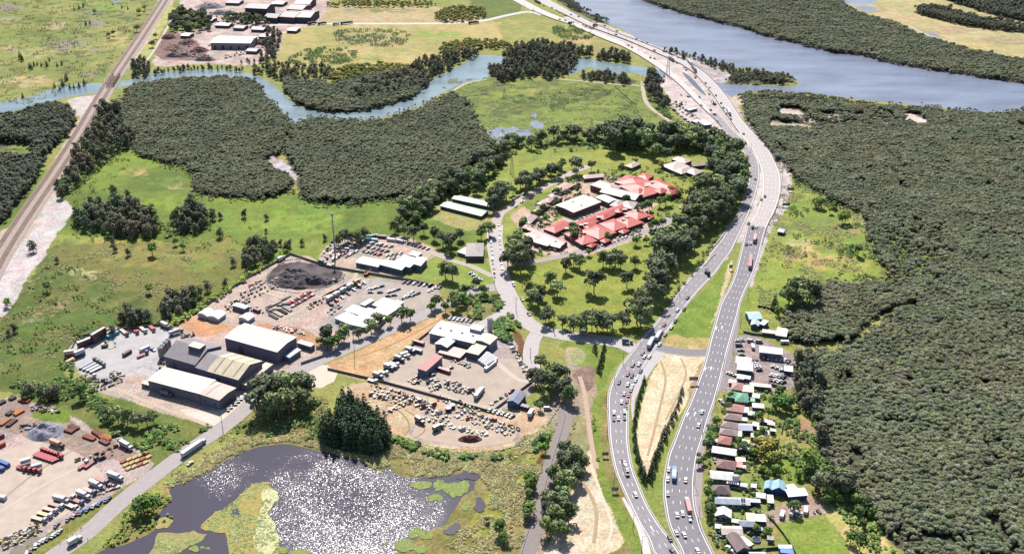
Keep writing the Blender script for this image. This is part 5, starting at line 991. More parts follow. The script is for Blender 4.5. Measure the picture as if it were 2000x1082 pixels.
# storage yard offices
B('workshop', 'low white roofed workshop with blue wall at the front of the storage yard', 'workshop', [((695,512),(738,521),(707,501),4,'gx',.6,'#f2ede2','#8093a8',dict(wins=3,door=1)), ((741,516),(784,527),(757,508),5,'gx',.8,'#dfe4da','#6f8198',dict(wins=4))])
B('workshop', 'broad silver roofed workshop at the right of the storage yard', 'workshop', [((768,514),(800,522),(792,499),5.4,'gx',.8,'#ece4dc','#7f8da2',dict(wins=0)), ((801,516),(821,519),(817,503),5.42,'gy',.8,'#f0ece8','#7f8da2',dict(wins=1)), ((797,497),(815,501),(806,490),4,'flat',0,'#e6e4e0','#8a94a6',dict(wins=0))])
B('hall', 'hall with a square grey and cream hipped roof beside the north road', 'hall', [((910,500),(943,500),(909,475),5,'hip',3,'#b5aaa6','#7a6f7a',dict(wins=4)), ((893,492),(909,497),(899,480),3,'flat',0,'#efe2d8','#9a9098',dict(wins=0))])
# central depot
B('depot', 'large bright white flat roofed depot with beige annexes', 'depot', [((839,650),(925,670),(862,627),6,'gx',.6,'#faf8f4','#a8a4b4',dict(wins=0,skyl=4,door=1)), ((917,641),(938,646),(921,633),9,'flat',0,'#f2f0ee','#c8cede',dict(wins=0)), ((927,664),(956,672),(943,651),6.3,'gy',1.2,'#e6d2bc','#9fa6b8',dict(wins=2)), ((910,687),(934,693),(931,667),5,'flat',0,'#e2cfa4','#7c7a8c',dict(wins=0))])
B('open_shed', 'white gabled open shed in front of the white depot', 'shed', [((850,671),(873,678),(866,658),5,'gy',1.2,'#f6f3ea','#7c86a0',dict(wins=0))])
B('storage_bays', 'row of roofless bays with pink walls in front of the depot', 'storage bays', [((856,688),(898,699),(877,675),2.6,'flat',0,'#c0a49a','#8a6f70',dict(wins=0))])
B('open_canopy', 'deep red roofed canopy in the middle of the equipment yard', 'canopy', [((816,719),(832,724),(848,693),5.5,'mono',.6,'#9a261e','#8a8fa8',dict(wins=0))])
B('cottage', 'blue grey gabled building at the right edge of the equipment yard', 'building', [((991,783),(1012,788),(1003,763),4.5,'gy',1.6,'#8f93a6','#5f7aa8',dict(wins=2)), ((1012,791),(1031,796),(1016,787),2.6,'flat',0,'#7a7484','#6a6476',dict(wins=0))])
# green roofed sheds
B('accommodation_block', 'upper of the two long pale green roofed blocks', 'building', [((883,388),(959,404),(887,380),3.2,'gx',.9,'#b9d2c0','#6c6f7c',dict(wins=9))])
B('accommodation_block', 'lower of the two long pale green roofed blocks', 'building', [((860,402),(940,422),(871,393),3.2,'gx',.9,'#b4d0bd','#6c6f7c',dict(wins=9))])
# hospital
RD_ = '#c4483e'; GY = '#bfaaa6'; BR = '#8c6468'
hb = B('hospital', 'sprawling hospital block with salmon red roofs nearest the drive', 'hospital', [
 ((1062,447),(1084,455),(1098,430),4,'hip',2,RD_,BR), ((1102,456),(1137,478),(1117,440),4.2,'hip',2.2,RD_,BR,dict(wins=4)), ((1133,451),(1170,467),(1149,431),4.4,'hip',2.2,RD_,BR,dict(wins=4)),
 ((1170,437),(1199,451),(1184,420),4.6,'hip',2.2,'#be443c',BR), ((1195,431),(1226,445),(1208,413),4.3,'hip',2.2,RD_,BR), ((1218,416),(1245,429),(1231,404),4.5,'hip',2,RD_,BR), ((1108,442),(1128,450),(1215,396),4.1,'gy',2.0,'#c24640',BR,dict(wins=0)),
 ((1146,480),(1156,483),(1152,473),3,'hip',1.2,RD_,BR,dict(wins=1)), ((1170,470),(1182,474),(1178,463),3.1,'hip',1.2,RD_,BR,dict(wins=1)), ((1206,452),(1218,456),(1214,445),3.2,'hip',1.2,RD_,BR,dict(wins=1)), ((1132,441),(1150,447),(1142,430),4.7,'hip',1.8,RD_,BR,dict(wins=1)), ((1165,424),(1180,429),(1176,413),4.9,'hip',1.8,'#cc5048',BR,dict(wins=1)), ((1196,411),(1210,416),(1206,400),5.0,'hip',1.8,RD_,BR,dict(wins=1)), ((1152,462),(1164,466),(1160,454),3.4,'hip',1.4,'#c04a42',BR,dict(wins=1)), ((1255,424),(1268,428),(1262,417),3,'hip',1.2,RD_,BR,dict(wins=1)), ((1233,438),(1243,441),(1240,433),3,'hip',1.2,RD_,BR,dict(wins=1)), ((1183,455),(1193,459),(1190,449),3,'hip',1.2,RD_,BR,dict(wins=1))])
hu = B('hospital', 'upper hospital block with salmon red roofs behind the long grey ward', 'hospital', [
 ((1209,363),(1256,385),(1232,346),5,'hip',2.4,RD_,BR,dict(wins=5)), ((1258,358),(1306,378),(1272,345),5.2,'hip',2.4,RD_,BR,dict(wins=5)), ((1201,356),(1246,367),(1228,343),4.8,'hip',2.2,'#c8544c',BR), ((1243,346),(1264,351),(1253,337),4.4,'hip',1.6,RD_,BR,dict(wins=1)), ((1300,377),(1310,381),(1314,368),5.4,'hip',1.6,RD_,BR), ((1232,374),(1248,380),(1243,364),5.6,'hip',2,RD_,BR,dict(wins=1)), ((1276,372),(1290,378),(1288,364),5.7,'hip',2,'#c04a42',BR,dict(wins=1)), ((1222,352),(1238,357),(1234,342),5.5,'hip',1.8,'#ca544c',BR,dict(wins=1))])
def skl(root, L_, z=6.2):
    for x, y in L_:
        p = P(x, y, z); l = root.location; m = MB(); m.box((p.x-l.x, p.y-l.y, z-2.2), (3.4, 3.0, 2.4), .3, 0); m.quad(*[(p.x-l.x+a, p.y-l.y+b, z+.25) for a, b in ((-2, -1.9), (2, -1.9), (2, 1.9), (-2, 1.9))], 1)
        m.build('dormer', [mat('#4f4450', .7), mat('#d8c0bc', .6)], root)
skl(hb, [(1107,446),(1121,445),(1135,439),(1132,459),(1140,454),(1144,437),(1166,447),(1169,424),(1239,412),(1218,428),(1206,414),(1220,409),(1224,423)], 6.4); skl(hu, [(1252,366),(1284,356),(1262,363),(1275,356)], 7)
B('ward', 'long grey tiled ward running between the two red roofed blocks', 'hospital ward', [((1153,361),(1194,374),(1166,350),6,'hip',2.4,GY,BR,dict(wins=4)), ((1172,375),(1240,391),(1186,364),6.2,'gx',2.4,GY,BR,dict(wins=7))])
B('hospital_hall', 'big white flat roofed hall in the middle of the hospital', 'hall', [((1086,401),(1120,415),(1134,379),6,'gy',.6,'#f8eedf','#8a6a6a',dict(wins=3,skyl=2))])
B('hospital_hall', 'smaller white roofed building right of the big white hall', 'building', [((1165,386),(1189,396),(1175,378),5,'gx',.8,'#f6f0e8','#7a6670',dict(wins=3))])
B('clinic', 'grey hipped clinic between white building and red blocks', 'clinic', [((1191,401),(1209,405),(1201,389),4.6,'hip',2,'#c4b2ae',BR,dict(wins=1)), ((1210,404),(1236,408),(1216,391),5,'hip',2.4,'#c2b6b2',BR,dict(wins=2))])
B('clinic', 'pink and cream roofed building at the hospital corner near the gate', 'building', [((1024,457),(1044,471),(1040,449),4,'hip',1.6,'#e0bcae',BR,dict(wins=2)), ((1042,472),(1069,480),(1056,460),4.2,'hip',1.6,'#ecd6c4',BR,dict(wins=2)), ((1073,479),(1093,484),(1080,472),3.4,'gx',1.2,'#ecd8c8',BR,dict(wins=2))])
B('covered_walkway', 'long straight pink roofed walkway at the hospital corner', 'walkway', [((1030,448),(1099,477),(1036,443),3.6,'gx',.8,'#c4848a',BR,dict(wins=0))])
for i, (a, b, c, rc) in enumerate([((1013,433),(1035,437),(1029,417),'#bfa09c'), ((1045,405),(1055,409),(1060,396),'#c09292'), ((1059,391),(1072,396),(1078,378),'#c4a4a0'), ((1078,370),(1096,375),(1103,355),'#d8aaa2'), ((1137,343),(1142,349),(1166,331),'#d8bab0'), ((1221,324),(1234,328),(1239,316),'#d0b6ae')]):
    B('brick_cottage', 'brick cottage with a pinkish roof, %s from the left behind the hospital' % ORD[i], 'cottage', [(a, b, c, 3.6, 'hip', 1.8, rc, BR, dict(wins=3))], 'cottages behind the hospital')
B('nursing_home', 'grey tiled building with wings under trees north of the hospital', 'nursing home', [((1292,323),(1314,333),(1308,308),3.6,'hip',1.8,'#c9b4ac',BR,dict(wins=4)), ((1314,333),(1331,340),(1330,320),3.7,'hip',1.8,'#bfaca6',BR,dict(wins=3)), ((1333,334),(1357,342),(1344,325),3.5,'hip',1.8,'#b8a6a0',BR,dict(wins=3)), ((1312,311),(1338,319),(1320,304),3.4,'hip',1.6,'#c9b0a6',BR,dict(wins=0)), ((1348,321),(1353,325),(1366,309),3.4,'gy',1.6,'#d0b8ac',BR,dict(wins=1)), ((1392,325),(1410,330),(1396,319),3.4,'gx',1.4,'#d8c0b4',BR,dict(wins=1))])
# the street of houses on the right; each: label, wings
def H_(label, wings, cat='house', nm='house'): return B(nm, label, cat, wings)
H_('light blue roofed house alone at the top of the street', [((1464,623),(1488,622),(1471,609),4,'gx',1.4,'#b9dcee','#8f98a8'), ((1467,634),(1481,636),(1467,625),3.6,'gy',1.4,'#cfe6ea','#6d7890',dict(wins=1)), ((1483,632),(1492,635),(1483,621),3.7,'flat',0,'#eef0ea','#8f94a8',dict(wins=1))])
H_('low cream flat roofed building behind the light blue house', [((1489,649),(1514,652),(1490,643),3,'flat',0,'#e0cfc0','#6d7484',dict(wins=2)), ((1516,654),(1535,657),(1517,639),3.4,'gx',.6,'#f2efe6','#70788c',dict(wins=1))], 'building', 'outbuilding')
H_('long white roofed steel shed at the car yard', [((1484,687),(1527,692),(1487,676),5,'gx',.6,'#f2ece0','#8c93a8',dict(wins=2,door=1))], 'shed', 'steel_shed')
H_('white roofed blue walled workshop at the roadside car yard', [((1440,721),(1469,724),(1443,708),5,'gx',.8,'#f6efdc','#5f7398',dict(wins=3))], 'workshop', 'workshop')
H_('cream roofed workshop behind the blue walled one', [((1438,708),(1466,711),(1446,697),4,'gx',.6,'#f6eed8','#8c8a94',dict(wins=2))], 'workshop', 'workshop')
H_('long low beige shed closing the back of the car yard', [((1465,753),(1506,757),(1465,747),3,'flat',0,'#dfd0bf','#8c8a98',dict(wins=2))], 'shed', 'steel_shed')
H_('small navy sided site shed among the parked cars', [((1532,724),(1548,726),(1534,714),3,'flat',0,'#eae4da','#4f6288',dict(wins=1))], 'shed', 'site_shed')
H_('house with a pink brown hipped roof, northernmost of the street row', [((1429,759),(1449,762),(1431,746),3.2,'hip',2,'#c99c90','#cbbcb4')])
H_('peach flat roofed extension beside the pink brown hipped house', [((1450,764),(1472,766),(1452,752),3,'flat',0,'#f4dcc4','#d0c2b8')], 'house', 'granny_flat')
H_('house with a sea green hipped roof', [((1420,774),(1440,778),(1423,763),3.2,'hip',2,'#7db89a','#b8aca6'), ((1437,783),(1461,785),(1442,767),3.4,'hip',2.4,'#7fba9c','#c4a69a',dict(wins=4)), ((1462,783),(1474,784),(1463,777),2.6,'flat',0,'#88bf9f','#a8a09a',dict(wins=0))])
H_('house with a faded pink metal roof below the sea green one', [((1419,800),(1451,805),(1424,788),3.2,'hip',2.2,'#e0a69a','#c8aea4')])
H_('white flat shed beside the faded pink roofed house', [((1453,805),(1462,806),(1456,795),2.8,'flat',0,'#e2e4f0','#a0a4b4',dict(wins=0))], 'shed', 'garden_shed')
H_('brown tiled house with a white square annex behind', [((1414,817),(1448,821),(1415,806),3.2,'hip',2,'#b89c94','#a8a0a8',dict(wins=4)), ((1449,821),(1459,822),(1450,815),2.6,'flat',0,'#f0ece4','#9a98a4',dict(wins=1))])
H_('long brown and blue grey roofed house', [((1409,832),(1443,838),(1413,822),3.2,'hip',2,'#b8a39c','#9c98a4',dict(wins=4)), ((1444,839),(1469,840),(1447,827),3.2,'gx',1.2,'#c4c8dc','#8a92aa',dict(wins=2))])
H_('narrow taupe roofed house with a white rear', [((1406,846),(1439,851),(1411,836),3.2,'hip',1.8,'#b3a09c','#a09aa4',dict(wins=3)), ((1440,851),(1448,852),(1442,841),2.8,'flat',0,'#f0ebe0','#a8a4ac',dict(wins=0))])
H_('house with a patchy rusty red roof among trees', [((1403,864),(1426,868),(1410,851),3.2,'hip',2,'#c48078','#9a9096')])
H_('bright white roofed house with a dark brick front', [((1391,882),(1436,889),(1394,871),3.4,'gx',1.2,'#f6f8fa','#84746c',dict(wins=4))])
H_('maroon tiled house with a pinkish red side roof', [((1399,911),(1435,917),(1402,896),3.2,'hip',2.2,'#9c7470','#70606c',dict(wins=3)), ((1437,911),(1449,913),(1438,901),2.8,'flat',0,'#e08878','#6a5a68',dict(wins=0))])
H_('small white shed behind the maroon tiled house', [((1438,900),(1456,901),(1440,893),2.6,'flat',0,'#f2f2f4','#9a98a4',dict(wins=0))], 'shed', 'garden_shed')
hs = H_('large white roofed house carrying dark solar panels', [((1388,933),(1442,938),(1391,919),3.6,'gx',1.4,'#f6f4f0','#8a94a8',dict(wins=4)), ((1420,943),(1442,946),(1421,936),2.8,'flat',0,'#f4f2ee','#70708a',dict(wins=1))])
H_('house with a dark brown pyramid roof', [((1392,963),(1426,964),(1394,947),3.2,'hip',2.6,'#8a7474','#e0cfc0')])
hg = H_('long pale blue grey roofed house with a white solar end', [((1398,982),(1444,984),(1399,970),3.4,'gx',1.2,'#bfc8d4','#c0c4d6',dict(wins=4)), ((1445,984),(1464,985),(1446,972),3.4,'gx',1.2,'#f2f2f2','#8088a0',dict(wins=1)), ((1465,980),(1485,981),(1466,974),2.6,'flat',0,'#c8ccdc','#606a84',dict(wins=0))])
H_('square house with a white gabled metal roof', [((1398,1006),(1427,1010),(1398,992),3.2,'gy',2,'#f2f4f4','#b4b4bc')])
H_('cream and white flat roofed sheds behind the white gabled house', [((1459,1015),(1475,1016),(1458,1001),2.8,'flat',0,'#f0dcb4','#9c98a0',dict(wins=0)), ((1477,1017),(1496,1018),(1476,1004),2.8,'flat',0,'#f6f8f8','#6c6a84',dict(wins=0))], 'shed', 'garden_shed')
H_('house with a lavender grey roof', [((1446,1026),(1474,1027),(1448,1016),3.2,'gx',1.4,'#c9cfe2','#a0a4b8')])
H_('beige roofed house beside the roadside junk', [((1411,1042),(1450,1043),(1413,1027),3.2,'gx',1.2,'#e2cfc6','#d0c8c8')])
H_('long dark brown gabled house, southernmost of the row, set at an angle', [((1440,1076),(1463,1071),(1417,1047),3.2,'gy',2,'#8a7270','#5a70a0',dict(wins=2))])
H_('white flat roof running along the dark brown gabled house', [((1463,1066),(1471,1062),(1447,1042),2.8,'flat',0,'#f2f4f6','#9aa0b0',dict(wins=0))], 'carport', 'carport')
H_('sky blue barn with a curved roof on the back block', [((1493,953),(1508,956),(1505,941),3.6,'gy',1.4,'#9cc8e0','#4f6ea0',dict(wins=1)), ((1509,955),(1533,958),(1517,941),4.2,'gy',2.2,'#a8d0e6','#4a68a0',dict(wins=3))], 'barn', 'barn')
H_('white roofed blue walled shed next to the sky blue barn', [((1541,969),(1577,966),(1538,957),4,'mono',.5,'#f8f8f8','#4a5a88',dict(wins=2))], 'shed', 'steel_shed')
H_('small white garage between barn and long shed', [((1540,955),(1556,952),(1537,947),3,'flat',0,'#f6f6f6','#8088a0',dict(wins=0))], 'garage', 'garage')
H_('white tiny shed on the yard in front of the barn', [((1478,970),(1494,972),(1480,962),2.8,'gx',.6,'#f0f0f2','#8c8ca0',dict(wins=0))], 'shed', 'garden_shed')
H_('white open shed with a black interior south of the barn', [((1500,981),(1511,982),(1500,966),2.8,'flat',0,'#eceef0','#4a5064',dict(wins=0))], 'shed', 'garden_shed')
for i, (a, b, c, rc) in enumerate([((1479,838),(1497,841),(1481,831),'#f4efe6'), ((1505,841),(1515,842),(1506,837),'#f2efe8'), ((1467,853),(1490,856),(1470,846),'#efe4d8'), ((1486,822),(1507,827),(1494,818),'#e8d4cc'), ((1452,781),(1464,783),(1454,775),'#e6e2e6'), ((1470,795),(1492,797),(1472,787),'#e0dcdc'), ((1442,876),(1458,878),(1444,868),'#f4e6d8')]):
    H_('pale flat garden shed, %s in the back gardens' % ['beside the white caravan', 'small one by the back fence', 'long cream one below the others', 'pink topped one nearest the big trees', 'behind the sea green roof', 'right of the faded pink roof', 'right of the rusty red roof'][i], [(a, b, c, 2.6, 'flat', 0, rc, '#8f909e', dict(wins=1))], 'shed', 'garden_shed')
H_('blue tarpaulin shed at the bottom of the street', [((1525,1078),(1549,1081),(1524,1070),3,'flat',0,'#4f8fe0','#5a6c90',dict(wins=0)), ((1522,1070),(1547,1070),(1526,1064),2.9,'flat',0,'#eef0f4','#8a90a0',dict(wins=0))], 'shed', 'garden_shed')
H_('grey roofed garage at the bottom of the street', [((1466,1086),(1496,1086),(1470,1078),2.8,'gx',.8,'#e8e0da','#9a98a4',dict(wins=0))], 'garage', 'garage')
def panels(root, A_, B_, C_, h, nx, ny, label=None):
    F_ = Frame(A_, B_, C_, h); l = root.location
    for i in range(nx):
        m = MB()
        for j in range(ny):
            x0 = F_.w*(i+.06)/nx; x1 = F_.w*(i+.94)/nx; y0 = F_.d*(j+.06)/ny; y1 = F_.d*(j+.94)/ny
            m.quad(*[tuple(v-Vector((l.x, l.y, 0))) for v in (F_(x0, y0, h), F_(x1, y0, h), F_(x1, y1, h+.5), F_(x0, y1, h+.5))])
        m.build('solar_panel', mat('#4a4f66', .2, spec=.8), root)
panels(hs, (1430,934), (1444,936), (1433,926), 4.6, 4, 2); panels(hs, (1422,944), (1440,945), (1423,939), 3.1, 5, 1); panels(hg, (1447,981), (1456,982), (1447,973), 4.6, 2, 2)
for i, (a, b, c, rc) in enumerate([((1424,746),(1436,748),(1426,741),'#f0ece6'), ((1440,738),(1452,740),(1442,732),'#e8e4ea'), ((1453,738),(1464,740),(1455,733),'#f4f0e8'), ((1470,775),(1482,777),(1472,769),'#cfd8cc'), ((1462,809),(1474,811),(1464,803),'#dfe0ea'), ((1470,830),(1480,832),(1472,825),'#eceae4'), ((1450,864),(1462,866),(1452,858),'#e8e0d8'), ((1488,846),(1500,848),(1490,841),'#f2ece4'), ((1500,828),(1512,830),(1502,823),'#d8c8c0'), ((1460,880),(1470,882),(1462,876),'#eee8e0'), ((1447,948),(1458,950),(1449,943),'#e6e6ea'), ((1468,950),(1476,951),(1470,946),'#f0f0f0'), ((1430,1018),(1442,1020),(1432,1013),'#f0ecea'), ((1398,1030),(1408,1031),(1400,1025),'#e4e0dc'), ((1476,1034),(1488,1035),(1478,1029),'#dcdce6'), ((1500,1052),(1510,1053),(1502,1048),'#b8b0a8'), ((1444,912),(1456,913),(1446,908),'#f4f2ee'), ((1392,862),(1400,863),(1393,857),'#dcd8d4')]):
    H_('little pale backyard shed or carport, %s counting down the street' % ORD[i], [(a, b, c, 2.5, 'mono' if i % 2 else 'gx', .4, rc, '#9c9a9e', dict(wins=0))], 'shed', 'backyard_shed')
for i, (a, b, c, rc) in enumerate([((1027,424),(1040,427),(1034,416),'#b88c8a'), ((1040,413),(1052,416),(1047,406),'#d8c4b8'), ((1048,398),(1058,401),(1056,391),'#e0ccc0'), ((1070,382),(1082,386),(1080,374),'#c8b0a8'), ((1086,372),(1094,375),(1094,364),'#e4d0c4'), ((1020,445),(1032,447),(1024,438),'#d0b8ac')]):
    B('hospital_unit', 'small brownish unit, %s from the left of the row beside the hospital' % ORD[i], 'unit', [(a, b, c, 3.0, 'hip', 1.4, rc, BR, dict(wins=2))], 'small units beside the hospital')
for i, (x, y, w_) in enumerate([(420,50,26),(455,55,20),(490,58,24),(395,40,18),(530,8,22),(440,6,26),(505,72,20),(352,70,16),(560,60,18),(480,100,20)]):
    B('scrap_hut', 'small corrugated hut among the scrap piles, %s from the left' % ORD[sorted([420,455,490,395,530,440,505,352,560,480]).index(x)], 'hut', [((x, y), (x+w_, y+1), (x+4, y-6), 4, 'gx', 1.2, ['#d8d0d0', '#9a9098', '#b8a8a8', '#efe8e4'][i % 4], '#7c7480', dict(wins=0))], 'scrapyard huts')
# scrapyard at the top
B('scrap_hall', 'long white roofed hall at the scrapyard', 'hall', [((411,84),(489,85),(416,71),9,'gx',2,'#faf4ee','#b8b4b8',dict(wins=0,door=2))])
for i, (a, b, c, rc, hh) in enumerate([((478,16),(520,18),(482,6),'#8a8088',16), ((545,33),(575,35),(552,20),'#8c7a7a',9), ((576,34),(606,35),(582,20),'#9a8480',9), ((560,18),(590,20),(566,8),'#8f7c78',8), ((515,34),(540,36),(520,26),'#7a7480',8), ((574,8),(604,9),(578,-2),'#9a8a88',8)]):
    B('scrap_shed', 'grey brown industrial shed, %s' % ['tallest, at the top of the scrapyard', 'left of the pair by the access road', 'right of the pair by the access road', 'upper middle of the scrapyard sheds', 'small and dark beside the tall one', 'topmost right of the scrapyard'][i], 'shed', [(a, b, c, hh, 'gx', 3, rc, '#6a6070', dict(wins=0))], 'scrapyard sheds')
B('site_office', 'pair of long white site huts beside the highway works', 'site hut', [((1362,236),(1376,245),(1368,229),4,'flat',0,'#f0f0f4','#7a8496',dict(wins=2)), ((1346,216),(1362,212),(1347,213),3,'flat',0,'#f0eeee','#8a90a0',dict(wins=0)), ((1350,236),(1360,240),(1353,230),3,'flat',0,'#dfe8f0','#6a7488',dict(wins=0))])
# ---------------------------------------------------------------- bridges
def rail_bridge():
    e = empty('railway_bridge', P(222, 165)); tag(e, 'rust brown steel truss railway bridge over the creek', 'bridge'); l = e.location
    us = [u for u in np.arange(0, RW.len, 2.0) if 150 < UN(*RW.at(u, .5))[1] < 174]; u0, u1 = us[0], us[-1]; W = RW.width(u0); RB_ = mat('#7a4a44', .7, 1, .2)
    for k, off in enumerate((8.6, 16.6)):
        m = MB(); n = 6
        def q(t, z): p = RW.at(u0+(u1-u0)*t, off/W); return (p[0]-l.x, p[1]-l.y, z)
        m.tube(q(0, .8), q(1, .8), .35, n=4); m.tube(q(.08, 5.5), q(.92, 5.5), .35, n=4)
        for i in range(n+1):
            t = i/n; tt = min(max(t, .08), .92); m.tube(q(t, .8), q(tt, 5.5), .22, n=4)
            if i < n: m.tube(q(t, .8), q(min(max((i+1)/n, .08), .92), 5.5), .18, n=4)
        m.build('truss', RB_, e)
    m = MB()
    for i in range(14):
        t = (i+.5)/14; a = RW.at(u0+(u1-u0)*t, 8.6/W); b = RW.at(u0+(u1-u0)*t, 16.6/W); m.tube((a[0]-l.x, a[1]-l.y, .75), (b[0]-l.x, b[1]-l.y, .75), .2, n=4)
        if i % 3 == 0: m.tube((a[0]-l.x, a[1]-l.y, 5.4), (b[0]-l.x, b[1]-l.y, 5.4), .18, n=4)
    m.build('crossbeams', RB_, e)
rail_bridge()
def parapet(rd, side, y0, y1, label, hh=1.1, mm=None):
    v = []; f = []; us = [u for u in np.arange(0, rd.len, 4.0) if y0 < UN(*rd.at(u, side))[1] < y1]
    for u in us:
        a = rd.at(u, side); W = rd.width(u); b = rd.at(u, side+(.35/W)*(1 if side else -1)); v += [(*a, 0), (*a, rd.z+hh), (*b, rd.z+hh), (*b, 0)]
    for i in range(len(us)-1):
        for k in range(3): f.append((4*i+k, 4*i+k+1, 4*i+5+k, 4*i+4+k))
    if f: o = meshobj('concrete_barrier', v, f, mm or mat('#d8d0cc')); tag(o, label, 'barrier')
parapet(HE, 0, 20, 262, 'long concrete barrier along the west edge of the upper highway', 1.0, mat('#8a8488'))
parapet(HE, 1, 20, 300, 'long concrete barrier along the river side of the upper highway')
parapet(HS, 0, 20, 250, 'long concrete barrier along the landward edge of the old bridge', 1.0, mat('#8f8884'))
parapet(HE, 1, 300, 480, 'grey noise wall beside the outer highway lane', 1.0, mat('#c8bcbc'))
# ---------------------------------------------------------------- vehicles and yard things
RUB = mat('#3a3a3e', .8, 3, .1)
def paint(h): return mat(h, .35, 2, .05, spec=.5)
CARC = {'white': '#f6f6f6', 'silver': '#c4c6cc', 'grey': '#8c8e96', 'black': '#33343c', 'red': '#b84440', 'blue': '#4668a8', 'green': '#3f6f58', 'maroon': '#6f3038', 'yellow': '#e0b84c', 'orange': '#d47a40', 'tan': '#d8c4a0'}
def car_mb(kind='car'):
    b = MB(); g_ = MB(); L_, W_ = (4.5, 1.8)
    if kind == 'car': prof = [(-2.25, .5), (-2.25, .95), (-1.6, 1.0), (-1.15, 1.42), (.35, 1.45), (1.1, 1.0), (2.1, .85), (2.25, .5)]
    elif kind == 'ute': prof = [(-2.5, .6), (-2.5, 1.1), (-.5, 1.1), (-.3, 1.7), (.7, 1.7), (1.3, 1.15), (2.4, 1.0), (2.5, .6)]
    else: prof = [(-2.5, .5), (-2.5, 2.0), (-2.3, 2.1), (1.0, 2.1), (1.8, 1.25), (2.4, 1.1), (2.5, .5)]
    def sec(z): return .9 if z < 1.05 else .74
    n = len(prof)
    for s in (-1, 1): b.poly([(x, s*sec(z), z) for x, z in (prof if s < 0 else prof[::-1])])
    for (x0, z0), (x1, z1) in zip(prof, prof[1:]): b.quad((x0, -sec(z0), z0), (x1, -sec(z1), z1), (x1, sec(z1), z1), (x0, sec(z0), z0))
    b.quad((prof[0][0], -.9, prof[0][1]), (prof[0][0], .9, prof[0][1]), (prof[-1][0], .9, prof[-1][1]), (prof[-1][0], -.9, prof[-1][1]))
    for i, ((x0, z0), (x1, z1)) in enumerate(zip(prof, prof[1:])):
        if (z0 < 1.3) != (z1 < 1.3) and abs(x1-x0) > .15:
            t0, t1 = .12, .9; a = (x0+(x1-x0)*t0, z0+(z1-z0)*t0+.02); c = (x0+(x1-x0)*t1, z0+(z1-z0)*t1+.02)
            g_.quad((a[0], -.72, a[1]), (c[0], -.68, c[1]), (c[0], .68, c[1]), (a[0], .72, a[1]))
    top = [p for p in prof if p[1] > 1.3]; xa, xb = top[0][0], top[-1][0]; zt = max(p[1] for p in prof)
    for s in (-1, 1): g_.quad((xa-.1, s*.88, 1.06), (xb+.35, s*.88, 1.06), (xb-.05, s*.77, zt-.08), (xa+.1, s*.77, zt-.08))
    wh = []
    for x in (-1.35, 1.4):
        for s in (-1, 1): m = MB(); m.tube((x, s*.72, .33), (x, s*.93, .33), .33, .33, 8); wh.append(m)
    return b, g_, wh
CP = {}
def car_parts(kind, col):
    if (kind, col) not in CP:
        b, g_, wh = car_mb(kind); whole_ = MB()
        for src, mi in ((b, 0), (g_, 1)) + tuple((w_, 2) for w_ in wh):
            n = len(whole_.v); whole_.v += src.v; whole_.f += [tuple(n+i for i in f) for f in src.f]; whole_.m += [mi]*len(src.f)
        CP[(kind, col)] = (b.mesh('body', [paint(CARC[col])]), g_.mesh('windows', [GLASS]), [w_.mesh('wheel', [RUB]) for w_ in wh], whole_.mesh(kind, [paint(CARC[col]), GLASS, RUB]))
    return CP[(kind, col)]
NC = {}
def car(p, rz, col, label, group, kind='car', parts=True, z=None):
    b, g_, wh, wm = car_parts(kind, col); NC[kind] = NC.get(kind, 0)+1; nm = {'car': 'car', 'ute': 'pickup', 'van': 'van'}[kind]
    if parts:
        e = empty(nm, p, rz); link(bpy.data.objects.new('body', b), e); link(bpy.data.objects.new('windows', g_), e)
        for w_ in wh: link(bpy.data.objects.new('wheel', w_), e)
    else: e = link(bpy.data.objects.new(nm, wm)); e.location = p; e.rotation_euler = (0, 0, rz)
    e.scale = (1.1, 1.1, 1.1); tag(e, label, nm, group); return e
def road_dir(rd, p):
    c = (rd.l+rd.r)/2; i = int(np.argmin(np.hypot(c[:, 0]-p[0], c[:, 1]-p[1]))); return rd.dirn(rd.s[i]), rd.z+.06
def traffic(rd, s_, where, group, parts=True):
    items = [q.split(',') for q in s_.split()]; items.sort(key=lambda q: -float(q[1])); cnt = {}
    for q in items:
        x, y = float(q[0]), float(q[1]); col = {'w': 'white', 's': 'silver', 'g': 'grey', 'k': 'black', 'r': 'red', 'b': 'blue'}[q[2]]; kd = {'v': 'van', 'u': 'ute'}.get(q[3] if len(q) > 3 else '', 'car')
        p = P(x, y+1, 0); a, z = road_dir(rd, p); p.z = z; k = (col, kd); cnt[k] = cnt.get(k, 0)+1
        car(p, a, col, '%s %s %s, %s from the front' % (col, {'ute': 'pickup'}.get(kd, kd), where, ORD[sum(cnt.values())-1]), group, kd, parts)
traffic(HW, "1343,582,k 1323,606,w 1336,604,k 1319,627,k 1297,635,r 1311,640,w 1288,645,g 1291,650,w,v 1299,654,g 1288,673,w 1267,670,g 1255,690,g 1259,697,w 1268,697,w 1236,713,g 1248,712,w 1251,725,k 1226,731,r 1234,734,k 1241,743,w 1209,747,k 1226,751,w 1234,755,w 1232,762,g 1219,769,s 1228,772,r 1214,785,w 1224,783,r 1222,795,k 1199,806,w 1220,804,w 1199,818,k 1208,817,w 1220,816,k 1241,966,w 1308,1052,k 1313,1077,k 1348,1178,w 1460,378,k 1475,350,g 1380,532,k,v", 'on the western carriageway', 'cars on the western carriageway')
traffic(HE, "1364,831,w 1306,917,w 1304,936,w 1339,938,w 1304,964,s 1322,1006,w 1333,1003,w 1347,1013,w,u 1321,1041,s 1336,1045,w 1362,1076,w 1371,805,w 1470,445,k,v 1477,444,w 1458,478,k 1466,476,w 1494,384,k 1487,390,g 1462,437,k", 'on the eastern carriageway', 'cars on the eastern carriageway')
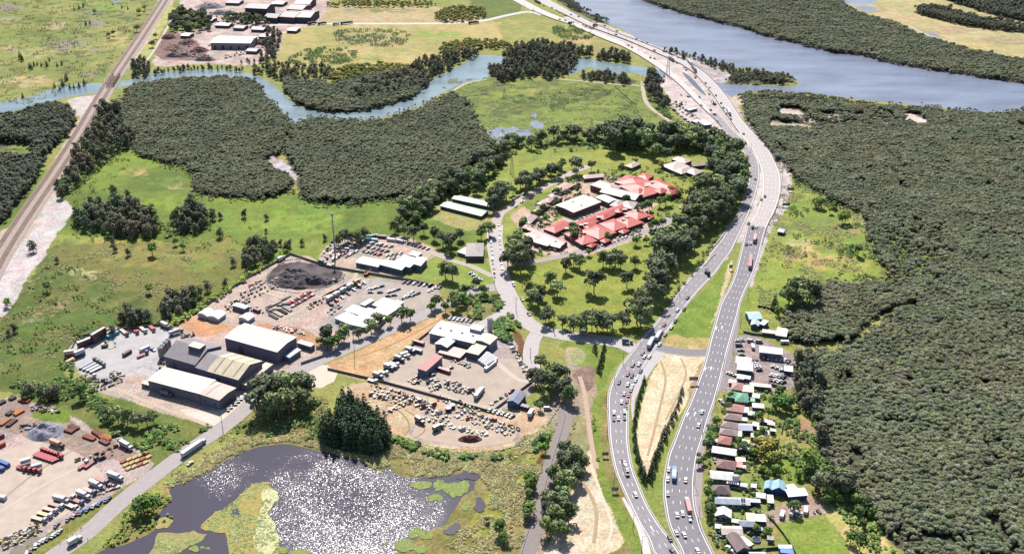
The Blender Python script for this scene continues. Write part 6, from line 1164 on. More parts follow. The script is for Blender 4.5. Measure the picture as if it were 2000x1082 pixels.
traffic(HE, "1062,12,k 1078,16,k 1093,24,w 1104,30,k 1115,29,g 1130,33,k 1152,41,g 1181,51,k 1205,61,k 1243,77,k 1254,82,g 1264,83,w 1278,99,k 1296,101,k 1322,123,k 1336,132,w 1340,137,k 1357,142,g 1358,152,k 1378,163,k 1386,171,w 1385,184,g 1398,187,k 1408,202,k 1413,211,g 1418,222,w,v 1427,233,k 1452,262,g", 'on the far highway beside the river', 'cars on the far highway', False)
traffic(HS, "1093,38,g 1104,40,k 1119,44,w 1203,68,k 1227,89,k 1234,93,g 1270,113,k 1278,115,r 1366,190,g 1388,215,k 1401,236,w 1330,185,w", 'on the landward lanes of the far highway', 'cars on the landward far lanes', False)
traffic(RB, "1033,614,k 1020,585,g 1141,651,w,v 1112,648,k 1003,556,w,v 985,540,w", 'on the road past the park', 'cars on the road past the park')
traffic(RA, "790,634,w,v 372,905,w", 'on the road past the tan field', 'cars on the road past the tan field')
def parked(x0, y0, x1, y1, n, where, cols='wwwsgkbr', turn=90, kinds=('car',), jit=.4, parts=False, group=None):
    a, b = P(x0, y0), P(x1, y1); d_ = math.atan2(b.y-a.y, b.x-a.x)+R(turn); n = max(1, round(n*.8)) if n > 3 else n
    for i in range(n):
        p = a.lerp(b, i/max(n-1, 1)); p.x += random.uniform(-jit, jit); p.y += random.uniform(-jit, jit); p.z = .1
        c = {'w': 'white', 's': 'silver', 'g': 'grey', 'k': 'black', 'r': 'red', 'b': 'blue', 'm': 'maroon', 'y': 'yellow', 't': 'tan'}[random.choice(cols)]; kd = random.choice(kinds)
        car(p, d_+random.uniform(-.06, .06), c, '%s %s parked %s, %s from the left' % (c, {'ute': 'pickup'}.get(kd, kd), where, ORD[i]), group or 'vehicles parked '+where, kd, parts)
K3 = ('car', 'car', 'ute', 'van')
parked(646,597,712,553,9, 'in the long row beside the portable offices', turn=70, kinds=K3)
parked(722,566,745,560,3, 'in the first short yard row', turn=0); parked(724,572,742,572,2, 'in the second short yard row', turn=0)
parked(757,579,770,578,2, 'in front of the portable offices', turn=0, cols='sgk'); parked(762,571,778,566,3, 'in the middle of the grey yard', turn=0)
parked(784,586,806,571,5, 'in the slanting row of the grey yard', turn=10); parked(798,580,816,574,3, 'in the short row right of the slanting one', turn=10)
parked(790,552,860,562,10, 'along the top fence of the grey yard', cols='wkrrgk', turn=75, kinds=K3); parked(838,568,852,562,4, 'at the right corner of the grey yard', turn=40)
parked(640,505,660,478,6, 'at the left of the storage yard', turn=20, kinds=K3); parked(652,508,676,494,6, 'in the storage yard near the mast', turn=20, kinds=K3)
parked(655,492,690,470,6, 'in the second storage row', turn=110, kinds=('van', 'ute')); parked(668,494,700,474,6, 'in the third storage row', turn=110, kinds=('van', 'car'))
parked(678,501,697,492,5, 'in the short storage row by the workshop', turn=20, cols='kgwb')
parked(712,492,742,498,6, 'along the front of the central storage block', turn=60, cols='wwsrk', kinds=K3); parked(722,484,755,492,6, 'in the middle of the central storage block', turn=60, cols='wwrgs', kinds=K3); parked(728,477,763,483,6, 'along the back of the central storage block', turn=60, cols='wwws', kinds=K3)
parked(757,500,782,496,5, 'behind the low white workshop', turn=50, cols='wwgk', kinds=K3); parked(760,507,780,503,4, 'right behind the white workshop', turn=50, cols='wwg')
parked(790,474,836,487,9, 'along the storage yard entrance', turn=75, cols='wwwrk')
parked(958,465,966,540,12, 'along the left kerb of the north road', turn=0, cols='wsgkr'); parked(975,440,980,525,12, 'along the right kerb of the north road', turn=0, cols='wwsk')
parked(922,535,936,548,5, 'in the north road car park', turn=60, cols='wwsk')
parked(1146,484,1164,479,3, 'on the lawn side of the hospital drive', turn=10, cols='wsb'); parked(1168,482,1215,466,9, 'along the front of the hospital', turn=50, cols='wwrgk'); parked(1222,464,1248,452,4, 'at the right front of the hospital', turn=20, cols='wg')
parked(1133,430,1155,422,5, 'in the courtyard of the hospital', turn=60, cols='wwg'); parked(1064,428,1074,432,2, 'beside the hospital courtyard entrance', turn=0, cols='gw'); parked(1097,416,1108,418,2, 'under the white hall of the hospital', turn=0, cols='w')
parked(1296,391,1315,386,5, 'beside the upper hospital block', turn=50, cols='wwsg'); parked(1328,406,1345,396,4, 'under trees near the upper hospital block', turn=30, cols='wbg')
parked(1032,495,1054,492,4, 'at the hospital corner building', turn=40, cols='wrw'); parked(1004,390,1022,380,4, 'under the trees on the hospital road', turn=0, cols='sgw'); parked(1008,404,1018,395,2, 'beside the cottage lawn', turn=0, cols='w')
parked(1442,668,1454,712,8, 'along the street fence of the roadside car yard', cols='wwwsg', turn=90, kinds=K3); parked(1450,666,1482,669,4, 'at the top of the roadside car yard', turn=0, cols='wws', kinds=K3)
parked(1474,706,1482,724,6, 'beside the blue walled workshop', cols='wwwk', turn=90); parked(1494,700,1540,706,9, 'along the back fence of the roadside car yard', cols='wwsg', turn=70, kinds=K3)
parked(1512,718,1528,724,4, 'in the middle of the roadside car yard', cols='wwg', turn=30); parked(1506,733,1532,738,6, 'in the front row of the roadside car yard', cols='wwkg', turn=60); parked(1507,742,1530,748,5, 'in the lower row of the roadside car yard', cols='wwkr', turn=60); parked(1424,730,1438,736,3, 'outside the blue walled workshop', cols='w', turn=20)
parked(134,1014,207,978,9, 'along the road beside the truck yard', turn=35, cols='wwsbg', parts=True); parked(150,1003,154,998,2, 'on the verge behind the roadside cars', turn=20, cols='rs', parts=True)
parked(80,1060,118,1040,7, 'in the middle of the roadside car park', turn=35, cols='wwwsg', parts=True); parked(52,1082,70,1068,4, 'at the bottom of the roadside car park', turn=35, cols='wwg', parts=True); parked(112,1027,212,975,2, 'singly on the gravel verge', turn=30, cols='gk', parts=True)
parked(300,684,318,693,1, 'at the left end of the factory', turn=0, cols='b'); parked(445,800,480,772,7, 'along the right end of the long white shed', turn=40, cols='wwgk', parts=True); parked(500,752,520,735,4, 'on the factory forecourt', turn=40, cols='wgk', parts=True)
parked(958,802,1000,814,8, 'behind the blue grey gabled building', turn=70, cols='bwsg'); parked(1036,808,1036,812,1, 'on the gravel ramp', turn=0, cols='s'); parked(1070,800,1072,802,1, 'near the top of the gravel ramp', turn=60, cols='w', kinds=('van',))
parked(1385,868,1395,900,3, 'in front gardens of the middle houses', turn=0, cols='wkg', parts=True); parked(1466,988,1560,1003,2, 'on the long back driveway', turn=0, cols='kw', parts=True); parked(1424,1072,1430,1078,2, 'on the lawn of the southernmost house', turn=20, cols='w', parts=True); parked(1408,785,1414,790,2, 'beside the sea green house', turn=0, cols='wg', parts=True)
parked(1310,212,1345,240,7, 'among the highway works', turn=30, cols='kgws', kinds=K3); parked(1345,190,1395,225,4, 'on the closed lanes of the highway works', turn=30, cols='kgw')
parked(410,90,470,93,9, 'in front of the white scrapyard hall', turn=60, cols='wkgr'); parked(370,92,395,100,4, 'among the scrap heaps', cols='rkg', turn=20)
parked(880,622,920,628,8, 'beside the verge north of the depot', turn=80, cols='wwkg'); parked(812,748,880,720,3, 'behind the red canopy', turn=0, cols='g')
print('CARS', NC, sum(NC.values()))
# trucks, trailers, buses, containers
def box_obj(name, dims, col, parent, x=0, y=0, z=0, m=None):
    b = MB(); b.box((x, y, z), dims); return b.build(name, m or paint(col), parent)
def wheels(parent, xs, w_=1.15, r_=.5):
    for x in xs:
        for s in (-1, 1): m = MB(); m.tube((x, s*(w_-.3), r_), (x, s*w_, r_), r_, r_, 8); m.build('wheel', RUB, parent)
def truck(p, rz, L_, boxc, cabc, label, group=None, flat=False, tagc='truck', tank=False):
    e = empty('truck', p, rz); tag(e, label, tagc, group); h_ = L_/2
    box_obj('chassis', (L_, 1.0, .35), '#4a4a4e', e, 0, 0, .75)
    c = MB(); c.box((h_-1.0, 0, .9), (2.1, 2.4, 2.0), 0, 0, .92); c.quad((h_+.06, -1, 1.7), (h_+.06, 1, 1.7), (h_-.02, .95, 2.6), (h_-.02, -.95, 2.6), 1); c.build('cab', [paint(cabc), GLASS], e)
    if flat: box_obj('tray', (L_-3, 2.5, .25), boxc, e, -1.4, 0, 1.1)
    elif tank:
        m = MB(); m.tube((-h_, 0, 2.2), (h_-2.8, 0, 2.2), 1.15, 1.15, 12); m.build('tank', paint(boxc), e)
    else: box_obj('cargo_box', (L_-3, 2.5, 2.8), boxc, e, -1.4, 0, 1.12)
    wheels(e, [h_-1.2, -h_+1, -h_+2.3]); return e
def T_(x, y, x2, y2, z=.1):
    a = P(x, y, 0); b = P(x2, y2, 0); return Vector((*(((a+b)/2).xy), z)), math.atan2(b.y-a.y, b.x-a.x), (b-a).length
def truck2(x, y, x2, y2, *a, **k): p, r_, l = T_(x, y, x2, y2, k.pop('z', .14)); return truck(p, r_, min(max(l, 8), 26), *a, **k)
bd = truck2(356,895,401,864, '#e6eaf6', '#a8b4d8', 'long white curtain sided road train driving up the road by the pond', None)
truck2(1266,683,1276,664, '#f4f4f4', '#e8e8ee', 'white box truck in the highway queue at the side road', z=.25)
truck2(1281,668,1290,652, '#e4e6ee', '#f0f0f2', 'white truck just ahead in the highway queue', z=.25)
truck2(1226,932,1217,902, '#3c3e48', '#2f3038', 'dark car transporter on the lower western carriageway', z=.25, flat=True)
for i, (x, y, c) in enumerate([(1219,908,'white'), (1222,916,'silver'), (1224,922,'white')]):
    p = P(x, y); a, z = road_dir(HW, p); p.z = 1.7; car(p, a, c, '%s car carried on the dark transporter, %s from the far end' % (c, ORD[i]), 'cars on the transporter')
truck2(1347,1008,1340,978, '#e08a88', '#f0f0f0', 'pink red flatbed truck on the lower eastern carriageway', z=.3, flat=False)
truck2(1464,528,1466,503, '#e09a98', '#f2f2f2', 'long pink trailer truck heading north', z=.3); truck2(1473,476,1475,462, '#f0c0b8', '#a84a48', 'short red and cream truck at the end of the resealed lanes', z=.3)
truck2(1384,540,1380,530, '#5a5c66', '#6c6e78', 'small grey truck on the western carriageway by the gum belt', z=.25)
truck2(1344,122,1352,130, '#dcdce2', '#8c8e98', 'grey white truck on the far bridge', z=.3); truck2(1351,132,1360,144, '#4c4e58', '#5c5e68', 'long dark truck on the far bridge', z=.3); truck2(1420,216,1426,228, '#e6e6ee', '#7c7e88', 'white truck where the far carriageways join', z=.3); truck2(1043,2,1056,10, '#3c4a5c', '#4a5a6c', 'dark truck at the far end of the highway', z=.3); truck2(1308,117,1316,122, '#4a4c56', '#5a5c66', 'dark truck before the far bridge', z=.2)
truck2(1158,53,1167,52, '#a84a50', '#8c3c44', 'maroon truck on the far highway', z=.3)
truck2(1219,670,1231,671, '#6a6c78', '#9a9ca8', 'grey truck waiting at the side road', z=.2)
truck2(665,49,689,46, '#3f5680', '#31445c', 'blue truck on the pale access road', z=.2); truck2(601,50,618,47, '#3c3e48', '#55586a', 'dark truck on the pale access road, nearer the scrapyard', z=.2); truck2(621,50,637,47, '#6a5c5c', '#4a4e58', 'brown box truck on the pale access road', z=.2); truck2(650,50,662,49, '#d8d8dc', '#3c3e48', 'white topped truck on the pale access road', z=.2); truck2(915,48,935,46, '#4a4a50', '#3c3c44', 'dark low truck far along the pale access road', z=.2)
def bus(x, y, x2, y2, c1, label):
    p, r_, l = T_(x, y, x2, y2, .28); e = empty('bus', p, r_); tag(e, label, 'bus'); l = max(min(l, 14), 10)
    box_obj('body', (l, 2.5, 2.6), c1, e, 0, 0, .4); box_obj('roof', (l*.55, 2.3, .25), '#eef2f8', e, -l*.1, 0, 3.0)
    for s in (-1, 1): box_obj('window_band', (l*.9, .04, .9), '', e, 0, s*1.27, 1.7, GLASS)
    wheels(e, [-l*.3, l*.32])
bus(1316,942,1317,918, '#4f9ad8', 'bright blue bus on the lower eastern carriageway')
CORR = {}
def container(p, rz, L_, col, label, group=None, z=0.0, cat='shipping container', nm='shipping_container'):
    e = empty(nm, (p[0], p[1], z), rz); tag(e, label, cat, group); b = MB(); b.box((0, 0, .1), (L_, 2.44, 2.45)); n = int(L_/.8)
    for k in range(n):
        x = -L_/2+.4+k*.8
        for s in (-1, 1): b.box((x, s*1.23, .25), (.35, .06, 2.1))
    b.build('body', paint(col), e); d_ = MB(); d_.quad((L_/2+.02, -1.1, .2), (L_/2+.02, 1.1, .2), (L_/2+.02, 1.1, 2.45), (L_/2+.02, -1.1, 2.45)); d_.build('doors', paint(col), e)
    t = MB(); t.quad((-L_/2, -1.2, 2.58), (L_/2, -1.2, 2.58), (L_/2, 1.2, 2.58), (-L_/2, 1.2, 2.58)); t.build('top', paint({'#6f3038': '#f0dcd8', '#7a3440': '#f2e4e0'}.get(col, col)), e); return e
def cont2(x, y, x2, y2, col, label, z=0, **k): p, r_, l = T_(x, y, x2, y2); return container(p, r_, min(max(l, 6), 13), col, label, z=z, **k)
G_ = 'containers along the container yard fence'
cont2(153,681,183,669,'#7a3440','lower maroon container of the left stack',group=G_); cont2(153,681,183,669,'#7a3440','upper maroon container of the left stack',z=2.6,group=G_)
for k, nm in enumerate(('bottom', 'middle', 'top')): cont2(181,672,208,656,'#6f3038' if k else '#4c6f78','%s container of the tallest stack at the yard fence' % nm,z=2.6*k,group=G_)
cont2(207,657,229,646,'#c8b08c','tan container right of the tallest stack',group=G_); cont2(210,662,232,651,'#5cb8dc','bright sky blue container in front of the tan one',group=G_)
cont2(127,698,146,695,'#b8604c','lower rust orange container at the yard corner'); cont2(127,698,146,695,'#f0e0dc','upper white topped container at the yard corner',z=2.6)
cont2(147,700,166,692,'#4c5c8c','lower blue container at the yard corner'); cont2(147,700,166,692,'#e8eef4','upper white roofed container at the yard corner',z=2.6); cont2(147,700,166,692,'#8894b8','middle pale blue container at the yard corner',z=1.3) if False else None
cont2(130,712,145,704,'#e8cc94','cream container at the lower yard corner'); cont2(241,697,256,688,'#6c3040','open maroon container in the middle of the yard'); cont2(274,688,292,680,'#dfe2ee','white trailer box beside the grey trucks')
cont2(824,735,838,741,'#fafafa','white topped container beside the red canopy') if False else None
cont2(855,722,879,730,'#a8333c','bright red container beside the red canopy'); cont2(755,714,775,721,'#8a96b8','blue grey container at the left of the equipment yard'); cont2(772,702,788,708,'#7a4450','maroon container at the left of the equipment yard')
cont2(793,681,826,691,'#7c88a8','long blue grey container in the row by the tan field'); cont2(807,669,828,675,'#8c4a54','dark red container at the top of the row by the tan field'); cont2(786,695,792,693,'#e8e8ee','white container between the rows by the tan field')
for i in range(6): cont2(932+i*3.2-0,712+i*2.2,957+i*3.2,690+i*2.2,['#e6e8f2','#c8cede','#f2f2f6','#b8bece','#e8eaf2','#d8dcec'][i],'long white container, %s from the left in the row right of the depot' % ORD[i],group='containers right of the depot')
cont2(935,735,980,700,'#e0e4f2','longest white blue container at the right of the depot yard')
cont2(735,498,755,502,'#efe2d0','cream container in the storage yard') if False else None
for i, (x, y, x2, y2, c) in enumerate([(705,466,722,463,'#e8e4e0'),(718,466,738,462,'#5a8a98'),(736,464,756,466,'#8a4a50'),(712,470,738,472,'#a8dce4'),(756,470,772,472,'#f2f2f2'),(774,472,788,475,'#c8ccdc')]): cont2(x,y,x2,y2,c,'container at the top fence of the storage yard, %s from the left' % ORD[i],group='containers at the storage yard fence')
cont2(497,607,507,611,'#8c2c3c','small dark red container on the orange pad side')
# bottom-left truck yard
G2 = 'trailers in the truck yard'
cont2(-8,902,18,912,'#3f74c0','bright blue container at the left edge of the truck yard'); cont2(-12,912,8,920,'#3a6cb8','second bright blue container nearer the frame edge'); cont2(-10,878,10,868,'#d86a3c','orange container at the left edge of the truck yard'); cont2(-10,860,8,852,'#9c5a58','dull red container above the orange one'); cont2(-8,972,12,976,'#e6e8f6','white box trailer at the left edge of the truck yard')
for i in range(7): truck2(66+i*6.0,893-i*.5+i*2.2,86+i*6.0,880+i*2.4,'#c83c48','#d84c54','red flatbed trailer, %s from the left in the red row' % ORD[i],G2,flat=True,tagc='trailer')
for i in range(4): truck2(34+i*9,913+i*2.6,52+i*9,920+i*1.2,'#b83848','#c04450','red flatbed trailer, %s from the left in the front group' % ORD[i],G2,flat=True,tagc='trailer')
cont2(44,908,58,904,'#e8e8f6','white box on the red trailers',z=1.3); cont2(66,918,80,914,'#dcdcf0','pale box on the red trailers',z=1.3)
truck2(154,918,172,904,'#b04050','#e8ecf2','white cabbed truck with a red bed in the middle of the truck yard',None,flat=True); truck2(166,916,190,898,'#b83c48','#3c6c60','red bed truck right of the white cabbed one',None,flat=True)
truck2(100,866,125,876,'#e8b098','#3c3e48','salmon topped trailer beside the red row',G2,tagc='trailer'); truck2(212,930,240,940,'#eceef8','#d8dcec','white tanker trailer near the yard corner',None); truck2(236,868,258,880,'#d8dce8','#f4f4f6','white truck by the rusty steel stacks',None)
for i in range(6): truck2(62+i*11,1012-i*9,92+i*11,1020-i*9,['#e8ccb4','#f0d8a8','#e6c8b8','#d8a898','#eceef6','#c8a890'][i],['#b8bccc','#e8e8ee'][i % 2],'flat trailer, %s from the left in the front rank by the road' % ORD[i],'trailers ranked by the road',flat=i != 4,tagc='trailer')
for i in range(6): truck2(128+i*12,986-i*10,152+i*12,996-i*10,['#ecd8c8','#c88878','#f0f0f8','#d8c0b0','#e0e0ea','#c87870'][i],['#e8e8ee','#5a6a9c'][i % 2],'parked trailer, %s from the left in the second rank by the road' % ORD[i],'trailers ranked behind the road',flat=i not in (2, 4),tagc='trailer')
truck2(137,1066,158,1054,'#f4f2f4','#e4e4ea','white food van parked by the road beside the pond',None)
# container yard and factory trucks
for i in range(4): truck2(155+i*7,722-i*.5+i*3,188+i*6,704+i*3.5,['#b8bccc','#c4c6d2','#d8d4d2','#d8dae4'][i],['#6a6c7c','#8a8c98'][i % 2],'grey flat trailer, %s from the left at the lower end of the container yard' % ORD[i],'flat trailers in the container yard',flat=True,tagc='trailer')
for i, (x, y, x2, y2, c, c2) in enumerate([(236,645,250,657,'#e0c8b0','#a04a48'),(258,642,270,653,'#c83c48','#d05058'),(274,640,286,651,'#ecd8c8','#e8e8e8'),(293,638,302,648,'#d04850','#e06a6a'),(316,636,332,644,'#e4e4ee','#5c6ca0'),(331,657,358,648,'#c8cede','#9098b8')]): truck2(x,y,x2,y2,c,c2,'truck at the top fence of the container yard, %s from the left' % ORD[i],'trucks at the container yard fence',flat=i < 4)
truck2(268,700,290,690,'#c04448','#4a5c9c','red and blue truck in the middle of the container yard',None,flat=True); truck2(163,746,188,736,'#c83844','#f0ece4','red trailer at the lower left of the container yard',None,flat=True); truck2(316,770,338,776,'#9a98a0','#7c7a84','long dusty tipper parked at the long white shed',None)
truck2(416,812,420,800,'#c8c8d0','#8c8c98','small grey truck below the long white shed',None) if False else None
# equipment yard trucks, tankers
for i in range(8): truck2(722+i*10.5,744-i*8.2,734+i*10.5,748-i*8.2,['#e4e4ec','#b8bcd0','#f2f2f2','#c8c8d4'][i % 4],['#f0f0f4','#6a7088'][i % 2],'small truck, %s from the left beside the tan field' % ORD[i],'trucks beside the tan field',flat=i % 2 == 0)
truck2(846,844,866,834,'#3c7c60','#2c6a50','dark green truck on the lower equipment yard',None); truck2(928,782,944,762,'#d8dce8','#8c94b0','tall white truck at the end of the machinery rows',None); truck2(1034,816,1040,806,'#e4e4e8','#c8c8d0','white box truck on the gravel ramp',None); truck2(816,823,824,828,'#6a6c74','#4c4e58','small dark truck alone on the sandy yard',None)
truck2(544,512,556,506,'#f0ecec','#6c6c78','white truck on the haul ring above the dark gravel heap',None); truck2(626,515,634,518,'#3c8a80','#2c7a70','teal truck on the haul ring',None); truck2(640,519,652,522,'#a8aaa4','#e8e8ec','flat truck behind the teal one on the haul ring',None,flat=True)
for i in range(5): truck2(640+i*13,590-i*8,650+i*13,583-i*8,['#e4ecf4','#f2f2f4','#c8d0e0','#e8e8ee','#d8b050'][i],['#b8c0d4','#e8e8ee'][i % 2],'white truck, %s from the left in the yard row by the haul track' % ORD[i],'trucks by the haul track')
# stacks, heaps and machines
def stack(x, y, x2, y2, wd, n, layers, col, name, label, cat, group=None, rr_=.3, sq=False):
    p, r_, l = T_(x, y, x2, y2, 0); e = empty(name, p, r_); tag(e, label, cat, group); m = mat(col, .75, 1.2, .25); l = max(l, 3)
    for j in range(layers):
        b = MB()
        for i in range(n):
            yy_ = (i-(n-1)/2)*wd/n+(.15 if j % 2 else 0)
            if sq: b.box((random.uniform(-.3, .3), yy_, .15+j*rr_*2.1), (l*random.uniform(.9, 1), wd/n*.86, rr_*1.9))
            else: b.tube((-l/2+random.uniform(-.4, .4), yy_, rr_+.1+j*rr_*2), (l/2, yy_, rr_+.1+j*rr_*2), rr_, rr_, 6)
        b.build('layer', m, e)
RST = ['#8a5a48', '#7c4c40', '#a8604a', '#c8603c']
for i, (x, y, x2, y2, c) in enumerate([(128,840,144,845,'#8a5444'),(136,832,152,840,'#7a4440'),(164,852,186,860,'#a85c40'),(196,852,214,862,'#d0603c'),(196,860,212,868,'#8a6450'),(182,842,198,852,'#8c4a3c'),(38,782,58,786,'#a04a3c'),(28,812,46,802,'#e08a3c'),(0,832,20,818,'#c88a5c'),(14,834,32,820,'#6c4840'),(20,782,30,776,'#4c4844'),(-6,792,10,784,'#4a4648'),(14,812,26,804,'#4c4c50')]): stack(x,y,x2,y2,3.6,6,2,c,'steel_stack','stack of %s steel beams, %s in the steel storage above the truck yard' % ({'#e08a3c': 'orange', '#d0603c': 'orange'}.get(c, 'rusty' if c not in ('#4c4844', '#4a4648', '#4c4c50') else 'dark'), ORD[i]), 'steel stack','steel stacks above the truck yard',sq=True)
for i in range(14):
    a, b = i % 5, i//5; x = 236+a*11+b*5; y = 905-a*4+b*7; stack(x,y,x+11,y-6,2.4,4,2,'#ecc88c' if i % 4 else '#c8744c','timber_stack','stack of pale timber, %s row and %s from the left at the yard corner' % (ORD[b], ORD[a]),'timber stack','timber stacks at the yard corner',.2,True)
for i in range(12):
    a, b = i % 4, i//4; x = 520+a*9+b*3; y = 603-a*5+b*6; stack(x,y,x+20-b*2,y-9+b*9,2.6,4,2,['#8c8888','#b8aca4','#4c4c54','#d8c8b8'][(i*7) % 4],'pipe_stack','stack of long pipes, %s in the recycling yard store' % ORD[i],'pipe stack','pipe stacks in the recycling yard',.25,i % 2)
for i in range(14):
    a = i % 7; b = i//7; x = 562+a*6+b*7; y = 596-a*3.4+b*5; stack(x,y,x+9,y-5,2.6,3,2,['#d0404a','#f0e4e0','#c83c44','#e8e0dc'][i % 4],'formwork_stack','red or white form stack, %s row, %s from the left, recycling yard' % (ORD[b], ORD[a]),'stack','formwork stacks',.3,True)
def heap(x, y, rx, ry, h_, col, label, seed=0, name='gravel_heap', cat='heap'):
    c = P(x, y); S_ = S(y); a = rx/S_; b = ry/(S_*.55); n = 26; v = []; f = []
    for j in range(n+1):
        for i in range(n+1):
            u, w_ = i/n*2-1, j/n*2-1; r_ = math.hypot(u, w_); k = float(fbm(np.array(u*3+seed*7.), np.array(w_*3.+5), seed)); e = max(0, 1-r_**1.6)
            v.append((u*a, w_*b, h_*min(1, e*1.6)*(.25+1.2*k)*(e > 0)-.05+float(vnoise(np.array(u*14.), np.array(w_*14.), seed))*.25*(e > 0)))
    for j in range(n):
        for i in range(n):
            q = j*(n+1)+i; f.append((q, q+1, q+n+2, q+n+1))
    o = meshobj(name, v, f, mat(col, .95, .8, .3)); o.location = c; tag(o, label, cat)
heap(570,552,36,14,5,'#746c70','dark grey gravel heap inside the haul ring',1); heap(612,550,26,9,4,'#6c6064','small dark heap right of the main gravel heap',2); heap(575,535,34,10,4,'#85787a','brown grey heap at the back of the haul ring',3); heap(640,552,16,6,3,'#8a8288','grey heap at the right end of the haul ring',4); heap(585,562,18,5,2.5,'#7c6c68','low brown heap at the front of the haul ring',5)
heap(90,844,34,17,4,'#a8a6b4','pale grey gravel mound above the truck yard',6); heap(918,858,24,6,2.4,'#7c5650','reddish brown soil heap on the lower equipment yard',7)
for i, (x, y, rx, ry, c) in enumerate([(340,95,22,12,'#9c7c74'),(365,85,18,10,'#8a6a66'),(350,110,30,7,'#a89090'),(400,118,24,5,'#b8a4a0'),(390,100,18,8,'#7c5c58'),(410,15,30,8,'#a8a0a8'),(440,28,30,7,'#98989c'),(500,40,24,6,'#8a7c80'),(520,60,16,7,'#5c5460'),(505,85,18,8,'#6a5c60'),(330,75,16,6,'#a87c70')]): heap(x,y,rx,ry,5,c,'heap of mixed scrap metal, %s in the scrapyard' % ORD[i],10+i,'scrap_heap','scrap heap')
def digger(x, y, rz, col, label, s=1.0):
    e = empty('excavator', P(x, y), rz); e.scale = (s, s, s); tag(e, label, 'excavator'); pc = paint(col)
    for sgn in (-1, 1): box_obj('track', (4.2, .6, .9), '', e, 0, sgn*1.2, 0, RUB)
    box_obj('house', (3.2, 2.6, 1.4), col, e, -.4, 0, 1.0); box_obj('cab', (1.3, 1.0, 1.5), '#5c6470', e, .7, .7, 2.2, GLASS)
    m = MB(); m.tube((.8, -.2, 2), (4.4, -.2, 5), .3, .22, 5); m.build('boom', pc, e); m = MB(); m.tube((4.4, -.2, 5), (6.6, -.2, 2.4), .22, .18, 5); m.build('arm', pc, e); box_obj('bucket', (1, 1.1, .9), '#4c4c50', e, 6.7, -.2, 1.4)
digger(700,560,2.6,'#e0a83c','yellow excavator at the end of the long car row'); digger(205,677,.2,'#e8dc9c','cream reach machine standing in front of the tallest container stack',1.1); digger(400,12,.6,'#5a5460','dark grab crane at the top of the scrapyard',1.4); digger(380,100,.3,'#c8a04c','yellow grab working the scrap heap',1.2); digger(200,895,.8,'#4c4844','dark loader near the rusty frames'); digger(118,893,2.0,'#5c3c34','brown machine behind the red row'); digger(1293,160,1.2,'#4c4648','dark piling rig beside the new bridge',1.6); digger(1330,205,.4,'#8a8478','grey excavator in the highway works'); digger(1395,205,2,'#6c6464','excavator on the closed highway lanes'); digger(716,538,1.2,'#a83c48','red machine at the fence of the grey yard'); digger(655,50+500,.2,'#6a6060','loader beside the small grey heap'); digger(440,88,.2,'#8a6a5c','brown scrap handler in front of the white hall',1.2)
# small equipment set out in the yards: frames, bins, pallets, reels
def equip_protos():
    out = []; r = random.Random(5)
    def ob(nm, mb, ms): o = mb.mesh(nm, ms); return o
    for col in ('#eceae8', '#c8b8a8', '#b8bcc8', '#8a8c9a', '#6a6a74', '#b8685c', '#d8c898'):
        b = MB(); b.box((0, 0, .5), (2.6, 1.5, .2)); b.box((-.4, 0, .7), (1.5, 1.3, .9)); b.box((1.0, 0, .7), (.5, 1.0, 1.3)); b.box((1.9, 0, .45), (1.2, .12, .12))
        for s in (-1, 1): b.tube((-.4, s*.8, .35), (-.4, s*.95, .35), .35, .35, 8, 1)
        out.append(('generator', ob('generator', b, [paint(col), RUB]), col))
        b = MB(); b.box((0, 0, 0), (3.4, 1.8, .15)); 
        for k in range(4): b.box((-1.2+k*.8, 0, .15), (.6, 1.7, 1.1*r.uniform(.5, 1.1)))
        out.append(('crate_row', ob('crate_row', b, [paint(col)]), col))
        b = MB(); n = len(b.v); b.v += [(-1.4, -.8, 0), (1.4, -.8, 0), (1.4, .8, 0), (-1.4, .8, 0), (-1.9, -1, 1.3), (1.9, -1, 1.3), (1.9, 1, 1.3), (-1.9, 1, 1.3), (-1.6, -.8, .3), (1.6, -.8, .3), (1.6, .8, .3), (-1.6, .8, .3)]
        for q in ((0, 3, 2, 1), (0, 1, 5, 4), (1, 2, 6, 5), (2, 3, 7, 6), (3, 0, 4, 7), (4, 5, 9, 8), (5, 6, 10, 9), (6, 7, 11, 10), (7, 4, 8, 11), (8, 9, 10, 11)): b.f.append(tuple(n+i for i in q)); b.m.append(0)
        out.append(('skip_bin', ob('skip_bin', b, [paint(col)]), col))
    return out
EQ = equip_protos(); NE = [0]; CN = {'#eceae8': 'white', '#c8b8a8': 'beige', '#b8bcc8': 'pale grey', '#8a8c9a': 'mid grey', '#6a6a74': 'dark', '#b8685c': 'red', '#d8c898': 'yellow'}
CATS = {'generator': 'generator', 'crate_row': 'crates', 'skip_bin': 'skip bin'}; EC = {}
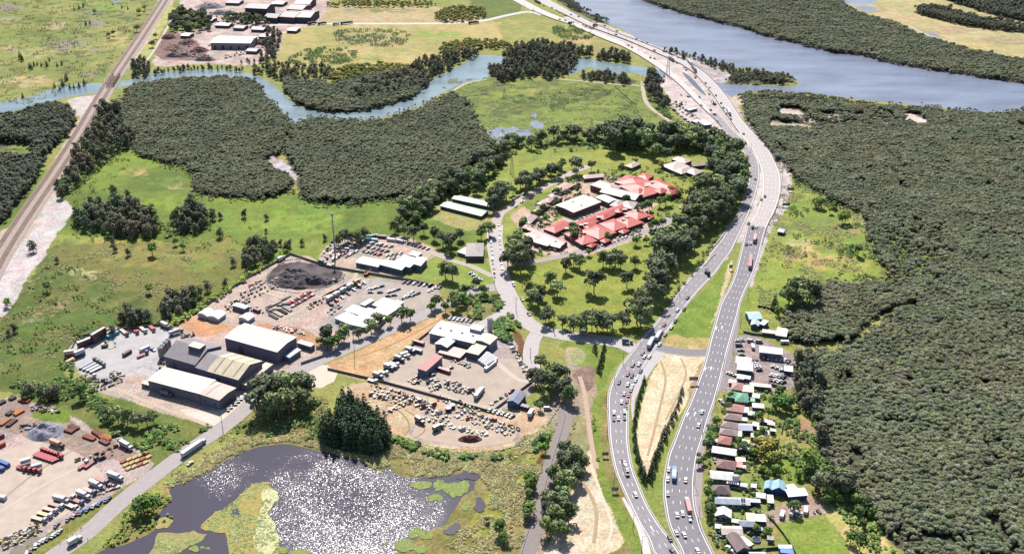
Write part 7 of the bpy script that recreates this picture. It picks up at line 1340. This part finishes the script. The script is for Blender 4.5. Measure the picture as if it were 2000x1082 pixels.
def equip(x0, y0, x1, y1, n, rows, dx, dy, where, jit=.8, cols=None, big=1.0):
    for r_ in range(rows):
        for i in range(n):
            t = i/max(n-1, 1); x = x0+(x1-x0)*t+dx*r_; y = y0+(y1-y0)*t+dy*r_
            for _ in range(40):
                nm, me, col = random.choice(EQ)
                if (cols is None or CN[col].split()[-1][0] in cols) and EC.get(nm, 0) < 295: break
            if EC.get(nm, 0) >= 295: continue
            p = P(x, y); o = link(bpy.data.objects.new(nm, me)); o.location = (p.x+random.uniform(-jit, jit), p.y+random.uniform(-jit, jit), .08); o.rotation_euler = (0, 0, random.choice([.5, 2.07, .55, 2.0])+random.uniform(-.2, .2)); s_ = random.uniform(.55, 1.0)*big; o.scale = (s_, s_, s_); EC[nm] = EC.get(nm, 0)+1
            lab = '%s %s %s, %s from the left' % (CN[col], nm.replace('_', ' '), where, ORD[i])
            if rows > 1: lab = '%s %s %s, %s in %s row' % (CN[col], nm.replace('_', ' '), where, ORD[i], ORD[r_])
            tag(o, lab, CATS[nm], 'yard things '+where); NE[0] += 1
equip(340,100,400,105,10,3,5,5,'among the scrap heaps', jit=2, big=1.4); equip(400,25,520,30,14,4,4,9,'in the upper scrapyard', jit=3, big=1.7); equip(440,110,530,90,12,2,3,4,'in the lower scrapyard', jit=2, big=1.4); equip(600,10,615,40,5,1,0,0,'by the scrapyard gate', big=1.3)
equip(732,762,795,778,9,3,-4,6,'at the left of the sandy yard'); equip(800,775,850,790,8,3,-3,6,'behind the sandy yard'); equip(860,775,935,800,11,2,-4,6,'in the middle of the yard')
equip(870,742,930,765,9,2,0,7,'in the machinery rows'); equip(870,757,905,768,6,1,0,7,'in the lower machinery row'); equip(800,745,825,728,5,3,5,3,'below the red canopy'); equip(835,745,855,738,4,4,2,6,'right of the red canopy')
equip(900,800,1010,838,14,3,-6,6,'in the front ranks by the ramp'); equip(880,832,950,846,9,2,-2,4,'on the grey pad', cols='w'); equip(840,800,880,815,5,4,-4,6,'beside the dark green truck'); equip(750,805,800,782,7,2,6,3,'on the sandy yard', cols='wy')
equip(960,790,1000,765,8,1,0,0,'along the inner fence'); equip(1000,680,1035,745,11,2,5,-1,'along the curved edge of the depot yard', cols='wye'); equip(880,700,915,712,6,2,2,5,'in front of the roofless bays'); equip(725,752,790,770,8,1,0,0,'along the hedge')
equip(440,600,475,582,6,3,6,4,'above the white tents'); equip(470,575,540,545,9,3,5,6,'at the left of the recycling yard'); equip(480,600,520,606,5,2,4,6,'on the orange sand'); equip(600,600,640,580,6,2,5,3,'beside the haul track'); equip(640,610,660,596,4,2,8,3,'left of the portable offices'); equip(488,560,510,548,5,2,5,5,'inside the yard fence')
equip(535,637,590,650,10,2,2,4,'behind the white warehouse', cols='we'); equip(690,560,700,553,3,2,5,3,'beside the yellow excavator')
equip(160,760,225,735,9,3,6,5,'at the lower end of the container yard'); equip(214,735,232,745,4,3,4,-5,'in the dark cluster of the container yard', cols='yed'); equip(305,735,318,700,5,2,4,2,'against the factory'); equip(355,655,375,652,4,2,4,4,'behind the factory')
equip(0,1060,70,1025,14,4,3,4,'in the junk row of the truck yard', cols='wey'); equip(60,795,110,800,9,2,4,5,'at the top of the truck yard'); equip(220,845,250,880,6,1,0,0,'along the truck yard fence'); equip(150,900,240,870,8,1,0,0,'beside the rusty stacks', cols='ryd'); equip(190,960,225,945,6,2,5,6,'at the back of the road rank'); equip(40,835,65,828,5,2,3,6,'left of the gravel mound')
equip(1300,195,1360,240,10,3,10,3,'in the highway works', jit=1.5); equip(1322,205,1350,225,6,2,8,2,'beside the site huts'); equip(1396,1052,1404,1030,5,2,5,0,'in the roadside junk pile'); equip(1462,870,1500,880,5,1,0,0,'in the back gardens'); equip(1440,1040,1470,1046,4,1,0,0,'behind the beige roofed house')
equip(630,500,650,475,6,2,6,3,'at the edge of the storage yard'); equip(1535,735,1545,715,4,2,4,3,'behind the site shed'); equip(1555,1008,1600,1000,5,1,0,0,'along the back driveway')
print('EQUIP', NE[0], EC)
def caravan(x, y, rz, label):
    e = empty('caravan', P(x, y), rz); tag(e, label, 'caravan'); box_obj('body', (6, 2.3, 2.0), '#f4f4f6', e, 0, 0, .6); box_obj('window', (3, .04, .6), '', e, 0, -1.17, 1.5, GLASS); wheels(e, [0]); box_obj('drawbar', (1.4, .15, .15), '', e, 3.6, 0, .5, DARKM)
caravan(1527,1008,1.2,'white caravan, left of the pair on the back driveway'); caravan(1546,1004,1.2,'white caravan, right of the pair on the back driveway'); caravan(1573,1000,1.3,'white caravan beside the single tree on the driveway'); caravan(1532,671,0,'white caravan on the grass by the mangroves'); caravan(1470,680,1.5,'white boxy caravan in the middle of the car yard')
# tanks, pool
for i, (x, y) in enumerate([(876,802),(883,796)]):
    p = P(x, y); e = empty('water_tank', p); tag(e, 'dark round water tank, %s of the two in the equipment yard' % ('nearer' if i == 0 else 'farther'), 'tank', 'dark tanks in the equipment yard'); m = MB(); m.tube((0, 0, 0), (0, 0, 2.6), 2.1, 2.1, 16); m.build('tank', mat('#50525e', .5), e); m = MB(); m.tube((0, 0, 2.6), (0, 0, 3.0), 2.1, .3, 16); m.build('lid', mat('#e0e0e6', .5), e)
e = empty('swimming_pool', P(1477, 1055)); tag(e, 'round above ground pool behind the dark brown gabled house', 'pool'); m = MB(); m.tube((0, 0, 0), (0, 0, 1.1), 2.5, 2.5, 18); m.build('wall', mat('#aab4c8', .5), e); m = MB(); m.tube((0, 0, 1.0), (0, 0, 1.14), 2.3, 2.3, 18); m.build('water', mat('#3a4658', .1, spec=.8), e)
# ---- poles, masts, pylons, signs, fences
STL = mat('#a8a6a8', .5, 1, .1, spec=.5); WOODP = mat('#6a5c50', .9, 2, .2)
def lamp(x, y, label, h_=11, arm=(1.8, 0)):
    e = empty('street_lamp', P(x, y)); tag(e, label, 'street lamp', 'street lamps along the highway'); m = MB(); m.tube((0, 0, 0), (0, 0, h_), .16, .09, 6); m.build('pole', mat('#5c5a5c', .5), e)
    m = MB(); m.tube((0, 0, h_), (arm[0], arm[1], h_+.5), .07, .06, 5); m.build('arm', mat('#5c5a5c', .5), e); m = MB(); m.box((arm[0], arm[1], h_+.42), (.9, .35, .18)); m.build('lamp_head', mat('#d8d8dc', .4), e)
LP = [(1217,712),(1200,752),(1184,792),(1186,855),(1199,948),(1236,1034),(1253,1078),(1250,668),(1081,648),(1461,588),(1446,640),(1431,690),(1412,722),(1397,790),(1372,850),(1356,948),(1364,1020),(1520,400),(1528,350),(1514,420),(1502,440),(1326,575),(1364,520),(1400,470),(1466,300),(1509,304)]
LP.sort(key=lambda q: -q[1])
for i, (x, y) in enumerate(LP): lamp(x, y, 'slim grey street lamp by the highway, %s from the bottom of the photo' % (ORD[i] if i < 20 else ORD[i]), arm=(2.2 if x < 1300 or (1320 < x < 1410 and y < 600) else -2.2, 0))
for i, (x, y) in enumerate([(1120,50),(1153,57),(1188,67),(1222,91),(1247,104),(1303,152),(1368,222),(1042,28),(1057,36),(1024,12)]):
    lamp(x, y, 'street lamp on the far highway, %s in the list from west to east' % ORD[i] if False else 'tall dark lamp post on the far highway, %s from the left' % ORD[sorted([1120,1153,1188,1222,1247,1303,1368,1042,1057,1024]).index(x)], 13)
def ppole(x, y, h_, label):
    e = empty('power_pole', P(x, y)); tag(e, label, 'power pole', 'wooden power poles'); m = MB(); m.tube((0, 0, 0), (0, 0, h_), .22, .14, 6); m.build('pole', WOODP, e); m = MB(); m.box((0, 0, h_-1), (2.4, .15, .15)); m.build('crossarm', WOODP, e)
for i, (x, y, h_) in enumerate([(693,697,20),(624,822,9),(436,845,16),(1008,608,12),(1036,700,9),(966,556,11),(940,615,10),(1254,165,12),(1110,150,10),(395,388,8),(1020,560,12),(1081,645,12)]): ppole(x, y, h_, 'power pole %s' % ['at the left corner of the tan field', 'at the concrete apron', 'where the truck yard road meets the white apron', 'on the traffic island', 'by the gum clump', 'at the north road junction', 'behind the depot', 'at the creek mouth', 'on the creek neck', 'at the railway crossing', 'on the park edge by the road', 'at the south edge of the park'][i])
def mast(x, y, h_):
    e = empty('telecom_mast', P(x, y)); tag(e, 'tall slender white monopole mast with antennas beside the storage yard', 'mast'); m = MB(); m.tube((0, 0, 0), (0, 0, h_), .75, .4, 8); m.build('pole', mat('#c4c8d4', .5), e)
    m = MB(); m.tube((0, 0, h_-3.2), (0, 0, h_-3.0), 1.6, 1.6, 10); m.build('platform', STL, e)
    for k in range(6): a = k*1.047; m = MB(); m.box((1.5*math.cos(a), 1.5*math.sin(a), h_-2.8), (.35, .35, 2.4)); m.build('antenna', mat('#f4f4f4', .5), e)
mast(655, 500, 40)
def pylon(x, y, h_, label, wd=4):
    e = empty('pylon', P(x, y)); tag(e, label, 'pylon', 'lattice pylons'); m = MB(); n = 7
    def q(k, t): s = (wd/2)*(1-.8*t); return ((s, s), (-s, s), (-s, -s), (s, -s))[k]+(h_*t,)
    for k in range(4):
        m.tube(q(k, 0), q(k, 1), .16, .1, 4)
        for i in range(n): m.tube(q(k, i/n), q((k+1) % 4, (i+1)/n), .07, n=3); m.tube(q((k+1) % 4, i/n), q(k, (i+1)/n), .07, n=3)
    m.build('tower', mat('#8c8a88', .6), e); m = MB()
    for t in (.82, .95): m.tube((-wd, 0, h_*t), (wd, 0, h_*t), .14, n=4)
    m.build('crossarms', mat('#8c8a88', .6), e)
pylon(1304,148,26,'tall lattice pylon standing beside the far bridge',5); pylon(1155,262,18,'lattice pylon on the green marsh with a timber jetty'); pylon(1078,212,14,'small lattice pylon in the upper marsh'); pylon(1000,338,17,'pylon on the curved paddock'); pylon(985,190,12,'small pylon beside the creek track')
for i in range(1): pass
def sign(x, y, wd, hh, col, label, z=1.6, rz=0.0, back='#8c8c90'):
    e = empty('road_sign', P(x, y), rz); tag(e, label, 'road sign'); m = MB(); 
    for s in (-1, 1): m.tube((s*wd*.35, .08, 0), (s*wd*.35, .08, z+hh), .09, n=5)
    m.build('posts', STL, e); m = MB(); m.box((0, 0, z), (wd, .1, hh)); m.build('panel', mat(col, .5), e)
    m = MB(); m.quad((-wd*.4, -.06, z+hh*.62), (wd*.25, -.06, z+hh*.62), (wd*.25, -.06, z+hh*.74), (-wd*.4, -.06, z+hh*.74)); m.quad((-wd*.4, -.06, z+hh*.3), (wd*.35, -.06, z+hh*.3), (wd*.35, -.06, z+hh*.42), (-wd*.4, -.06, z+hh*.42)); m.build('lettering', mat('#e8ece8', .5), e)
sign(1182,893,4.0,2.4,'#2f6a50','dark green direction sign on the verge of the western carriageway'); sign(1201,962,4.0,2.6,'#4f7fa8','blue grey sign board on the green verge lower down'); sign(1535,405,7,2.8,'#3f8a50','wide green direction sign beside the highway bend'); sign(1544,375,6,2.8,'#8c3c44','dark red billboard beside the highway bend'); sign(1555,348,6,2.4,'#b8c8e0','pale blue billboard beside the highway bend'); sign(1354,750,6,3,'#8a7c84','grey billboard at the edge of the sandy median',3); sign(1113,52,6,4,'#3c7a68','green sign on the far highway verge',3); sign(1427,528,3,3,'#5c6478','dark sign at the tip of the grass median',2)
B('billboard_hut', 'small dark blue roofed hut on the grass beside the highway', 'hut', [((1519,452),(1530,454),(1521,446),3,'gx',.8,'#b8c0d4','#4c5468',dict(wins=1))])
def fence(s_, h_, col, label, sm=False):
    l = PA(pts(s_))[:, :2]; e = empty('fence', (*l[0], 0)); tag(e, label, 'fence'); o = l[0]; m = MB(); k = MB()
    for a, b in zip(l, l[1:]):
        d_ = (b-a)/np.hypot(*(b-a)); nn = np.array([-d_[1], d_[0]])*.05; a_, b_ = a-o, b-o
        for sg in (-1, 1): m.quad((*(a_+sg*nn), .05), (*(b_+sg*nn), .05), (*(b_+sg*nn), h_), (*(a_+sg*nn), h_))
        m.quad((*(a_-nn), h_), (*(b_-nn), h_), (*(b_+nn), h_), (*(a_+nn), h_))
        L_ = np.hypot(*(b-a)); n = int(L_/6)+1
        for i in range(n+1): p = a_+(b_-a_)*i/n; k.box((*p, 0), (.14, .14, h_+.12), math.atan2(d_[1], d_[0]))
    m.build('panels', mat(col, .8), e); k.build('posts', mat('#8a8684', .8), e)
fence("1499,1009 1512,1022 1530,1045 1548,1072 1560,1095", 1.8, '#8a8680', 'grey paling fence between the gardens and the big back paddock')
fence("1520,893 1540,895 1562,893", 1.8, '#6a90a8', 'blue steel fence at the top of the back lawn')
fence("1532,815 1528,838 1526,848", 1.8, '#5c5c5c', 'dark fence behind the northern back gardens')
fence("1480,600 1498,603 1514,610", 1.8, '#5c6c6c', 'dark green fence on the lawn above the light blue house')
fence("1428,955 1452,960 1480,964", 1.8, '#6c707c', 'grey fence along the pink driveway'); fence("1440,888 1465,890 1488,896", 1.8, '#5c6a6a', 'green grey fence between the middle back gardens'); fence("1388,1024 1420,1024", 1.6, '#8c8c98', 'grey front side fence beside the white gabled house')
fence("1464,1046 1500,1044", 1.8, '#5c6470', 'dark fence behind the lavender roofed house'); fence("1440,1080 1480,1075 1520,1072", 1.8, '#6c6c70', 'fence along the bottom gardens'); fence("1480,922 1500,925 1515,930", 1.8, '#5c6064', 'fence below the yellow green garden tree')
fence("1500,752 1535,760", 2, '#8c8c96', 'grey steel fence at the back of the car yard'); fence("1452,650 1470,654 1488,656", 1.8, '#7c8488', 'fence along the drive to the cream building')
fence("720,852 735,843 790,862 850,880 930,888 1000,876 1045,855 1082,815 1092,795", .9, '#f0e6dc', 'low pale block wall round the lower equipment yard') if False else None
fence("588,712 640,694 684,672", 2.0, '#aab0c0', 'pale steel fence in front of the factory by the road')
fence("500,632 420,590 480,545 570,496 650,520", .01, '#888888', 'x') if False else None
fence("1330,812 1332,800", .01, '#888888', 'x') if False else None
fence("1200,170 1240,205 1252,240", 1.0, '#8c8474', 'wire fence across the upper marsh')
fence("130,705 152,660 215,647 330,634", 2.0, '#9a9a96', 'chain wire fence round the container yard'); fence("390,606 480,546 568,498 640,522 800,549 860,562", 2.0, '#a09c98', 'chain wire fence along the top of the recycling yard')
fence("735,742 770,704 850,640", 1.8, '#8c8478', 'wire fence between the tan field and the equipment yard'); fence("640,722 740,745 860,778 960,806 1046,742", 1.8, '#98908a', 'wire fence across the equipment yards')
fence("1062,958 1078,900 1094,850 1104,812", .8, '#ece8e0', 'white barrier along the upper gravel track'); fence("1018,1082 1032,1036", .8, '#e6e6ea', 'white barrier along the lower gravel track')
# rocks and tyres along the yard rim: a low pale kerb of blocks
def blocks(s_, label, sz=1.1, step=1.9, col='#e6dacc'):
    l = PA(smooth(pts(s_), 4, False))[:, :2]; L_ = np.r_[0, np.cumsum(np.hypot(*np.diff(l, axis=0).T))]; m = MB(); o = l[0]
    for u in np.arange(0, L_[-1], step):
        x = np.interp(u, L_, l[:, 0]); y = np.interp(u, L_, l[:, 1]); k = sz*random.uniform(.7, 1.2); m.box((x-o[0]+random.uniform(-.3, .3), y-o[1]+random.uniform(-.3, .3), 0), (k*1.3, k, k*.7), random.uniform(0, 3), 0, .8)
    r_ = m.build('stone_edging', mat(col, .9, .8, .2)); r_.location = (*o, 0); tag(r_, label, 'stone edging')
blocks("742,848 790,862 850,878 920,884 980,878 1030,862 1060,840 1085,805 1094,790", 'line of pale boulders round the rim of the lower equipment yard')
blocks("520,548 528,562 560,570 600,572 640,560 668,545 672,535", 'pale rock edging round the front of the haul ring', 1.0); blocks("520,548 535,525 565,508 600,508 650,518", 'pale rock edging round the back of the haul ring', 1.0)
blocks("1448,420 1425,445 1405,470 1385,492", 'broken pale rock on the highway embankment above the belt', 1.2, 1.5); blocks("1395,498 1375,520", 'broken pale rock lower on the highway embankment', 1.2, 1.4)
# people on the road by the truck yard
def person(x, y, rz, top, pants, label):
    sk = [((0, 0, .92), .15), ((0, 0, 1.15), .15), ((0, 0, 1.4), .17), ((0, 0, 1.52), .06), ((0, 0, 1.66), .1), ((0, .18, 1.4), .07), ((.05, .24, 1.12), .05), ((.12, .25, .88), .04), ((0, -.18, 1.4), .07), ((-.05, -.24, 1.12), .05), ((-.1, -.25, .88), .04), ((0, .1, .88), .1), ((.08, .11, .5), .075), ((.02, .11, .08), .05), ((.15, .11, .04), .045), ((0, -.1, .88), .1), ((-.06, -.11, .5), .075), ((-.12, -.11, .08), .05), ((.02, -.11, .04), .045)]
    ed = [(0, 1), (1, 2), (2, 3), (3, 4), (2, 5), (5, 6), (6, 7), (2, 8), (8, 9), (9, 10), (0, 11), (11, 12), (12, 13), (13, 14), (0, 15), (15, 16), (16, 17), (17, 18)]
    m = MB()
    me = bpy.data.meshes.new('person'); me.from_pydata([s[0] for s in sk], ed, []); o = bpy.data.objects.new('person', me); md = o.modifiers.new('s', 'SKIN'); sl_ = me.skin_vertices[0].data
    for i, (c, r_) in enumerate(sk): sl_[i].radius = (r_, r_)
    sl_[0].use_root = True; o.modifiers.new('u', 'SUBSURF').levels = 1
    COL.objects.link(o); bpy.context.view_layer.update(); ev = o.evaluated_get(bpy.context.evaluated_depsgraph_get()); m2 = bpy.data.meshes.new_from_object(ev); o.modifiers.clear(); o.data = m2
    for c in ('#c89878', top, pants, '#3a3028'): m2.materials.append(mat(c, .8, 4, .05))
    for p in m2.polygons: z = p.center.z; p.material_index = 3 if z > 1.72 else 0 if z > 1.5 else 1 if z > .95 else (0 if abs(p.center.y) > .2 else 2)
    o.location = P(x, y, .12); o.rotation_euler = (0, 0, rz); tag(o, label, 'person', 'people on the road by the truck yard')
for i, (x, y, c, d_) in enumerate([(129,1036,'#3c3c48','dark clothes, left of the two standing on the verge'),(133,1036,'#c8a8a0','a pale pink top, right of the two standing on the verge'),(159,1034,'#8c3c3c','a red top standing beyond the others on the road'),(142,1045,'#3c3c3c','dark clothes in the middle of the road'),(132,1052,'#4c4c5c','grey blue clothes below the middle of the road'),(118,1062,'#50503c','olive clothes nearest the bottom of the road'),(172,1055,'#3a3a44','dark clothes beside the white food van')]): person(x, y, i*1.3, c, '#3c4458', 'person in '+d_)
